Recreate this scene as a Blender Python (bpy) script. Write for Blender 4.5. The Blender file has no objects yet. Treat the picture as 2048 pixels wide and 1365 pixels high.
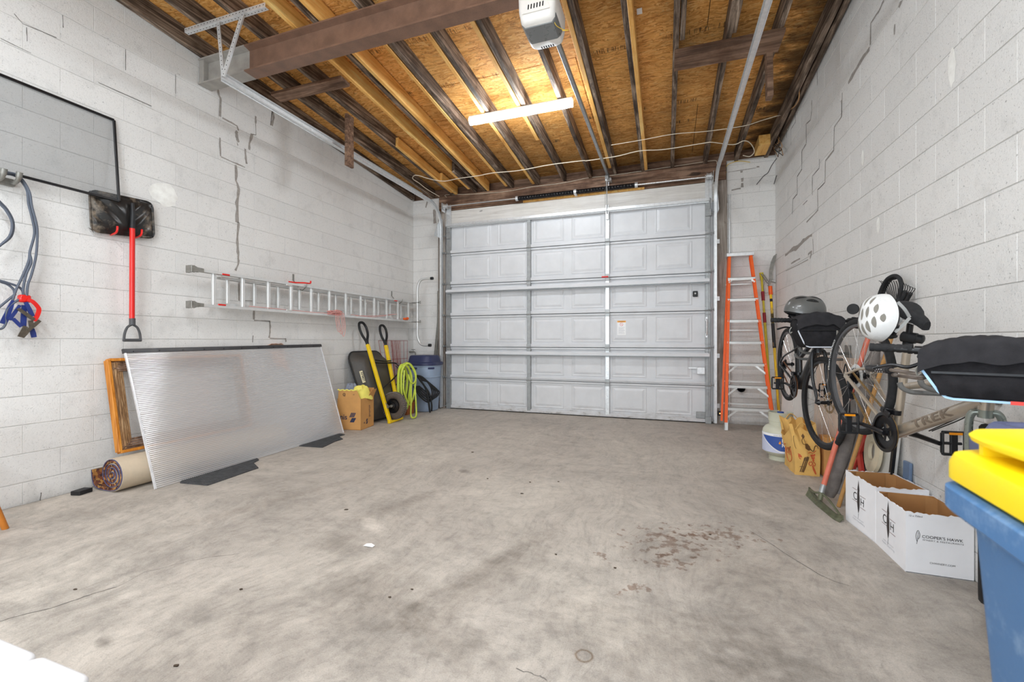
import bpy, bmesh, math, random
from mathutils import Vector as V, Matrix as M
from math import sin, cos, pi, radians, sqrt, atan2, tan
random.seed(7)
SC = bpy.context.scene
COL = SC.collection

# ------------------------------------------------------------------ camera, world, lights, exposure
PSI = math.atan(308 / 870.0)          # the camera looks this far to the left of the door normal (+Y)
CH = 1.156                            # lens height above the slab
FPX = 870.0                           # focal length in pixels of the 2048 px frame
cd = bpy.data.cameras.new('camera')
cam = bpy.data.objects.new('camera', cd)
COL.objects.link(cam)
cam.location = (0, 0, CH)
cam.rotation_euler = (pi / 2, 0, PSI)
cd.sensor_width = 36
cd.lens = FPX / 2048 * 36
cd.clip_start = 0.02
cd.dof.use_dof = True
cd.dof.focus_distance = 3.8
cd.dof.aperture_fstop = 5.0
SC.camera = cam

W = bpy.data.worlds.new('world')
SC.world = W
W.use_nodes = True
W.node_tree.nodes['Background'].inputs[0].default_value = (0.9, 0.95, 1, 1)
W.node_tree.nodes['Background'].inputs[1].default_value = 0.3

SC.view_settings.view_transform = 'Standard'
SC.view_settings.look = 'None'
SC.view_settings.gamma = 1
SC.view_settings.use_curve_mapping = False
SC.view_settings.exposure = -0.74
SC.cycles.max_bounces = 10
SC.cycles.diffuse_bounces = 6
SC.cycles.glossy_bounces = 4
SC.cycles.transmission_bounces = 8
SC.cycles.transparent_max_bounces = 12
SC.cycles.sample_clamp_indirect = 6
SC.cycles.use_denoising = True

TUBE_POWER = 150.0                     # radiance of the LED shop light's diffuser


def area_lamp(name, loc, rot, sx, sy, power, col=(0.86, 0.94, 1)):
    l = bpy.data.lights.new(name, 'AREA')
    l.shape = 'RECTANGLE'
    l.size, l.size_y, l.energy, l.color = sx, sy, power, col
    o = bpy.data.objects.new(name, l)
    o.location, o.rotation_euler = loc, rot
    COL.objects.link(o)
    return o


# unseen rear lamps: one inferred from double shadows, others added to even the light
area_lamp('rear_fill_lamp', (-2.5, 0.30, 3.90), (0, 0, 0), 1.2, 0.14, 105)
area_lamp('rear_fill_lamp', (0.1, 0.30, 3.90), (0, 0, 0), 1.2, 0.14, 135)
area_lamp('rear_fill_lamp', (-1.5, -1.7, 4.05), (0, 0, 0), 1.2, 0.14, 150)
# added soft fill before the unseen back wall, tilted up to brighten the ceiling
area_lamp('rear_soft_fill', (-1.3, -2.6, 1.7), (radians(104), 0, 0), 4.4, 2.8, 330, (0.79, 0.90, 1))


# ------------------------------------------------------------------ measuring helpers (metres; X right, Y to the door, Z up)
FW = V((-sin(PSI), cos(PSI), 0))
RT = V((cos(PSI), sin(PSI), 0))


def ray(px, py):
    d = FW + RT * ((px - 1024) / FPX)
    return V((d.x, d.y, (682 - py) / FPX))


def on_plane(px, py, n, c):
    r = ray(px, py)
    o = V((0, 0, CH))
    n = V(n)
    return o + r * ((c - n.dot(o)) / n.dot(r))


def fl(px, py, z=0.0): return on_plane(px, py, (0, 0, 1), z)
def oX(px, py, x): return on_plane(px, py, (1, 0, 0), x)
def oY(px, py, y): return on_plane(px, py, (0, 1, 0), y)


SLOPE = 0.067                         # the roof falls towards the door
def zj(y): return 3.66 + SLOPE * (6.7 - y)          # underside of the joists
def oJ(px, py, dz=0.0): return on_plane(px, py, (0, SLOPE, 1), 3.66 + SLOPE * 6.7 + dz)


WL, WR, WF = -4.27, 1.40, 6.75       # faces of the left, right and front walls
WB = -2.75                            # back wall

# ------------------------------------------------------------------ materials
MATS = {}


def lin(c):
    c = c / 255.0
    return c / 12.92 if c <= 0.04045 else ((c + 0.055) / 1.055) ** 2.4


def P(r, g, b, k=1.15):               # a colour read off the photograph -> albedo
    return tuple(min(0.9, lin(v) * k) for v in (r, g, b))


class NT:
    def __init__(s, name):
        s.m = bpy.data.materials.new(name)
        s.m.use_nodes = True
        s.t = s.m.node_tree
        s.b = s.t.nodes['Principled BSDF']
        s.out = s.t.nodes['Material Output']

    def n(s, typ, **kw):
        x = s.t.nodes.new(typ)
        for k, v in kw.items():
            if k.startswith('i_'):
                key = k[2:]
                key = int(key) if key.isdigit() else key
                x.inputs[key].default_value = v
            else:
                setattr(x, k, v)
        return x

    def l(s, a, b): s.t.links.new(a, b)

    def pos(s, scale=(1, 1, 1), rot=(0, 0, 0), kind='world'):
        if kind == 'world':
            g = s.n('ShaderNodeNewGeometry').outputs['Position']
        else:
            g = s.n('ShaderNodeTexCoord').outputs['Object']
        mp = s.n('ShaderNodeMapping')
        mp.inputs['Scale'].default_value = scale
        mp.inputs['Rotation'].default_value = rot
        s.l(g, mp.inputs['Vector'])
        return mp.outputs[0]

    def noise(s, vec, scale, detail=4, rough=0.55, dist=0.0):
        x = s.n('ShaderNodeTexNoise')
        x.inputs['Scale'].default_value = scale
        x.inputs['Detail'].default_value = detail
        x.inputs['Roughness'].default_value = rough
        x.inputs['Distortion'].default_value = dist
        s.l(vec, x.inputs['Vector'])
        return x.outputs['Fac']

    def ramp(s, fac, stops):
        r = s.n('ShaderNodeValToRGB')
        e = r.color_ramp.elements
        while len(e) > 1:
            e.remove(e[-1])
        for i, (p, c) in enumerate(stops):
            x = e[0] if i == 0 else e.new(p)
            x.position = p
            if not isinstance(c, (tuple, list)):
                c = (c, c, c)
            x.color = tuple(c[:3]) + (1,)
        s.l(fac, r.inputs[0])
        return r.outputs[0]

    def mix(s, fac, a, b, mode='MIX'):
        x = s.n('ShaderNodeMix', data_type='RGBA', blend_type=mode)
        for v, i in ((fac, 0), (a, 6), (b, 7)):
            if hasattr(v, 'is_linked'):
                s.l(v, x.inputs[i])
            elif i == 0:
                x.inputs[0].default_value = v
            else:
                x.inputs[i].default_value = tuple(v[:3]) + (1,) if isinstance(v, (tuple, list)) else (v, v, v, 1)
        return x.outputs[2]

    def math(s, op, a, b=0.0, clamp=False):
        x = s.n('ShaderNodeMath', operation=op, use_clamp=clamp)
        for v, i in ((a, 0), (b, 1)):
            if hasattr(v, 'is_linked'):
                s.l(v, x.inputs[i])
            else:
                x.inputs[i].default_value = v
        return x.outputs[0]

    def bump(s, h, strength, dist=0.01):
        b = s.n('ShaderNodeBump')
        b.inputs['Strength'].default_value = strength
        b.inputs['Distance'].default_value = dist
        s.l(h, b.inputs['Height'])
        s.l(b.outputs[0], s.b.inputs['Normal'])

    def base(s, c):
        if hasattr(c, 'is_linked'):
            s.l(c, s.b.inputs['Base Color'])
        else:
            s.b.inputs['Base Color'].default_value = tuple(c[:3]) + (1,)

    def set(s, rough=0.5, metal=0.0, spec=0.5):
        s.b.inputs['Roughness'].default_value = rough
        s.b.inputs['Metallic'].default_value = metal
        s.b.inputs['Specular IOR Level'].default_value = spec


def mat(name, col, rough=0.5, metal=0.0, var=0.12, vs=14, bump=0.0, bs=120, spec=0.5, coat=0.0, speck=0.0):
    """A plain procedural surface: colour broken up by two noises, optional relief and dirt specks."""
    if name in MATS:
        return MATS[name]
    t = NT(name)
    p = t.pos()
    f = t.noise(p, vs, 5, 0.6)
    a = tuple(c * (1 - var) for c in col)
    b = tuple(min(0.95, c * (1 + var)) for c in col)
    c = t.ramp(f, [(0.3, a), (0.7, b)])
    if speck:
        s = t.ramp(t.noise(p, bs * 0.8, 2), [(0.60, 1.0), (0.70, 1 - speck)])
        c = t.mix(1.0, c, s, 'MULTIPLY')
    t.base(c)
    t.set(rough, metal, spec)
    if coat:
        t.b.inputs['Coat Weight'].default_value = coat
    r = t.math('ADD', t.math('MULTIPLY', t.noise(p, vs * 2, 3), 0.25), rough - 0.125)
    t.l(r, t.b.inputs['Roughness'])
    if bump:
        t.bump(t.noise(p, bs, 4), bump, 0.004)
    MATS[name] = t.m
    return t.m


def block_material(name, tint, pit):
    t = NT(name)
    p = t.pos()
    big = t.ramp(t.noise(p, 1.1, 5, 0.6), [(0.3, tuple(c * 0.94 for c in tint)), (0.7, tint)])
    oi = t.n('ShaderNodeObjectInfo').outputs['Random']
    big = t.mix(1.0, big, t.ramp(oi, [(0, 0.955), (1, 1.0)]), 'MULTIPLY')
    fine = t.noise(p, 105, 5, 0.75)
    pits = t.ramp(fine, [(0.33, 1 - pit), (0.44, 1.0)])
    pits = t.mix(1.0, pits, t.ramp(t.noise(p, 62, 3, 0.7), [(0.30, 1 - pit * 1.4), (0.36, 1.0)]), 'MULTIPLY')
    blot = t.ramp(t.noise(p, 6, 6, 0.65), [(0.30, 0.90), (0.45, 1.0)])
    sp = t.ramp(t.noise(p, 40, 3, 0.6), [(0.22, 0.62), (0.27, 1.0)])
    c = t.mix(1.0, big, pits, 'MULTIPLY')
    c = t.mix(1.0, c, blot, 'MULTIPLY')
    c = t.mix(1.0, c, sp, 'MULTIPLY')
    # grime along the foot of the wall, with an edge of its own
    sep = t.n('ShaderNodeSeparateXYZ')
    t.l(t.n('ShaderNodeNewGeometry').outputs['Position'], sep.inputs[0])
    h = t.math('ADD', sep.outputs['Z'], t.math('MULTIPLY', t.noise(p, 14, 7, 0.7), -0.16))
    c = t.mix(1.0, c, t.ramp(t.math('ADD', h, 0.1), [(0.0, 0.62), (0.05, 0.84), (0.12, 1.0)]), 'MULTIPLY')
    t.base(c)
    t.set(0.72, 0, 0.3)
    hb = t.math('ADD', t.math('MULTIPLY', fine, 1.0), t.math('MULTIPLY', t.noise(p, 22, 4), 0.6))
    t.bump(hb, 0.55, 0.006)
    return t.m


def floor_material():
    t = NT('concrete_slab')
    g = t.n('ShaderNodeNewGeometry').outputs['Position']
    p = t.pos()
    warp = t.n('ShaderNodeTexNoise')
    warp.inputs['Scale'].default_value = 0.7
    warp.inputs['Detail'].default_value = 3
    t.l(g, warp.inputs['Vector'])
    wv = t.n('ShaderNodeVectorMath', operation='MULTIPLY_ADD')
    wv.inputs[1].default_value = (0.9, 0.9, 0)
    t.l(warp.outputs['Color'], wv.inputs[0])
    t.l(g, wv.inputs[2])
    def streak(sx, sy, rot, scale, d=6):
        mp = t.n('ShaderNodeMapping')
        mp.inputs['Scale'].default_value = (sx, sy, 1)
        mp.inputs['Rotation'].default_value = (0, 0, rot)
        t.l(wv.outputs[0], mp.inputs['Vector'])
        return t.noise(mp.outputs[0], scale, d, 0.65)
    base = t.ramp(t.noise(wv.outputs[0], 0.55, 7, 0.62, 0.4),
                  [(0.30, P(152, 145, 137)), (0.46, P(170, 162, 153)), (0.60, P(182, 174, 164)), (0.75, P(190, 183, 173))])
    st = t.ramp(streak(5, 0.7, 0.16, 1.5), [(0.30, 0.88), (0.52, 1.0), (0.7, 1.04)])
    c = t.mix(1.0, base, st, 'MULTIPLY')
    st2 = t.ramp(streak(1.0, 3.4, 0.25, 1.7), [(0.30, 0.92), (0.5, 1.0)])
    c = t.mix(1.0, c, st2, 'MULTIPLY')
    # cloudy darker cement near the front of the slab
    sep = t.n('ShaderNodeSeparateXYZ')
    t.l(g, sep.inputs[0])
    near = t.ramp(sep.outputs['Y'], [(0.0, 1.0), (1.0, 0.0)])
    nr = t.n('ShaderNodeMapRange')
    nr.inputs['From Min'].default_value = 1.2
    nr.inputs['From Max'].default_value = 3.4
    nr.inputs['To Min'].default_value = 1.0
    nr.inputs['To Max'].default_value = 0.12
    t.l(sep.outputs['Y'], nr.inputs['Value'])
    cl = t.ramp(t.noise(p, 2.1, 9, 0.68, 0.25), [(0.38, 0.66), (0.50, 0.90), (0.60, 1.06)])
    c = t.mix(nr.outputs[0], c, t.mix(1.0, c, cl, 'MULTIPLY'))
    mid = t.ramp(t.noise(wv.outputs[0], 9, 9, 0.72, 0.3), [(0.34, 0.80), (0.50, 1.0), (0.66, 1.07)])
    c = t.mix(0.9, c, t.mix(1.0, c, mid, 'MULTIPLY'))
    fs = t.ramp(streak(26, 2.6, 0.12, 1.6, 5), [(0.30, 0.84), (0.48, 1.0), (0.7, 1.05)])
    c = t.mix(0.8, c, t.mix(1.0, c, fs, 'MULTIPLY'))
    sc_ = t.ramp(t.noise(wv.outputs[0], 30, 8, 0.75, 0.6), [(0.36, 0.82), (0.48, 1.0), (0.70, 1.08)])
    c = t.mix(0.85, c, t.mix(1.0, c, sc_, 'MULTIPLY'))
    grain = t.ramp(t.noise(p, 190, 4, 0.8), [(0.30, 0.60), (0.5, 1.0), (0.78, 1.1)])
    c = t.mix(0.8, c, t.mix(1.0, c, grain, 'MULTIPLY'))
    pits = t.ramp(t.noise(p, 46, 3, 0.5), [(0.20, 0.45), (0.245, 1.0)])
    c = t.mix(1.0, c, pits, 'MULTIPLY')
    # brown splatter and worn pale patches with places of their own
    def blotch(x, y, rx, ry, scale, lo, hi, col, rot=0.0, amount=1.0, core=0.5):
        nonlocal c
        mp = t.n('ShaderNodeMapping', vector_type='TEXTURE')
        mp.inputs['Location'].default_value = (x, y, 0)
        mp.inputs['Rotation'].default_value = (0, 0, rot)
        mp.inputs['Scale'].default_value = (rx, ry, 1)
        t.l(g, mp.inputs['Vector'])
        ln = t.n('ShaderNodeVectorMath', operation='LENGTH')
        t.l(mp.outputs[0], ln.inputs[0])
        e = t.math('SUBTRACT', 1.0, ln.outputs['Value'])
        v = t.math('ADD', t.math('MULTIPLY', e, core), t.noise(p, scale, 5, 0.6))
        m = t.ramp(v, [(lo, 0.0), (hi, amount)])
        inside = t.ramp(e, [(0.0, 0.0), (0.25, 1.0)])
        c = t.mix(t.math('MULTIPLY', m, inside), c, t.mix(1.0, c, col, 'MULTIPLY'))
    brown = (0.60, 0.50, 0.45)
    for (px, py, rx, ry) in ((1340, 1082, .30, .24), (1335, 1125, .16, .10), (1440, 1070, .30, .18), (1275, 1178, .16, .05), (1200, 1108, .04, .10)):
        q = fl(px, py)
        blotch(q.x, q.y, rx * 1.5, ry * 1.5, 17, 0.66, 0.72, brown, 0.3, 0.9, 0.22)
    for (px, py, rx, ry, k) in ((745, 1052, .17, .05, 1.32), (1540, 1030, .16, .07, 1.18), (1480, 1290, .10, .06, 1.2), (1570, 1292, .09, .07, 1.2), (1690, 1200, .22, .2, 1.15), (260, 1190, .07, .03, 1.2)):
        q = fl(px, py)
        blotch(q.x, q.y, rx * 1.3, ry * 1.6, 14, 0.5, 0.9, (k, k, k), -0.5)
    for (px, py, rx, ry, k) in ((930, 943, .06, .04, .55), (210, 1286, .05, .022, .55), (885, 1275, .22, .10, .72), (740, 1190, .26, .2, .80), (960, 1170, .10, .5, .78), (800, 1010, .06, .35, .82), (680, 1085, .14, .09, .74), (1540, 1300, .30, .22, .72), (1380, 1330, .5, .25, .80), (1000, 1120, .06, .6, .82), (520, 1010, .06, .7, .86), (1500, 1150, .5, .3, .85)):
        q = fl(px, py)
        blotch(q.x, q.y, rx * 1.5, ry * 1.5, 12, 0.45, 0.95, (k, k * .985, k * .97), -0.35)
    # a rust ring left by a can
    q = fl(1168, 1312)
    dv = t.n('ShaderNodeVectorMath', operation='DISTANCE')
    dv.inputs[1].default_value = (q.x, q.y, 0)
    t.l(g, dv.inputs[0])
    rr = t.math('ABSOLUTE', t.math('SUBTRACT', t.math('ADD', dv.outputs['Value'], t.math('MULTIPLY', t.noise(p, 30, 3), 0.008)), 0.034))
    c = t.mix(t.ramp(rr, [(0.0, 1.0), (0.003, 0.7), (0.005, 0.0)]), c, t.mix(1.0, c, (0.55, 0.45, 0.36), 'MULTIPLY'))
    t.base(c)
    t.set(0.62, 0, 0.35)
    t.bump(t.math('ADD', t.noise(p, 120, 5, 0.7), t.math('MULTIPLY', t.noise(p, 14, 5), 1.2)), 0.28, 0.006)
    return t.m


def osb_material():
    t = NT('osb_sheathing')
    g = t.n('ShaderNodeNewGeometry').outputs['Position']
    wn = t.n('ShaderNodeTexNoise')
    wn.inputs['Scale'].default_value = 3.2
    wn.inputs['Detail'].default_value = 3
    t.l(g, wn.inputs['Vector'])
    wv = t.n('ShaderNodeVectorMath', operation='MULTIPLY_ADD')
    wv.inputs[1].default_value = (0.16, 0.16, 0)
    t.l(wn.outputs['Color'], wv.inputs[0])
    t.l(g, wv.inputs[2])
    def strands(rot, sx, sy):
        mp = t.n('ShaderNodeMapping')
        mp.inputs['Scale'].default_value = (sx, sy, 0.01)
        mp.inputs['Rotation'].default_value = (0, 0, rot)
        t.l(wv.outputs[0], mp.inputs['Vector'])
        vo = t.n('ShaderNodeTexVoronoi')
        vo.inputs['Scale'].default_value = 1
        t.l(mp.outputs[0], vo.inputs['Vector'])
        s = t.n('ShaderNodeSeparateColor')
        t.l(vo.outputs['Color'], s.inputs[0])
        return s.outputs[0], vo.outputs['Distance'], mp.outputs[0]
    a, da, va = strands(0.2, 9, 60)
    b, db, vb = strands(-0.35, 12, 70)
    pick = t.ramp(t.noise(t.pos(), 26, 3), [(0.47, 0.0), (0.53, 1.0)])
    f = t.mix(pick, a, b)
    fib = t.noise(va, 3.0, 5, 0.7)
    f = t.math('ADD', t.math('MULTIPLY', f, 0.75), t.math('MULTIPLY', fib, 0.35))
    c = t.ramp(f, [(0.12, P(160, 108, 54)), (0.30, P(198, 142, 74)), (0.55, P(216, 162, 90)), (0.80, P(226, 174, 104)), (1.0, P(236, 194, 132))])
    big = t.ramp(t.noise(t.pos(), 1.3, 5, 0.6), [(0.32, 0.70), (0.55, 1.0), (0.7, 1.1)])
    c = t.mix(1.0, c, big, 'MULTIPLY')
    edge = t.ramp(t.mix(pick, da, db), [(0.62, 1.0), (0.95, 0.72)])
    c = t.mix(0.8, c, t.mix(1.0, c, edge, 'MULTIPLY'))
    # water staining towards the eaves and the right-hand wall
    sep = t.n('ShaderNodeSeparateXYZ')
    t.l(g, sep.inputs[0])
    n2 = t.noise(t.pos((1, 2.4, 1)), 2.6, 6, 0.66)
    e1 = t.math('ADD', sep.outputs['Y'], t.math('MULTIPLY', n2, 2.2))
    s1 = t.ramp(t.math('MULTIPLY', e1, 0.1), [(0.64, 1.0), (0.71, 0.76), (0.80, 0.46)])
    c = t.mix(1.0, c, t.mix(1.0, s1, (1.0, 0.93, 0.88), 'MULTIPLY'), 'MULTIPLY')
    e2 = t.math('ADD', sep.outputs['X'], t.math('MULTIPLY', n2, 1.3))
    s2 = t.ramp(t.math('MULTIPLY', e2, 0.5), [(0.80, 1.0), (0.88, 0.40), (0.97, 0.16)])
    c = t.mix(1.0, c, s2, 'MULTIPLY')
    # mill stamps printed in rows across the sheets (too small to read)
    bars = t.ramp(t.noise(t.pos((70, 3, 0.01)), 1.0, 2, 0.8), [(0.52, 0.0), (0.55, 1.0)])
    gate = t.ramp(t.noise(t.pos((2.2, 0.2, 0.01)), 1.0, 1), [(0.50, 0.0), (0.53, 1.0)])
    rows = None
    for y0 in (4.30, 5.38, 5.80, 3.62):
        d = t.math('ABSOLUTE', t.math('SUBTRACT', sep.outputs['Y'], y0))
        r = t.ramp(d, [(0.030, 1.0), (0.034, 0.0)])
        rows = r if rows is None else t.math('MAXIMUM', rows, r)
    m = t.math('MULTIPLY', t.math('MULTIPLY', bars, gate), rows)
    c = t.mix(t.math('MULTIPLY', m, 0.7), c, (0.03, 0.02, 0.015))
    t.base(c)
    t.set(0.7, 0, 0.25)
    t.bump(f, 0.35, 0.006)
    return t.m


def wood_material(name, stops, axis=1, grain=34, blot=None, rough=0.75, bump=0.4):
    t = NT(name)
    sc = [1, 1, 1]
    for i in range(3):
        sc[i] = 1.4 if i == axis else grain
    v = t.pos(tuple(sc))
    f = t.noise(v, 1.0, 6, 0.65, 0.6)
    c = t.ramp(f, stops)
    if blot:
        n = t.noise(t.pos(), 2.3, 5, 0.65)
        c = t.mix(t.ramp(n, [(0.42, 0.0), (0.62, 1.0)]), c, t.mix(1.0, c, blot, 'MULTIPLY'))
    sc2 = list(sc)
    sc2[axis] = 5
    kn = t.ramp(t.noise(t.pos(tuple(6 if i != axis else 3 for i in range(3))), 1.2, 2), [(0.24, 0.35), (0.29, 1.0)])
    c = t.mix(1.0, c, kn, 'MULTIPLY')
    t.base(c)
    t.set(rough, 0, 0.3)
    t.bump(f, bump, 0.005)
    MATS[name] = t.m
    return t.m


OLD = [(0.27, P(38, 31, 26)), (0.44, P(84, 70, 59)), (0.58, P(140, 122, 106)), (0.74, P(196, 180, 162))]
OLD_WOOD = wood_material('weathered_joist_wood', OLD, 1, 30, (0.45, 0.42, 0.40))
OLD_WOOD_X = wood_material('weathered_board_wood', [(0.25, P(54, 40, 30)), (0.45, P(106, 82, 66)), (0.62, P(144, 116, 96)), (0.8, P(180, 152, 130))], 0, 24, (0.55, 0.48, 0.44))
NEW_WOOD = wood_material('new_pine_joist_wood', [(0.3, P(196, 140, 66)), (0.5, P(226, 174, 98)), (0.7, P(240, 200, 130))], 1, 22, (0.85, 0.78, 0.7), 0.6, 0.15)
WHITE_WOOD = wood_material('whitewashed_board', [(0.22, P(120, 112, 104)), (0.36, P(196, 192, 187)), (0.6, P(214, 211, 206))], 0, 26, (0.93, 0.92, 0.9), 0.7, 0.35)
JAMB_WOOD = wood_material('weathered_grey_jamb', [(0.25, P(90, 80, 74)), (0.45, P(140, 130, 122)), (0.65, P(178, 170, 162)), (0.8, P(206, 202, 196))], 2, 16, (0.75, 0.72, 0.69), 0.75, 0.4)
FRAME_WOOD = wood_material('honey_stained_wood', [(0.3, P(140, 78, 18)), (0.5, P(186, 116, 38)), (0.7, P(206, 140, 58))], 2, 30, None, 0.4, 0.1)
RUSTIC_WOOD = wood_material('rustic_grooved_wood', [(0.25, P(70, 46, 26)), (0.5, P(140, 106, 72)), (0.75, P(180, 150, 114))], 2, 46, (0.8, 0.7, 0.6), 0.7, 0.6)
BLOCK = block_material('painted_block', P(220, 218, 215), 0.24)
BLOCK_ROUGH = block_material('painted_block_coarse', P(220, 218, 215), 0.36)
MORTAR = mat('painted_mortar', P(190, 188, 185), 0.8, bump=0.4, bs=140)
PATCH = mat('bare_mortar_patch', P(148, 142, 136), 0.9, var=0.2, vs=40, bump=0.6, bs=160)
CRACK = mat('open_joint_crack', P(96, 92, 88), 0.95, var=0.3, vs=60)
SMEAR = mat('white_filler_smear', P(226, 223, 218), 0.8)
FLOOR = floor_material()
OSB = osb_material()
ROOF_FELT = mat('dark_roof_felt', P(40, 33, 27), 0.95, var=0.2)
GALV = mat('galvanised_steel', P(210, 212, 213), 0.38, 0.55, var=0.10, vs=30)
GALV_D = mat('dull_galvanised_steel', P(150, 152, 152), 0.45, 0.6, var=0.14, vs=24)
ALU = mat('ladder_aluminium', P(208, 208, 206), 0.36, 0.45, var=0.06, vs=18)
 

def door_material():
    t = NT('garage_door_white')
    p = t.pos()
    c = t.ramp(t.noise(p, 5, 4), [(0.3, P(198, 199, 201)), (0.7, P(207, 208, 210))])
    sep = t.n('ShaderNodeSeparateXYZ')
    t.l(t.n('ShaderNodeNewGeometry').outputs['Position'], sep.inputs[0])
    n = t.noise(t.pos((1, 1, 2.2)), 9, 8, 0.7)
    h = t.math('ADD', t.math('MULTIPLY', sep.outputs['Z'], 1.6), n)          # mud splashed up from the threshold
    c = t.mix(1.0, c, t.ramp(h, [(0.40, (0.50, 0.47, 0.43)), (0.52, (0.86, 0.84, 0.82)), (0.72, (1, 1, 1))]), 'MULTIPLY')
    t.base(c)
    t.set(0.42, 0, 0.5)
    t.bump(t.noise(p, 300, 3), 0.05, 0.004)
    return t.m


DOORW = door_material()
BROWN_STEEL = mat('brown_painted_steel', P(120, 92, 76), 0.5, 0.1, var=0.2, vs=9, bump=0.25, bs=200, speck=0.3)
GREY_STEEL = mat('grey_painted_steel', P(150, 146, 140), 0.55, 0.1, var=0.2, vs=8, bump=0.2, bs=200)
BLK = mat('black_plastic', P(30, 30, 32), 0.45, var=0.2, vs=30, spec=0.35)
BLK_RUB = mat('black_rubber', P(42, 42, 43), 0.8, var=0.25, vs=40, bump=0.2, bs=300, spec=0.2)
MAT_RUB = mat('dusty_black_mat_rubber', P(72, 72, 73), 0.85, var=0.25, vs=24, bump=0.2, bs=300, spec=0.2)
GREY_RUB = mat('dusty_grey_rubber', P(108, 102, 98), 0.85, var=0.22, vs=20, bump=0.3, bs=260, speck=0.2)
BLK_MET = mat('satin_black_metal', P(22, 22, 25), 0.35, 0.2, var=0.2, vs=30)
CHROME = mat('bright_steel', P(205, 205, 205), 0.22, 0.9, var=0.05)
RED = mat('red_handle_paint', P(206, 26, 18), 0.35, var=0.06, coat=0.2)
ORANGE = mat('orange_fibreglass', P(235, 92, 22), 0.42, var=0.06, vs=20)
YELLOW = mat('yellow_fibreglass', P(240, 190, 12), 0.38, var=0.08, vs=16)
YELLOW2 = mat('bright_yellow_plastic', P(240, 200, 0), 0.45, var=0.03)


def scuffed(name, col, pale, amount, rough=0.5, vs=14):
    t = NT(name)
    p = t.pos()
    c = t.ramp(t.noise(p, 6, 4), [(0.3, tuple(v * .93 for v in col)), (0.7, col)])
    m = t.ramp(t.noise(p, vs, 9, 0.72), [(0.52, 0.0), (0.70, amount)])
    t.base(t.mix(m, c, pale))
    t.set(rough, 0, 0.4)
    t.bump(t.noise(p, 120, 3), 0.06, 0.004)
    return t.m


BLUE_BIN = scuffed('blue_bin_plastic', P(70, 112, 158), P(150, 176, 204), 0.45)
SHOVEL_PL = scuffed('worn_black_shovel_plastic', P(30, 28, 27), P(150, 134, 116), 0.75, 0.30, 5)
SLATE = mat('slate_blue_plastic', P(86, 92, 122), 0.5, var=0.1, vs=10, bump=0.08, bs=200)
NAVY = mat('navy_lid_plastic', P(44, 50, 84), 0.45, var=0.1, vs=12)
BLUEGREY = mat('blue_grey_plastic', P(140, 156, 178), 0.45, var=0.08, vs=6)
CARD = mat('brown_cardboard', P(190, 140, 82), 0.85, var=0.07, vs=10, bump=0.06, bs=90)
CARD_IN = mat('cardboard_inside', P(172, 126, 78), 0.88, var=0.08, vs=10)
WHITE_CARD = mat('white_printed_cardboard', P(226, 226, 230), 0.6, var=0.03, vs=8)
PAPER_BAG = mat('kraft_paper', P(206, 164, 92), 0.85, var=0.08, vs=14, bump=0.15, bs=50)
INK = mat('dark_print_ink', P(52, 46, 46), 0.6, var=0.05)
NAVY_INK = mat('navy_print_ink', P(38, 44, 70), 0.6, var=0.05)
RED_INK = mat('rust_red_print_ink', P(186, 84, 46), 0.7, var=0.1)
BROWN_INK = mat('brown_print_ink', P(96, 68, 38), 0.7, var=0.12, vs=60)
WHITE_INK = mat('white_print', P(235, 235, 235), 0.6, var=0.03)
LABEL_W = mat('white_label', P(232, 233, 235), 0.5, var=0.02)
TAN_STEEL = mat('champagne_bike_paint', P(176, 164, 148), 0.32, 0.55, var=0.05, coat=0.4)
GREEN_STEEL = mat('grey_green_fork_paint', P(134, 140, 132), 0.3, 0.45, var=0.05, coat=0.4)
CHAR = mat('charcoal_bike_paint', P(34, 35, 38), 0.38, 0.1, var=0.1, coat=0.2)
FABRIC = mat('black_bag_fabric', P(36, 35, 37), 0.9, var=0.3, vs=28, bump=0.35, bs=420, spec=0.15)
FABRIC2 = mat('charcoal_bag_flap', P(46, 45, 47), 0.9, var=0.2, vs=26, bump=0.35, bs=420, spec=0.15)
PIPING = mat('pale_blue_reflective_tape', P(160, 196, 226), 0.5, var=0.04)
PIPING_G = mat('pale_grey_reflective_tape', P(196, 200, 208), 0.5, var=0.04)
CABLE_G = mat('slate_cable_jacket', P(78, 84, 96), 0.5, var=0.08)
BLUE_GRIP = mat('blue_clamp_grip', P(30, 46, 108), 0.45, var=0.12)
CLAMP = mat('tarnished_clamp_metal', P(92, 84, 74), 0.4, 0.5, var=0.25, vs=60)
WIRE_W = mat('cream_cable_jacket', P(214, 204, 184), 0.6, var=0.05)
WIRE_T = mat('tan_cable_jacket', P(168, 126, 82), 0.65, var=0.1)
WIRE_Y = mat('yellow_cord', P(214, 180, 60), 0.6, var=0.08)
LIME = mat('lime_hose', P(190, 204, 72), 0.45, var=0.07, vs=30)
RAG_GREY = mat('blue_grey_cloth', P(122, 128, 142), 0.95, var=0.25, vs=60, bump=0.5, bs=200)
RAG_YEL = mat('yellow_cloth', P(226, 214, 104), 0.95, var=0.06, vs=20, bump=0.4, bs=260)
RAG_PINK = mat('dusty_pink_cloth', P(206, 172, 152), 0.95, var=0.1, vs=40, bump=0.4, bs=260)
WICKER = mat('orange_brown_wicker', P(160, 92, 44), 0.75, var=0.35, vs=90, bump=0.7, bs=160)
TANK = mat('sage_grey_tank_paint', P(188, 188, 170), 0.4, var=0.04, vs=10, coat=0.15)
BLUE_LBL = mat('royal_blue_label', P(46, 78, 150), 0.5, var=0.05)
LILAC_LBL = mat('pale_lilac_label', P(188, 192, 212), 0.5, var=0.03)
SKY_LBL = mat('light_blue_print', P(150, 182, 222), 0.5, var=0.06)
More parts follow.
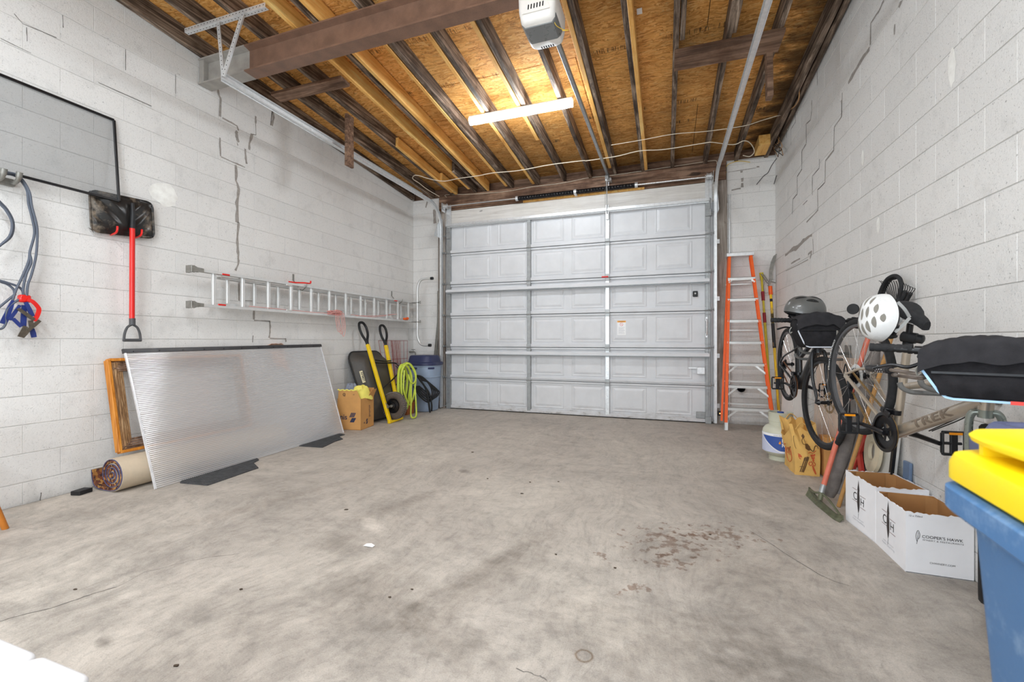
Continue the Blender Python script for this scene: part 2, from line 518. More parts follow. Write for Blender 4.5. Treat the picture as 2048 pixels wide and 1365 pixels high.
RUG_BACK = mat('tan_rug_backing', P(186, 170, 148), 0.95, var=0.06, vs=20, bump=0.3, bs=400)
RUG_EDGE = mat('blue_grey_rug_binding', P(74, 76, 108), 0.95, var=0.2, vs=60)
SALMON = mat('faded_red_pole_paint', P(196, 104, 82), 0.55, var=0.12, vs=14)
RAW_WOOD = mat('bare_wood_handle', P(172, 128, 74), 0.6, var=0.15, vs=18)
OLIVE = mat('olive_rake_steel', P(92, 94, 74), 0.6, 0.2, var=0.25, vs=30)
GREY_MET = mat('grey_tool_steel', P(132, 130, 124), 0.45, 0.5, var=0.2, vs=24)
SILVER_BOX = mat('white_opener_plastic', P(226, 223, 218), 0.4, var=0.03)
LENS = mat('grey_light_lens', P(112, 114, 114), 0.3, var=0.03)
DARK_SLOT = mat('dark_slot', P(26, 26, 26), 0.8)
LETTER_RED = mat('red_letter_paint', P(214, 66, 56), 0.5, var=0.06)
PALE_WOOD = mat('pale_painted_wood', P(214, 202, 176), 0.6, var=0.1, vs=12)
WIRE_RED = mat('red_coated_wire', P(150, 52, 48), 0.5, var=0.12)
GOLD_CHAIN = mat('brassy_chain', P(140, 112, 70), 0.4, 0.6, var=0.2, vs=60)
STOOL_WOOD = mat('varnished_stool_wood', P(172, 102, 26), 0.35, var=0.1, vs=18, coat=0.3)
WHITE_FOAM = mat('white_cooler_plastic', P(206, 205, 206), 0.5, var=0.02, vs=8)
HELMET_W = mat('white_helmet_shell', P(204, 204, 203), 0.3, var=0.03, coat=0.3)
HELMET_G = mat('grey_helmet_shell', P(84, 84, 82), 0.35, var=0.06, coat=0.3)
HELMET_IN = mat('grey_helmet_foam', P(120, 116, 108), 0.8, var=0.1)
DARK_FOAM = mat('dark_padding', P(34, 34, 36), 0.85, var=0.15)
RUST = mat('red_primer_paint', P(120, 60, 36), 0.6, 0.1, var=0.2, vs=20)
LEAF = mat('dry_leaf', P(70, 58, 46), 0.9, var=0.3)
AMBER = mat('amber_reflector', P(226, 140, 24), 0.3, var=0.05)


def emissive(name, col, k):
    t = NT(name)
    t.base((0.8, 0.8, 0.8))
    t.b.inputs['Emission Color'].default_value = tuple(col) + (1,)
    t.b.inputs['Emission Strength'].default_value = k
    return t.m


TUBE_GLOW = emissive('led_diffuser', (0.87, 0.94, 1.0), TUBE_POWER)
LED_GREEN = emissive('green_sensor_led', (0.05, 1.0, 0.55), 3)
LED_AMBER = emissive('amber_sensor_led', (1.0, 0.5, 0.04), 2)


def sheet_material(name, col, clear, gloss, rough=0.25, transl=0.5):
    """A thin see-through sheet: part clear, part milky, part glossy."""
    t = NT(name)
    tr = t.n('ShaderNodeBsdfTransparent')
    tr.inputs[0].default_value = (0.97, 0.97, 0.97, 1)
    df = t.n('ShaderNodeBsdfDiffuse')
    df.inputs[0].default_value = tuple(col) + (1,)
    tl = t.n('ShaderNodeBsdfTranslucent')
    tl.inputs[0].default_value = tuple(col) + (1,)
    gl = t.n('ShaderNodeBsdfGlossy')
    gl.inputs[0].default_value = (0.9, 0.9, 0.92, 1)
    gl.inputs['Roughness'].default_value = rough
    def mx(f, a, b):
        m = t.n('ShaderNodeMixShader')
        m.inputs[0].default_value = f
        t.l(a, m.inputs[1])
        t.l(b, m.inputs[2])
        return m.outputs[0]
    s = mx(transl, df.outputs[0], tl.outputs[0])
    s = mx(gloss, s, gl.outputs[0])
    s = mx(clear, s, tr.outputs[0])
    t.l(s, t.out.inputs['Surface'])
    return t.m


POLY = sheet_material('twin_wall_polycarbonate', P(243, 243, 245), 0.36, 0.34, 0.12, 0.4)
MESHMAT = sheet_material('grey_insect_mesh', P(120, 122, 124), 0.70, 0.02, 0.5, 0.2)


# ------------------------------------------------------------------ mesh building
def frame_of(d, up=V((0, 0, 1))):
    d = V(d).normalized()
    up = V(up)
    if abs(d.dot(up)) > 0.985:
        up = V((1, 0, 0)) if abs(d.x) < 0.9 else V((0, 1, 0))
    s = d.cross(up).normalized()
    u = s.cross(d).normalized()
    return d, s, u


def catmull(pts, n=6, closed=False):
    pts = [V(p) for p in pts]
    out = []
    N = len(pts)
    rng = range(N) if closed else range(N - 1)
    for i in rng:
        if closed:
            a, b, c, d = pts[i - 1], pts[i], pts[(i + 1) % N], pts[(i + 2) % N]
        else:
            b, c = pts[i], pts[i + 1]
            a = pts[i - 1] if i else b * 2 - c
            d = pts[i + 2] if i + 2 < N else c * 2 - b
        for k in range(n):
            t = k / n
            out.append(0.5 * ((2 * b) + (c - a) * t + (2 * a - 5 * b + 4 * c - d) * t * t + (3 * b - a - 3 * c + d) * t ** 3))
    if not closed:
        out.append(pts[-1])
    return out


class MB:
    def __init__(s):
        s.v, s.f = [], []

    def add(s, vs, fs):
        o = len(s.v)
        s.v += [V(p) for p in vs]
        s.f += [tuple(i + o for i in f) for f in fs]
        return s

    def hexa(s, c8):
        """eight corners: bottom ring 0-3, top ring 4-7"""
        return s.add(c8, [(3, 2, 1, 0), (4, 5, 6, 7), (0, 1, 5, 4), (1, 2, 6, 5), (2, 3, 7, 6), (3, 0, 4, 7)])

    def obox(s, c, ax, ay, az, bev=0.0):
        """box from a centre and three half-axis vectors; chamfered when bev > 0"""
        c, ax, ay, az = V(c), V(ax), V(ay), V(az)
        if bev <= 0:
            return s.hexa([c - ax - ay - az, c + ax - ay - az, c + ax + ay - az, c - ax + ay - az,
                           c - ax - ay + az, c + ax - ay + az, c + ax + ay + az, c - ax + ay + az])
        L = [ax.length, ay.length, az.length]
        b = [min(bev / l, 0.95) if l > 1e-9 else 0 for l in L]
        A = [ax, ay, az]
        vs, idx = [], {}
        for sx in (-1, 1):
            for sy in (-1, 1):
                for sz in (-1, 1):
                    sg = (sx, sy, sz)
                    for k in range(3):
                        p = V(c)
                        for j in range(3):
                            p += A[j] * (sg[j] * (1 if j == k else 1 - b[j]))
                        idx[(sg, k)] = len(vs)
                        vs.append(p)
        fs = []
        for k in range(3):
            i, j = [(1, 2), (2, 0), (0, 1)][k]
            for sg in (-1, 1):
                ring = []
                for a, bb in ((-1, -1), (1, -1), (1, 1), (-1, 1)):
                    q = [0, 0, 0]
                    q[k], q[i], q[j] = sg, a, bb
                    ring.append(idx[(tuple(q), k)])
                fs.append(tuple(ring if sg > 0 else ring[::-1]))
        for k in range(3):               # edges along axis k
            i, j = [(1, 2), (2, 0), (0, 1)][k]
            for si in (-1, 1):
                for sj in (-1, 1):
                    q0, q1 = [0, 0, 0], [0, 0, 0]
                    q0[k], q0[i], q0[j] = -1, si, sj
                    q1[k], q1[i], q1[j] = 1, si, sj
                    r = (idx[(tuple(q0), i)], idx[(tuple(q1), i)], idx[(tuple(q1), j)], idx[(tuple(q0), j)])
                    fs.append(r if si * sj < 0 else r[::-1])
        for sx in (-1, 1):
            for sy in (-1, 1):
                for sz in (-1, 1):
                    r = tuple(idx[((sx, sy, sz), k)] for k in range(3))
                    fs.append(r if sx * sy * sz > 0 else r[::-1])
        return s.add(vs, fs)

    def box(s, lo, hi, bev=0.0):
        lo, hi = V(lo), V(hi)
        c, h = (lo + hi) / 2, (hi - lo) / 2
        return s.obox(c, (h.x, 0, 0), (0, h.y, 0), (0, 0, h.z), bev)

    def bar(s, a, b, w, h, up=(0, 0, 1), bev=0.0):
        """rectangular bar from a to b: w across, h along up"""
        a, b = V(a), V(b)
        d, si, u = frame_of(b - a, up)
        return s.obox((a + b) / 2, d * ((b - a).length / 2), u * (h / 2), si * (-w / 2), bev)

    def tube(s, pts, r, n=8, closed=False, cap=True):
        pts = [V(p) for p in pts]
        N = len(pts)
        rs = r if isinstance(r, (list, tuple)) else [r] * N
        tg = []
        for i in range(N):
            if closed:
                d = pts[(i + 1) % N] - pts[i - 1]
            else:
                d = pts[min(i + 1, N - 1)] - pts[max(i - 1, 0)]
            tg.append(d.normalized() if d.length > 1e-9 else V((0, 0, 1)))
        d, si, u = frame_of(tg[0])
        vs = []
        for i in range(N):
            if i:
                ax = tg[i - 1].cross(tg[i])
                if ax.length > 1e-7:
                    q = M.Rotation(tg[i - 1].angle(tg[i]), 3, ax.normalized())
                    si, u = q @ si, q @ u
            for k in range(n):
                a = 2 * pi * k / n
                vs.append(pts[i] + (si * cos(a) + u * sin(a)) * rs[i])
        fs = []
        for i in range(N if closed else N - 1):
            j = (i + 1) % N
            sh = 0
            if closed and j == 0:        # match the seam
                best = min(range(n), key=lambda k: (vs[i * n] - vs[k]).length)
                sh = best
            for k in range(n):
                k2 = (k + 1) % n
                fs.append((i * n + k, i * n + k2, j * n + (k2 + sh) % n, j * n + (k + sh) % n))
        if cap and not closed:
            fs.append(tuple(range(n))[::-1])
            fs.append(tuple((N - 1) * n + k for k in range(n)))
        return s.add(vs, fs)

    def cyl(s, a, b, r, n=12, r2=None):
        return s.tube([a, b], [r, r if r2 is None else r2], n)

    def lathe(s, prof, o=(0, 0, 0), axis=(0, 0, 1), n=24, a0=0.0, a1=2 * pi, cap=True):
        """prof: list of (radius, height along the axis)"""
        o = V(o)
        d, si, u = frame_of(axis)
        full = abs(a1 - a0 - 2 * pi) < 1e-6
        m = n if full else n + 1
        vs, fs = [], []
        for (r, h) in prof:
            for k in range(m):
                a = a0 + (a1 - a0) * k / n
                vs.append(o + d * h + (si * cos(a) + u * sin(a)) * r)
        for i in range(len(prof) - 1):
            for k in range(n):
                k2 = (k + 1) % m
                fs.append((i * m + k, i * m + k2, (i + 1) * m + k2, (i + 1) * m + k))
        if cap and full:
            if prof[0][0] > 1e-6:
                fs.append(tuple(range(m))[::-1])
            if prof[-1][0] > 1e-6:
                fs.append(tuple((len(prof) - 1) * m + k for k in range(m)))
        return s.add(vs, fs)

    def torus(s, c, axis, R, r, n=40, m=10, flat=1.0):
        c = V(c)
        d, si, u = frame_of(axis)
        vs, fs = [], []
        for i in range(n):
            a = 2 * pi * i / n
            e = si * cos(a) + u * sin(a)
            for k in range(m):
                b = 2 * pi * k / m
                vs.append(c + e * (R + r * cos(b)) + d * (r * flat * sin(b)))
        for i in range(n):
            for k in range(m):
                fs.append((i * m + k, ((i + 1) % n) * m + k, ((i + 1) % n) * m + (k + 1) % m, i * m + (k + 1) % m))
        return s.add(vs, fs)

    def prism(s, poly, o, ux, uy, ext):
        """2-D outline extruded by the vector ext"""
        o, ux, uy, ext = V(o), V(ux), V(uy), V(ext)
        n = len(poly)
        a = [o + ux * x + uy * y for x, y in poly]
        b = [p + ext for p in a]
        fs = [tuple(range(n))[::-1], tuple(range(n, 2 * n))]
        for i in range(n):
            j = (i + 1) % n
            fs.append((i, j, n + j, n + i))
        if ux.cross(uy).dot(ext) < 0:
            fs = [f[::-1] for f in fs]
        area = sum(poly[i][0] * poly[(i + 1) % n][1] - poly[(i + 1) % n][0] * poly[i][1] for i in range(n))
        if area < 0:
            fs = [f[::-1] for f in fs]
        return s.add(a + b, fs)

    def flat(s, poly, o, ux, uy):
        o, ux, uy = V(o), V(ux), V(uy)
        return s.add([o + ux * x + uy * y for x, y in poly], [tuple(range(len(poly)))])

    def loft(s, rings, cap=(True, True), closed=True):
        n = len(rings[0])
        vs = [p for r in rings for p in r]
        fs = []
        for i in range(len(rings) - 1):
            for k in range(n if closed else n - 1):
                k2 = (k + 1) % n
                fs.append((i * n + k, i * n + k2, (i + 1) * n + k2, (i + 1) * n + k))
        if cap[0]:
            fs.append(tuple(range(n))[::-1])
        if cap[1]:
            fs.append(tuple((len(rings) - 1) * n + k for k in range(n)))
        return s.add(vs, fs)

    def grid(s, fn, nu, nv, wrap=False):
        vs = [fn(i / nu, j / nv) for j in range(nv + 1) for i in range(nu + 1)]
        m = nu + 1
        fs = [(j * m + i, j * m + i + 1, (j + 1) * m + i + 1, (j + 1) * m + i) for j in range(nv) for i in range(nu)]
        return s.add(vs, fs)

    def ball(s, c, r, n=12):
        r = V(r) if isinstance(r, (tuple, list, V)) else V((r, r, r))
        c = V(c)
        rings = []
        for i in range(1, n // 2 + 1):
            th = pi * i / (n // 2 + 1)
            rings.append([c + V((r.x * sin(th) * cos(2 * pi * k / n), r.y * sin(th) * sin(2 * pi * k / n), -r.z * cos(th))) for k in range(n)])
        return s.loft(rings)

    def strip(s, pts, w, nrm, lift=0.0):
        """flat ribbon of varying width lying on a surface of normal nrm"""
        pts = [V(p) for p in pts]
        nrm = V(nrm).normalized()
        ws = w if isinstance(w, (list, tuple)) else [w] * len(pts)
        vs = []
        for i, p in enumerate(pts):
            d = (pts[min(i + 1, len(pts) - 1)] - pts[max(i - 1, 0)])
            e = d.cross(nrm).normalized() * (ws[i] / 2)
            vs += [p + nrm * lift + e, p + nrm * lift - e]
        fs = [(2 * i, 2 * i + 2, 2 * i + 3, 2 * i + 1) for i in range(len(pts) - 1)]
        return s.add(vs, fs)

    def mesh(s, name, off=V((0, 0, 0))):
        me = bpy.data.meshes.new(name)
        me.from_pydata([tuple(p - off) for p in s.v], [], s.f)
        me.validate()
        me.update()
        return me

    def build(s, name, m, parent=None, label=None, smooth=38, kind=None, solid=0.0, sub=0, bevel=0.0):
        off = OFF[parent.name] if parent else (sum(s.v, V((0, 0, 0))) / len(s.v))
        if not parent:
            off = V((off.x, off.y, min(p.z for p in s.v)))
        me = s.mesh(name, off)
        if solid or sub or bevel:
            bm = bmesh.new()
            bm.from_mesh(me)
            if solid:
                bmesh.ops.recalc_face_normals(bm, faces=bm.faces)
                bmesh.ops.solidify(bm, geom=bm.faces[:], thickness=solid)
            if bevel:
                bmesh.ops.bevel(bm, geom=[e for e in bm.edges if e.is_manifold and e.calc_face_angle(0) > 0.6],
                                offset=bevel, segments=2, affect='EDGES', profile=0.6, clamp_overlap=True)
            bm.to_mesh(me)
            bm.free()
        me.materials.append(m)
        if smooth:
            me.shade_smooth()
            me.set_sharp_from_angle(angle=radians(smooth))
        o = bpy.data.objects.new(name, me)
        COL.objects.link(o)
        if sub:
            md = o.modifiers.new('sub', 'SUBSURF')
            md.levels = md.render_levels = sub
        if parent:
            o.parent = parent
            OFF[o.name] = off
        else:
            o.location = off
            OFF[o.name] = off
        if label:
            o['label'] = label
        if kind:
            o['kind'] = kind
        return o


OFF = {}


def thing(name, label, cat, loc, group=None):
    o = bpy.data.objects.new(name, None)
    o.empty_display_size = 0.05
    COL.objects.link(o)
    o.location = loc
    OFF[o.name] = V(loc)
    o['label'], o['category'] = label, cat
    if group:
        o['group'] = group
    return o


def tag(o, label, cat, group=None):
    o['label'], o['category'] = label, cat
    if group:
        o['group'] = group
    return o


def struct(o):
    o['kind'] = 'structure'
    return o


def place(name, me, loc, parent, rot=None, mt=None):
    """one more piece that shares a mesh"""
    o = bpy.data.objects.new(name, me)
    COL.objects.link(o)
    o.parent = parent
    o.location = V(loc) - OFF[parent.name]
    if rot:
        o.rotation_euler = rot
    OFF[o.name] = V(loc)
    return o


# ------------------------------------------------------------------ lettering (filled outlines laid on a real surface)
TXT = {}


def glyphs(s, spacing=1.0, bold=0.0, fine=False):
    key = (s, spacing, bold, fine)
    if key not in TXT:
        cu = bpy.data.curves.new('lettering', 'FONT')
        cu.body = s
        cu.size = 1.0
        cu.space_character = spacing
        cu.offset = bold
        cu.resolution_u = 3
        ob = bpy.data.objects.new('lettering', cu)
        COL.objects.link(ob)
        dg = bpy.context.evaluated_depsgraph_get()
        me = bpy.data.meshes.new_from_object(ob.evaluated_get(dg))
        if fine:                         # small enough facets to follow a curved surface
            bm = bmesh.new()
            bm.from_mesh(me)
            bmesh.ops.triangulate(bm, faces=bm.faces[:])
            for _ in range(4):
                lg = [e for e in bm.edges if e.calc_length() > 0.16]
                if not lg:
                    break
                bmesh.ops.subdivide_edges(bm, edges=lg, cuts=1)
                bmesh.ops.triangulate(bm, faces=bm.faces[:])
            bm.to_mesh(me)
            bm.free()
        vs = [V(v.co) for v in me.vertices]
        fs = [tuple(p.vertices) for p in me.polygons]
        bpy.data.objects.remove(ob)
        bpy.data.curves.remove(cu)
        bpy.data.meshes.remove(me)
        TXT[key] = (vs, fs)
    return TXT[key]


def text(mb, s, o, ux, uy, size=None, width=None, align=0.5, spacing=1.0, bold=0.0, warp=None, xscale=1.0):
    """write s with its baseline at o along ux; width fits the line to a length"""
    vs, fs = glyphs(s, spacing, bold, warp is not None)
    o, ux, uy = V(o), V(ux).normalized(), V(uy).normalized()
    x0, x1 = min(v.x for v in vs), max(v.x for v in vs)
    k = size if size else width / (x1 - x0)
    kx = k * xscale
    if width and size:
        kx = width / (x1 - x0)
    out = []
    for v in vs:
        x = (v.x - x0 - (x1 - x0) * align) * kx
        out.append(warp(x, v.y * k) if warp else o + ux * x + uy * (v.y * k))
    return mb.add(out, fs)


# ================================================================== THE SETTING
def XR(y): return WR
RN = V((-1, 0, 0))
def oR(px, py, off=0.0): return oX(px, py, WR - off)


# ---- floor
b = MB()
b.box((-4.5, -2.9, -0.12), (1.7, 6.95, 0.0))
floor = struct(b.build('floor', FLOOR, smooth=0))
for pts, w in (([(0, 1243), (40, 1232), (120, 1211), (180, 1190), (232, 1175)], .004),
               ([(300, 1143), (400, 1118), (480, 1108)], .002), ([(232, 1175), (300, 1140)], .002),
               ([(100, 1052), (58, 1058)], .003), ([(1500, 1062), (1640, 1150), (1700, 1172)], .003), ([(1030, 1338), (1075, 1352), (1092, 1360)], .003)):
    m = MB()
    q = catmull([fl(*p) for p in pts], 6)
    q = [p + V((random.uniform(-.004, .004), random.uniform(-.004, .004), 0)) for p in q]
    m.strip(q, [w * random.uniform(.5, 1.2) for _ in q], (0, 0, 1), .0012)
    m.build('crack', CRACK, floor, smooth=0)

# ---- block walls
COURSE, BLEN = 0.203, 0.406
bm_full = {}


def block_mesh(length, height, key):
    if key not in bm_full:
        m = MB()
        m.obox((0, 0, 0), (length / 2, 0, 0), (0, 0.016, 0), (0, 0, height / 2), 0.0014)
        me = m.mesh('block')
        bm_full[key] = me
    return bm_full[key]


def block_wall(wall, origin, along, nrm, s0, s1, z_first, z_top, phase_even, keep, m, tier_top=None, rough=False, skip=None):
    """lay running-bond blocks on a wall; origin is where s = 0, keep(s, z) says which are separate pieces"""
    along, nrm = V(along).normalized(), V(nrm).normalized()
    ang = atan2(along.y, along.x)
    rest = MB()
    k = -1
    z = z_first - COURSE
    nb = 0
    while z < z_top - 0.02:
        zt = z + COURSE
        lo, hi = max(z, 0.0), min(zt, z_top if tier_top is None else 9)
        ph = phase_even if k % 2 == 0 else phase_even + BLEN / 2
        s = ph + math.floor((s0 - ph) / BLEN) * BLEN
        while s < s1 - 1e-4:
            a, e = max(s, s0), min(s + BLEN, s1)
            s += BLEN
            if e - a < 0.02:
                continue
            L = e - a - (0.0022 if e < s1 - 1e-4 else 0.0)
            mid = V(origin) + along * ((a + e) / 2)
            top = hi if tier_top is None else min(zt, tier_top(mid.y))
            if top - lo < 0.02:
                continue
            if skip and skip((a + e) / 2, (lo + top) / 2):
                continue
            H = top - lo - 0.0058
            c = V((mid.x, mid.y, (lo + top) / 2)) - nrm * (0.016 - random.uniform(-0.0004, 0.0008))
            if keep((a + e) / 2, (lo + top) / 2) and nb < 300:
                me = block_mesh(L, H, (round(L, 3), round(H, 3)))
                if not me.materials:
                    me.materials.append(m)
                o = place('block', me, c, wall, (0, 0, ang))
                nb += 1
            else:
                rest.obox(c, along * (L / 2), nrm * -0.016, V((0, 0, H / 2)))
        z = zt
        k += 1
    if rest.v:
        rest.build('block_courses', m, wall, smooth=0, kind='stuff')
    return nb


def osb_z(y): return zj(y) + 0.165


REC = 0.0032
m = MB()                                               # left wall: mortar bed just behind the block faces
m.add([(WL - REC, WB, 0), (WL - REC, 6.95, 0), (WL - REC, 6.95, osb_z(6.95)), (WL - REC, WB, osb_z(WB)),
       (WL - .2, WB, 0), (WL - .2, 6.95, 0), (WL - .2, 6.95, osb_z(6.95)), (WL - .2, WB, osb_z(WB))],
      [(0, 1, 2, 3), (7, 6, 5, 4), (0, 4, 5, 1), (3, 2, 6, 7), (0, 3, 7, 4), (1, 5, 6, 2)])
wall_left = struct(m.build('wall_left', MORTAR, smooth=0))
block_wall(wall_left, (WL, 0, 0), (0, 1, 0), (1, 0, 0), WB, WF, 0.157, 4.3, 1.94,
           lambda s, z: s > 1.38 and not (s < 1.75 and z > 3.3), BLOCK, lambda y: zj(y) + 0.02)

m = MB()
yA, yB = WB, 6.95
m.add([(XR(yA) + REC, yA, 0), (XR(yB) + REC, yB, 0), (XR(yB) + REC, yB, osb_z(yB)), (XR(yA) + REC, yA, osb_z(yA)),
       (XR(yA) + .2, yA, 0), (XR(yB) + .2, yB, 0), (XR(yB) + .2, yB, osb_z(yB)), (XR(yA) + .2, yA, osb_z(yA))],
      [(3, 2, 1, 0), (4, 5, 6, 7), (1, 5, 4, 0), (7, 6, 2, 3), (4, 7, 3, 0), (2, 6, 5, 1)])
wall_right = struct(m.build('wall_right', MORTAR, smooth=0))
COURSE, BLEN = 0.2105, 0.395
block_wall(wall_right, (WR, 0, 0), (0, 1, 0), RN, WB, WF, 0.1405, 4.3, 2.446,
           lambda s, z: s > 1.7, BLOCK_ROUGH, lambda y: osb_z(y) - 0.03)
COURSE, BLEN = 0.203, 0.406

XO0, XO1, ZO = -3.60, 0.635, 3.15                      # door opening
m = MB()
m.box((WL, WF + REC, 0), (-3.73, WF + .2, 3.66))
m.box((0.80, WF + REC, 0), (1.62, WF + .2, 3.68))
m.box((-3.73, WF + .16, 3.38), (0.80, WF + .2, 3.66))
wall_front = struct(m.build('wall_front', MORTAR, smooth=0))
block_wall(wall_front, (0, WF, 0), (1, 0, 0), (0, -1, 0), WL, -3.735, 0.16, 3.66, 1.007, lambda s, z: True, BLOCK)
block_wall(wall_front, (0, WF, 0), (1, 0, 0), (0, -1, 0), 0.805, XR(WF), 0.16, 3.66, 1.007, lambda s, z: True, BLOCK)

m = MB()
m.box((-4.5, WB - .12, 0), (-3.6, WB, 4.5))
m.box((1.1, WB - .12, 0), (1.7, WB, 4.5))
m.box((-3.6, WB - .12, 3.3), (1.1, WB, 4.5))
m.box((-3.6, WB - .12, 0), (1.1, WB - .06, 3.3))
wall_back = struct(m.build('wall_back', BLOCK, smooth=0))

# step cracks, open joints and bare mortar repairs (each a thin piece of its own)
def wall_mark(wall, pts, w, plane, m, name='crack', n=3, jit=.25):
    q = [plane(*p) for p in pts]
    out, ws = [], []
    for i in range(len(q) - 1):
        for t in range(n):
            out.append(q[i].lerp(q[i + 1], t / n))
    out.append(q[-1])
    ww = w if isinstance(w, (list, tuple)) else [w] * len(pts)
    for i, p in enumerate(out):
        f = i / n
        a = ww[min(int(f), len(ww) - 1)]
        ws.append(a * random.uniform(1 - jit * 1.4, 1 + jit))
        j = a * 0.18
        out[i] = p + V((0, random.uniform(-j, j), random.uniform(-j, j)))
    nr = V((1, 0, 0)) if wall is wall_left else (RN if wall is wall_right else V((0, -1, 0)))
    x = MB()
    x.strip(out, ws, nr, 0.0018)
    x.build(name, m, wall, smooth=0)


lw = lambda px, py: oX(px, py, WL)
z6 = lambda x, y: (420 + x / 3.331, 150 + y / 3.331)
for pts, w in (([(48, 90), (60, 130), (70, 160), (66, 275)], .022), ([(80, 285), (140, 315), (180, 340), (190, 370)], .016),
               ([(178, 375), (175, 410), (188, 445)], .034), ([(180, 450), (186, 470)], .012), ([(305, 275), (303, 320)], .02),
               ([(303, 318), (306, 400)], .007), ([(306, 398), (275, 392)], .01), ([(278, 390), (265, 440), (262, 500)], .028),
               ([(418, 240), (422, 280), (412, 335)], .028), ([(66, 415), (68, 540)], .020), ([(72, 545), (150, 580), (232, 615)], .014),
               ([(233, 490), (236, 540), (242, 590)], .024), ([(172, 600), (172, 700), (190, 760), (180, 850), (180, 980)], [.03, .026, .03, .036]),
               ([(190, 980), (180, 1080), (185, 1180), (192, 1240), (170, 1300)], [.032, .026, .028, .024])):
    wall_mark(wall_left, [z6(*p) for p in pts], w, lw, PATCH, 'mortar_patch')
z4b = lambda x, y: (360 + x / 7.583, 500 + y / 7.583)
for pts, w in (([(900, 400), (890, 770)], .022), ([(960, 765), (1120, 775)], .008), ([(1120, 790), (1115, 1060)], .026),
               ([(1120, 1065), (1360, 1080)], .012), ([(1358, 1080), (1365, 1200), (1350, 1330)], .022), ([(1360, 1340), (1600, 1345)], .010),
               ([(1600, 1340), (1605, 1390)], .02), ([(1105, 1300), (1100, 1400)], .012)):
    wall_mark(wall_left, [z4b(*p) for p in pts], w, lw, PATCH, 'mortar_patch')
for pts, w in (([(82, 985), (80, 1000), (84, 1015)], .006), ([(0, 76), (62, 106)], .004), ([(28, 27), (45, 47), (113, 75)], .004),
               ([(197, 165), (303, 212)], .005), ([(544, 222), (541, 250)], .012), ([(125, 30), (126, 55)], .004), ([(251, 98), (251, 140)], .004),
               ([(351, 148), (351, 187)], .004), ([(53, 54), (54, 82)], .004)):
    wall_mark(wall_left, pts, w, lw, CRACK)
zr = lambda x, y: (1540 + x / 3.789, 200 + y / 3.789)
for pts, w in (([(318, 0), (318, 75), (308, 150)], .016), ([(308, 150), (275, 180)], .014), ([(275, 180), (276, 325)], .012), ([(276, 330), (242, 385)], .02),
               ([(242, 385), (243, 520)], .012), ([(243, 522), (207, 580)], .012), ([(207, 580), (208, 710)], .010), ([(208, 712), (174, 750)], .010),
               ([(174, 750), (170, 865)], .011), ([(190, 80), (195, 165)], .012), ([(195, 165), (160, 220), (160, 340)], .008),
               ([(543, 0), (543, 128)], .010), ([(543, 128), (488, 205)], .014), ([(488, 205), (485, 372)], .010), ([(487, 375), (420, 460)], .016),
               ([(420, 460), (418, 625)], .014), ([(416, 626), (362, 680)], .012), ([(362, 680), (364, 830)], .014), ([(366, 832), (278, 925)], .014),
               ([(377, 445), (374, 515), (322, 575)], .008), ([(322, 575), (322, 720)], .012), ([(285, 760), (250, 795)], .008), ([(126, 210), (126, 285)], .01)):
    wall_mark(wall_right, [zr(*p) for p in pts], w, oR, PATCH if w > .013 else CRACK, 'crack')
for pts, w in (([(116, 1175), (165, 1140), (215, 1110), (270, 1055), (320, 1020)], [.03, .05, .05, .03]), ([(326, 1050), (330, 1165)], .012), ([(160, 1240), (230, 1200)], .02), ([(120, 1295), (290, 1210)], .009), ([(290, 1170), (318, 1150), (305, 1200)], .03)):
    wall_mark(wall_right, [zr(*p) for p in pts], w, oR, PATCH, 'mortar_patch')
for pts, w in (([(1768, 0), (1758, 22), (1742, 45), (1741, 90)], .02), ([(1740, 95), (1720, 125), (1697, 165)], [.03, .04, .03]), ([(1685, 185), (1684, 232)], .01), ([(1803, 0), (1798, 14)], .03), ([(1635, 130), (1635, 170)], .012), ([(1790, 48), (1789, 70)], .016)):
    wall_mark(wall_right, pts, w, oR, PATCH, 'crack')
for (px, py, w, h) in ((1905, 133, .07, .22), (1726, 315, .05, .12), (1757, 450, .06, .12)):
    c = oR(px, py)
    x = MB()
    x.flat([((w / 2) * cos(a) * random.uniform(.8, 1.1), (h / 2) * sin(a) * random.uniform(.8, 1.1)) for a in [2 * pi * k / 14 for k in range(14)]], c + RN * .002, V((0, -1, 0)), (0, 0, 1))
    x.build('filler_smear', SMEAR, wall_right, smooth=0)
c = lw(327, 388)
x = MB()
x.flat([(.13 * cos(a) * random.uniform(.8, 1.1), .11 * sin(a) * random.uniform(.8, 1.1)) for a in [2 * pi * k / 16 for k in range(16)]], c + V((.002, 0, 0)), (0, 1, 0), (0, 0, 1))
x.build('filler_smear', SMEAR, wall_left, smooth=0)
zf = lambda x, y: (1180 + x / 5.12, 320 + y / 5.12)
ow = lambda px, py: oY(px, py, WF)
for pts, w in (([(1550, 110), (1560, 200), (1558, 290)], .035), ([(1550, 290), (1440, 310)], .02), ([(1410, 125), (1700, 80)], .008), ([(1720, 30), (1718, 80)], .04), ([(1390, 330), (1395, 460)], .04)):
    wall_mark(wall_front, [zf(*p) for p in pts], w, ow, PATCH, 'mortar_patch')
for pts, w in (([(855, 402), (851, 418)], .03), ([(869, 415), (870, 447)], .05), ([(876, 447), (876, 465), (869, 470)], .03)):
    wall_mark(wall_front, pts, w, ow, PATCH, 'mortar_patch')

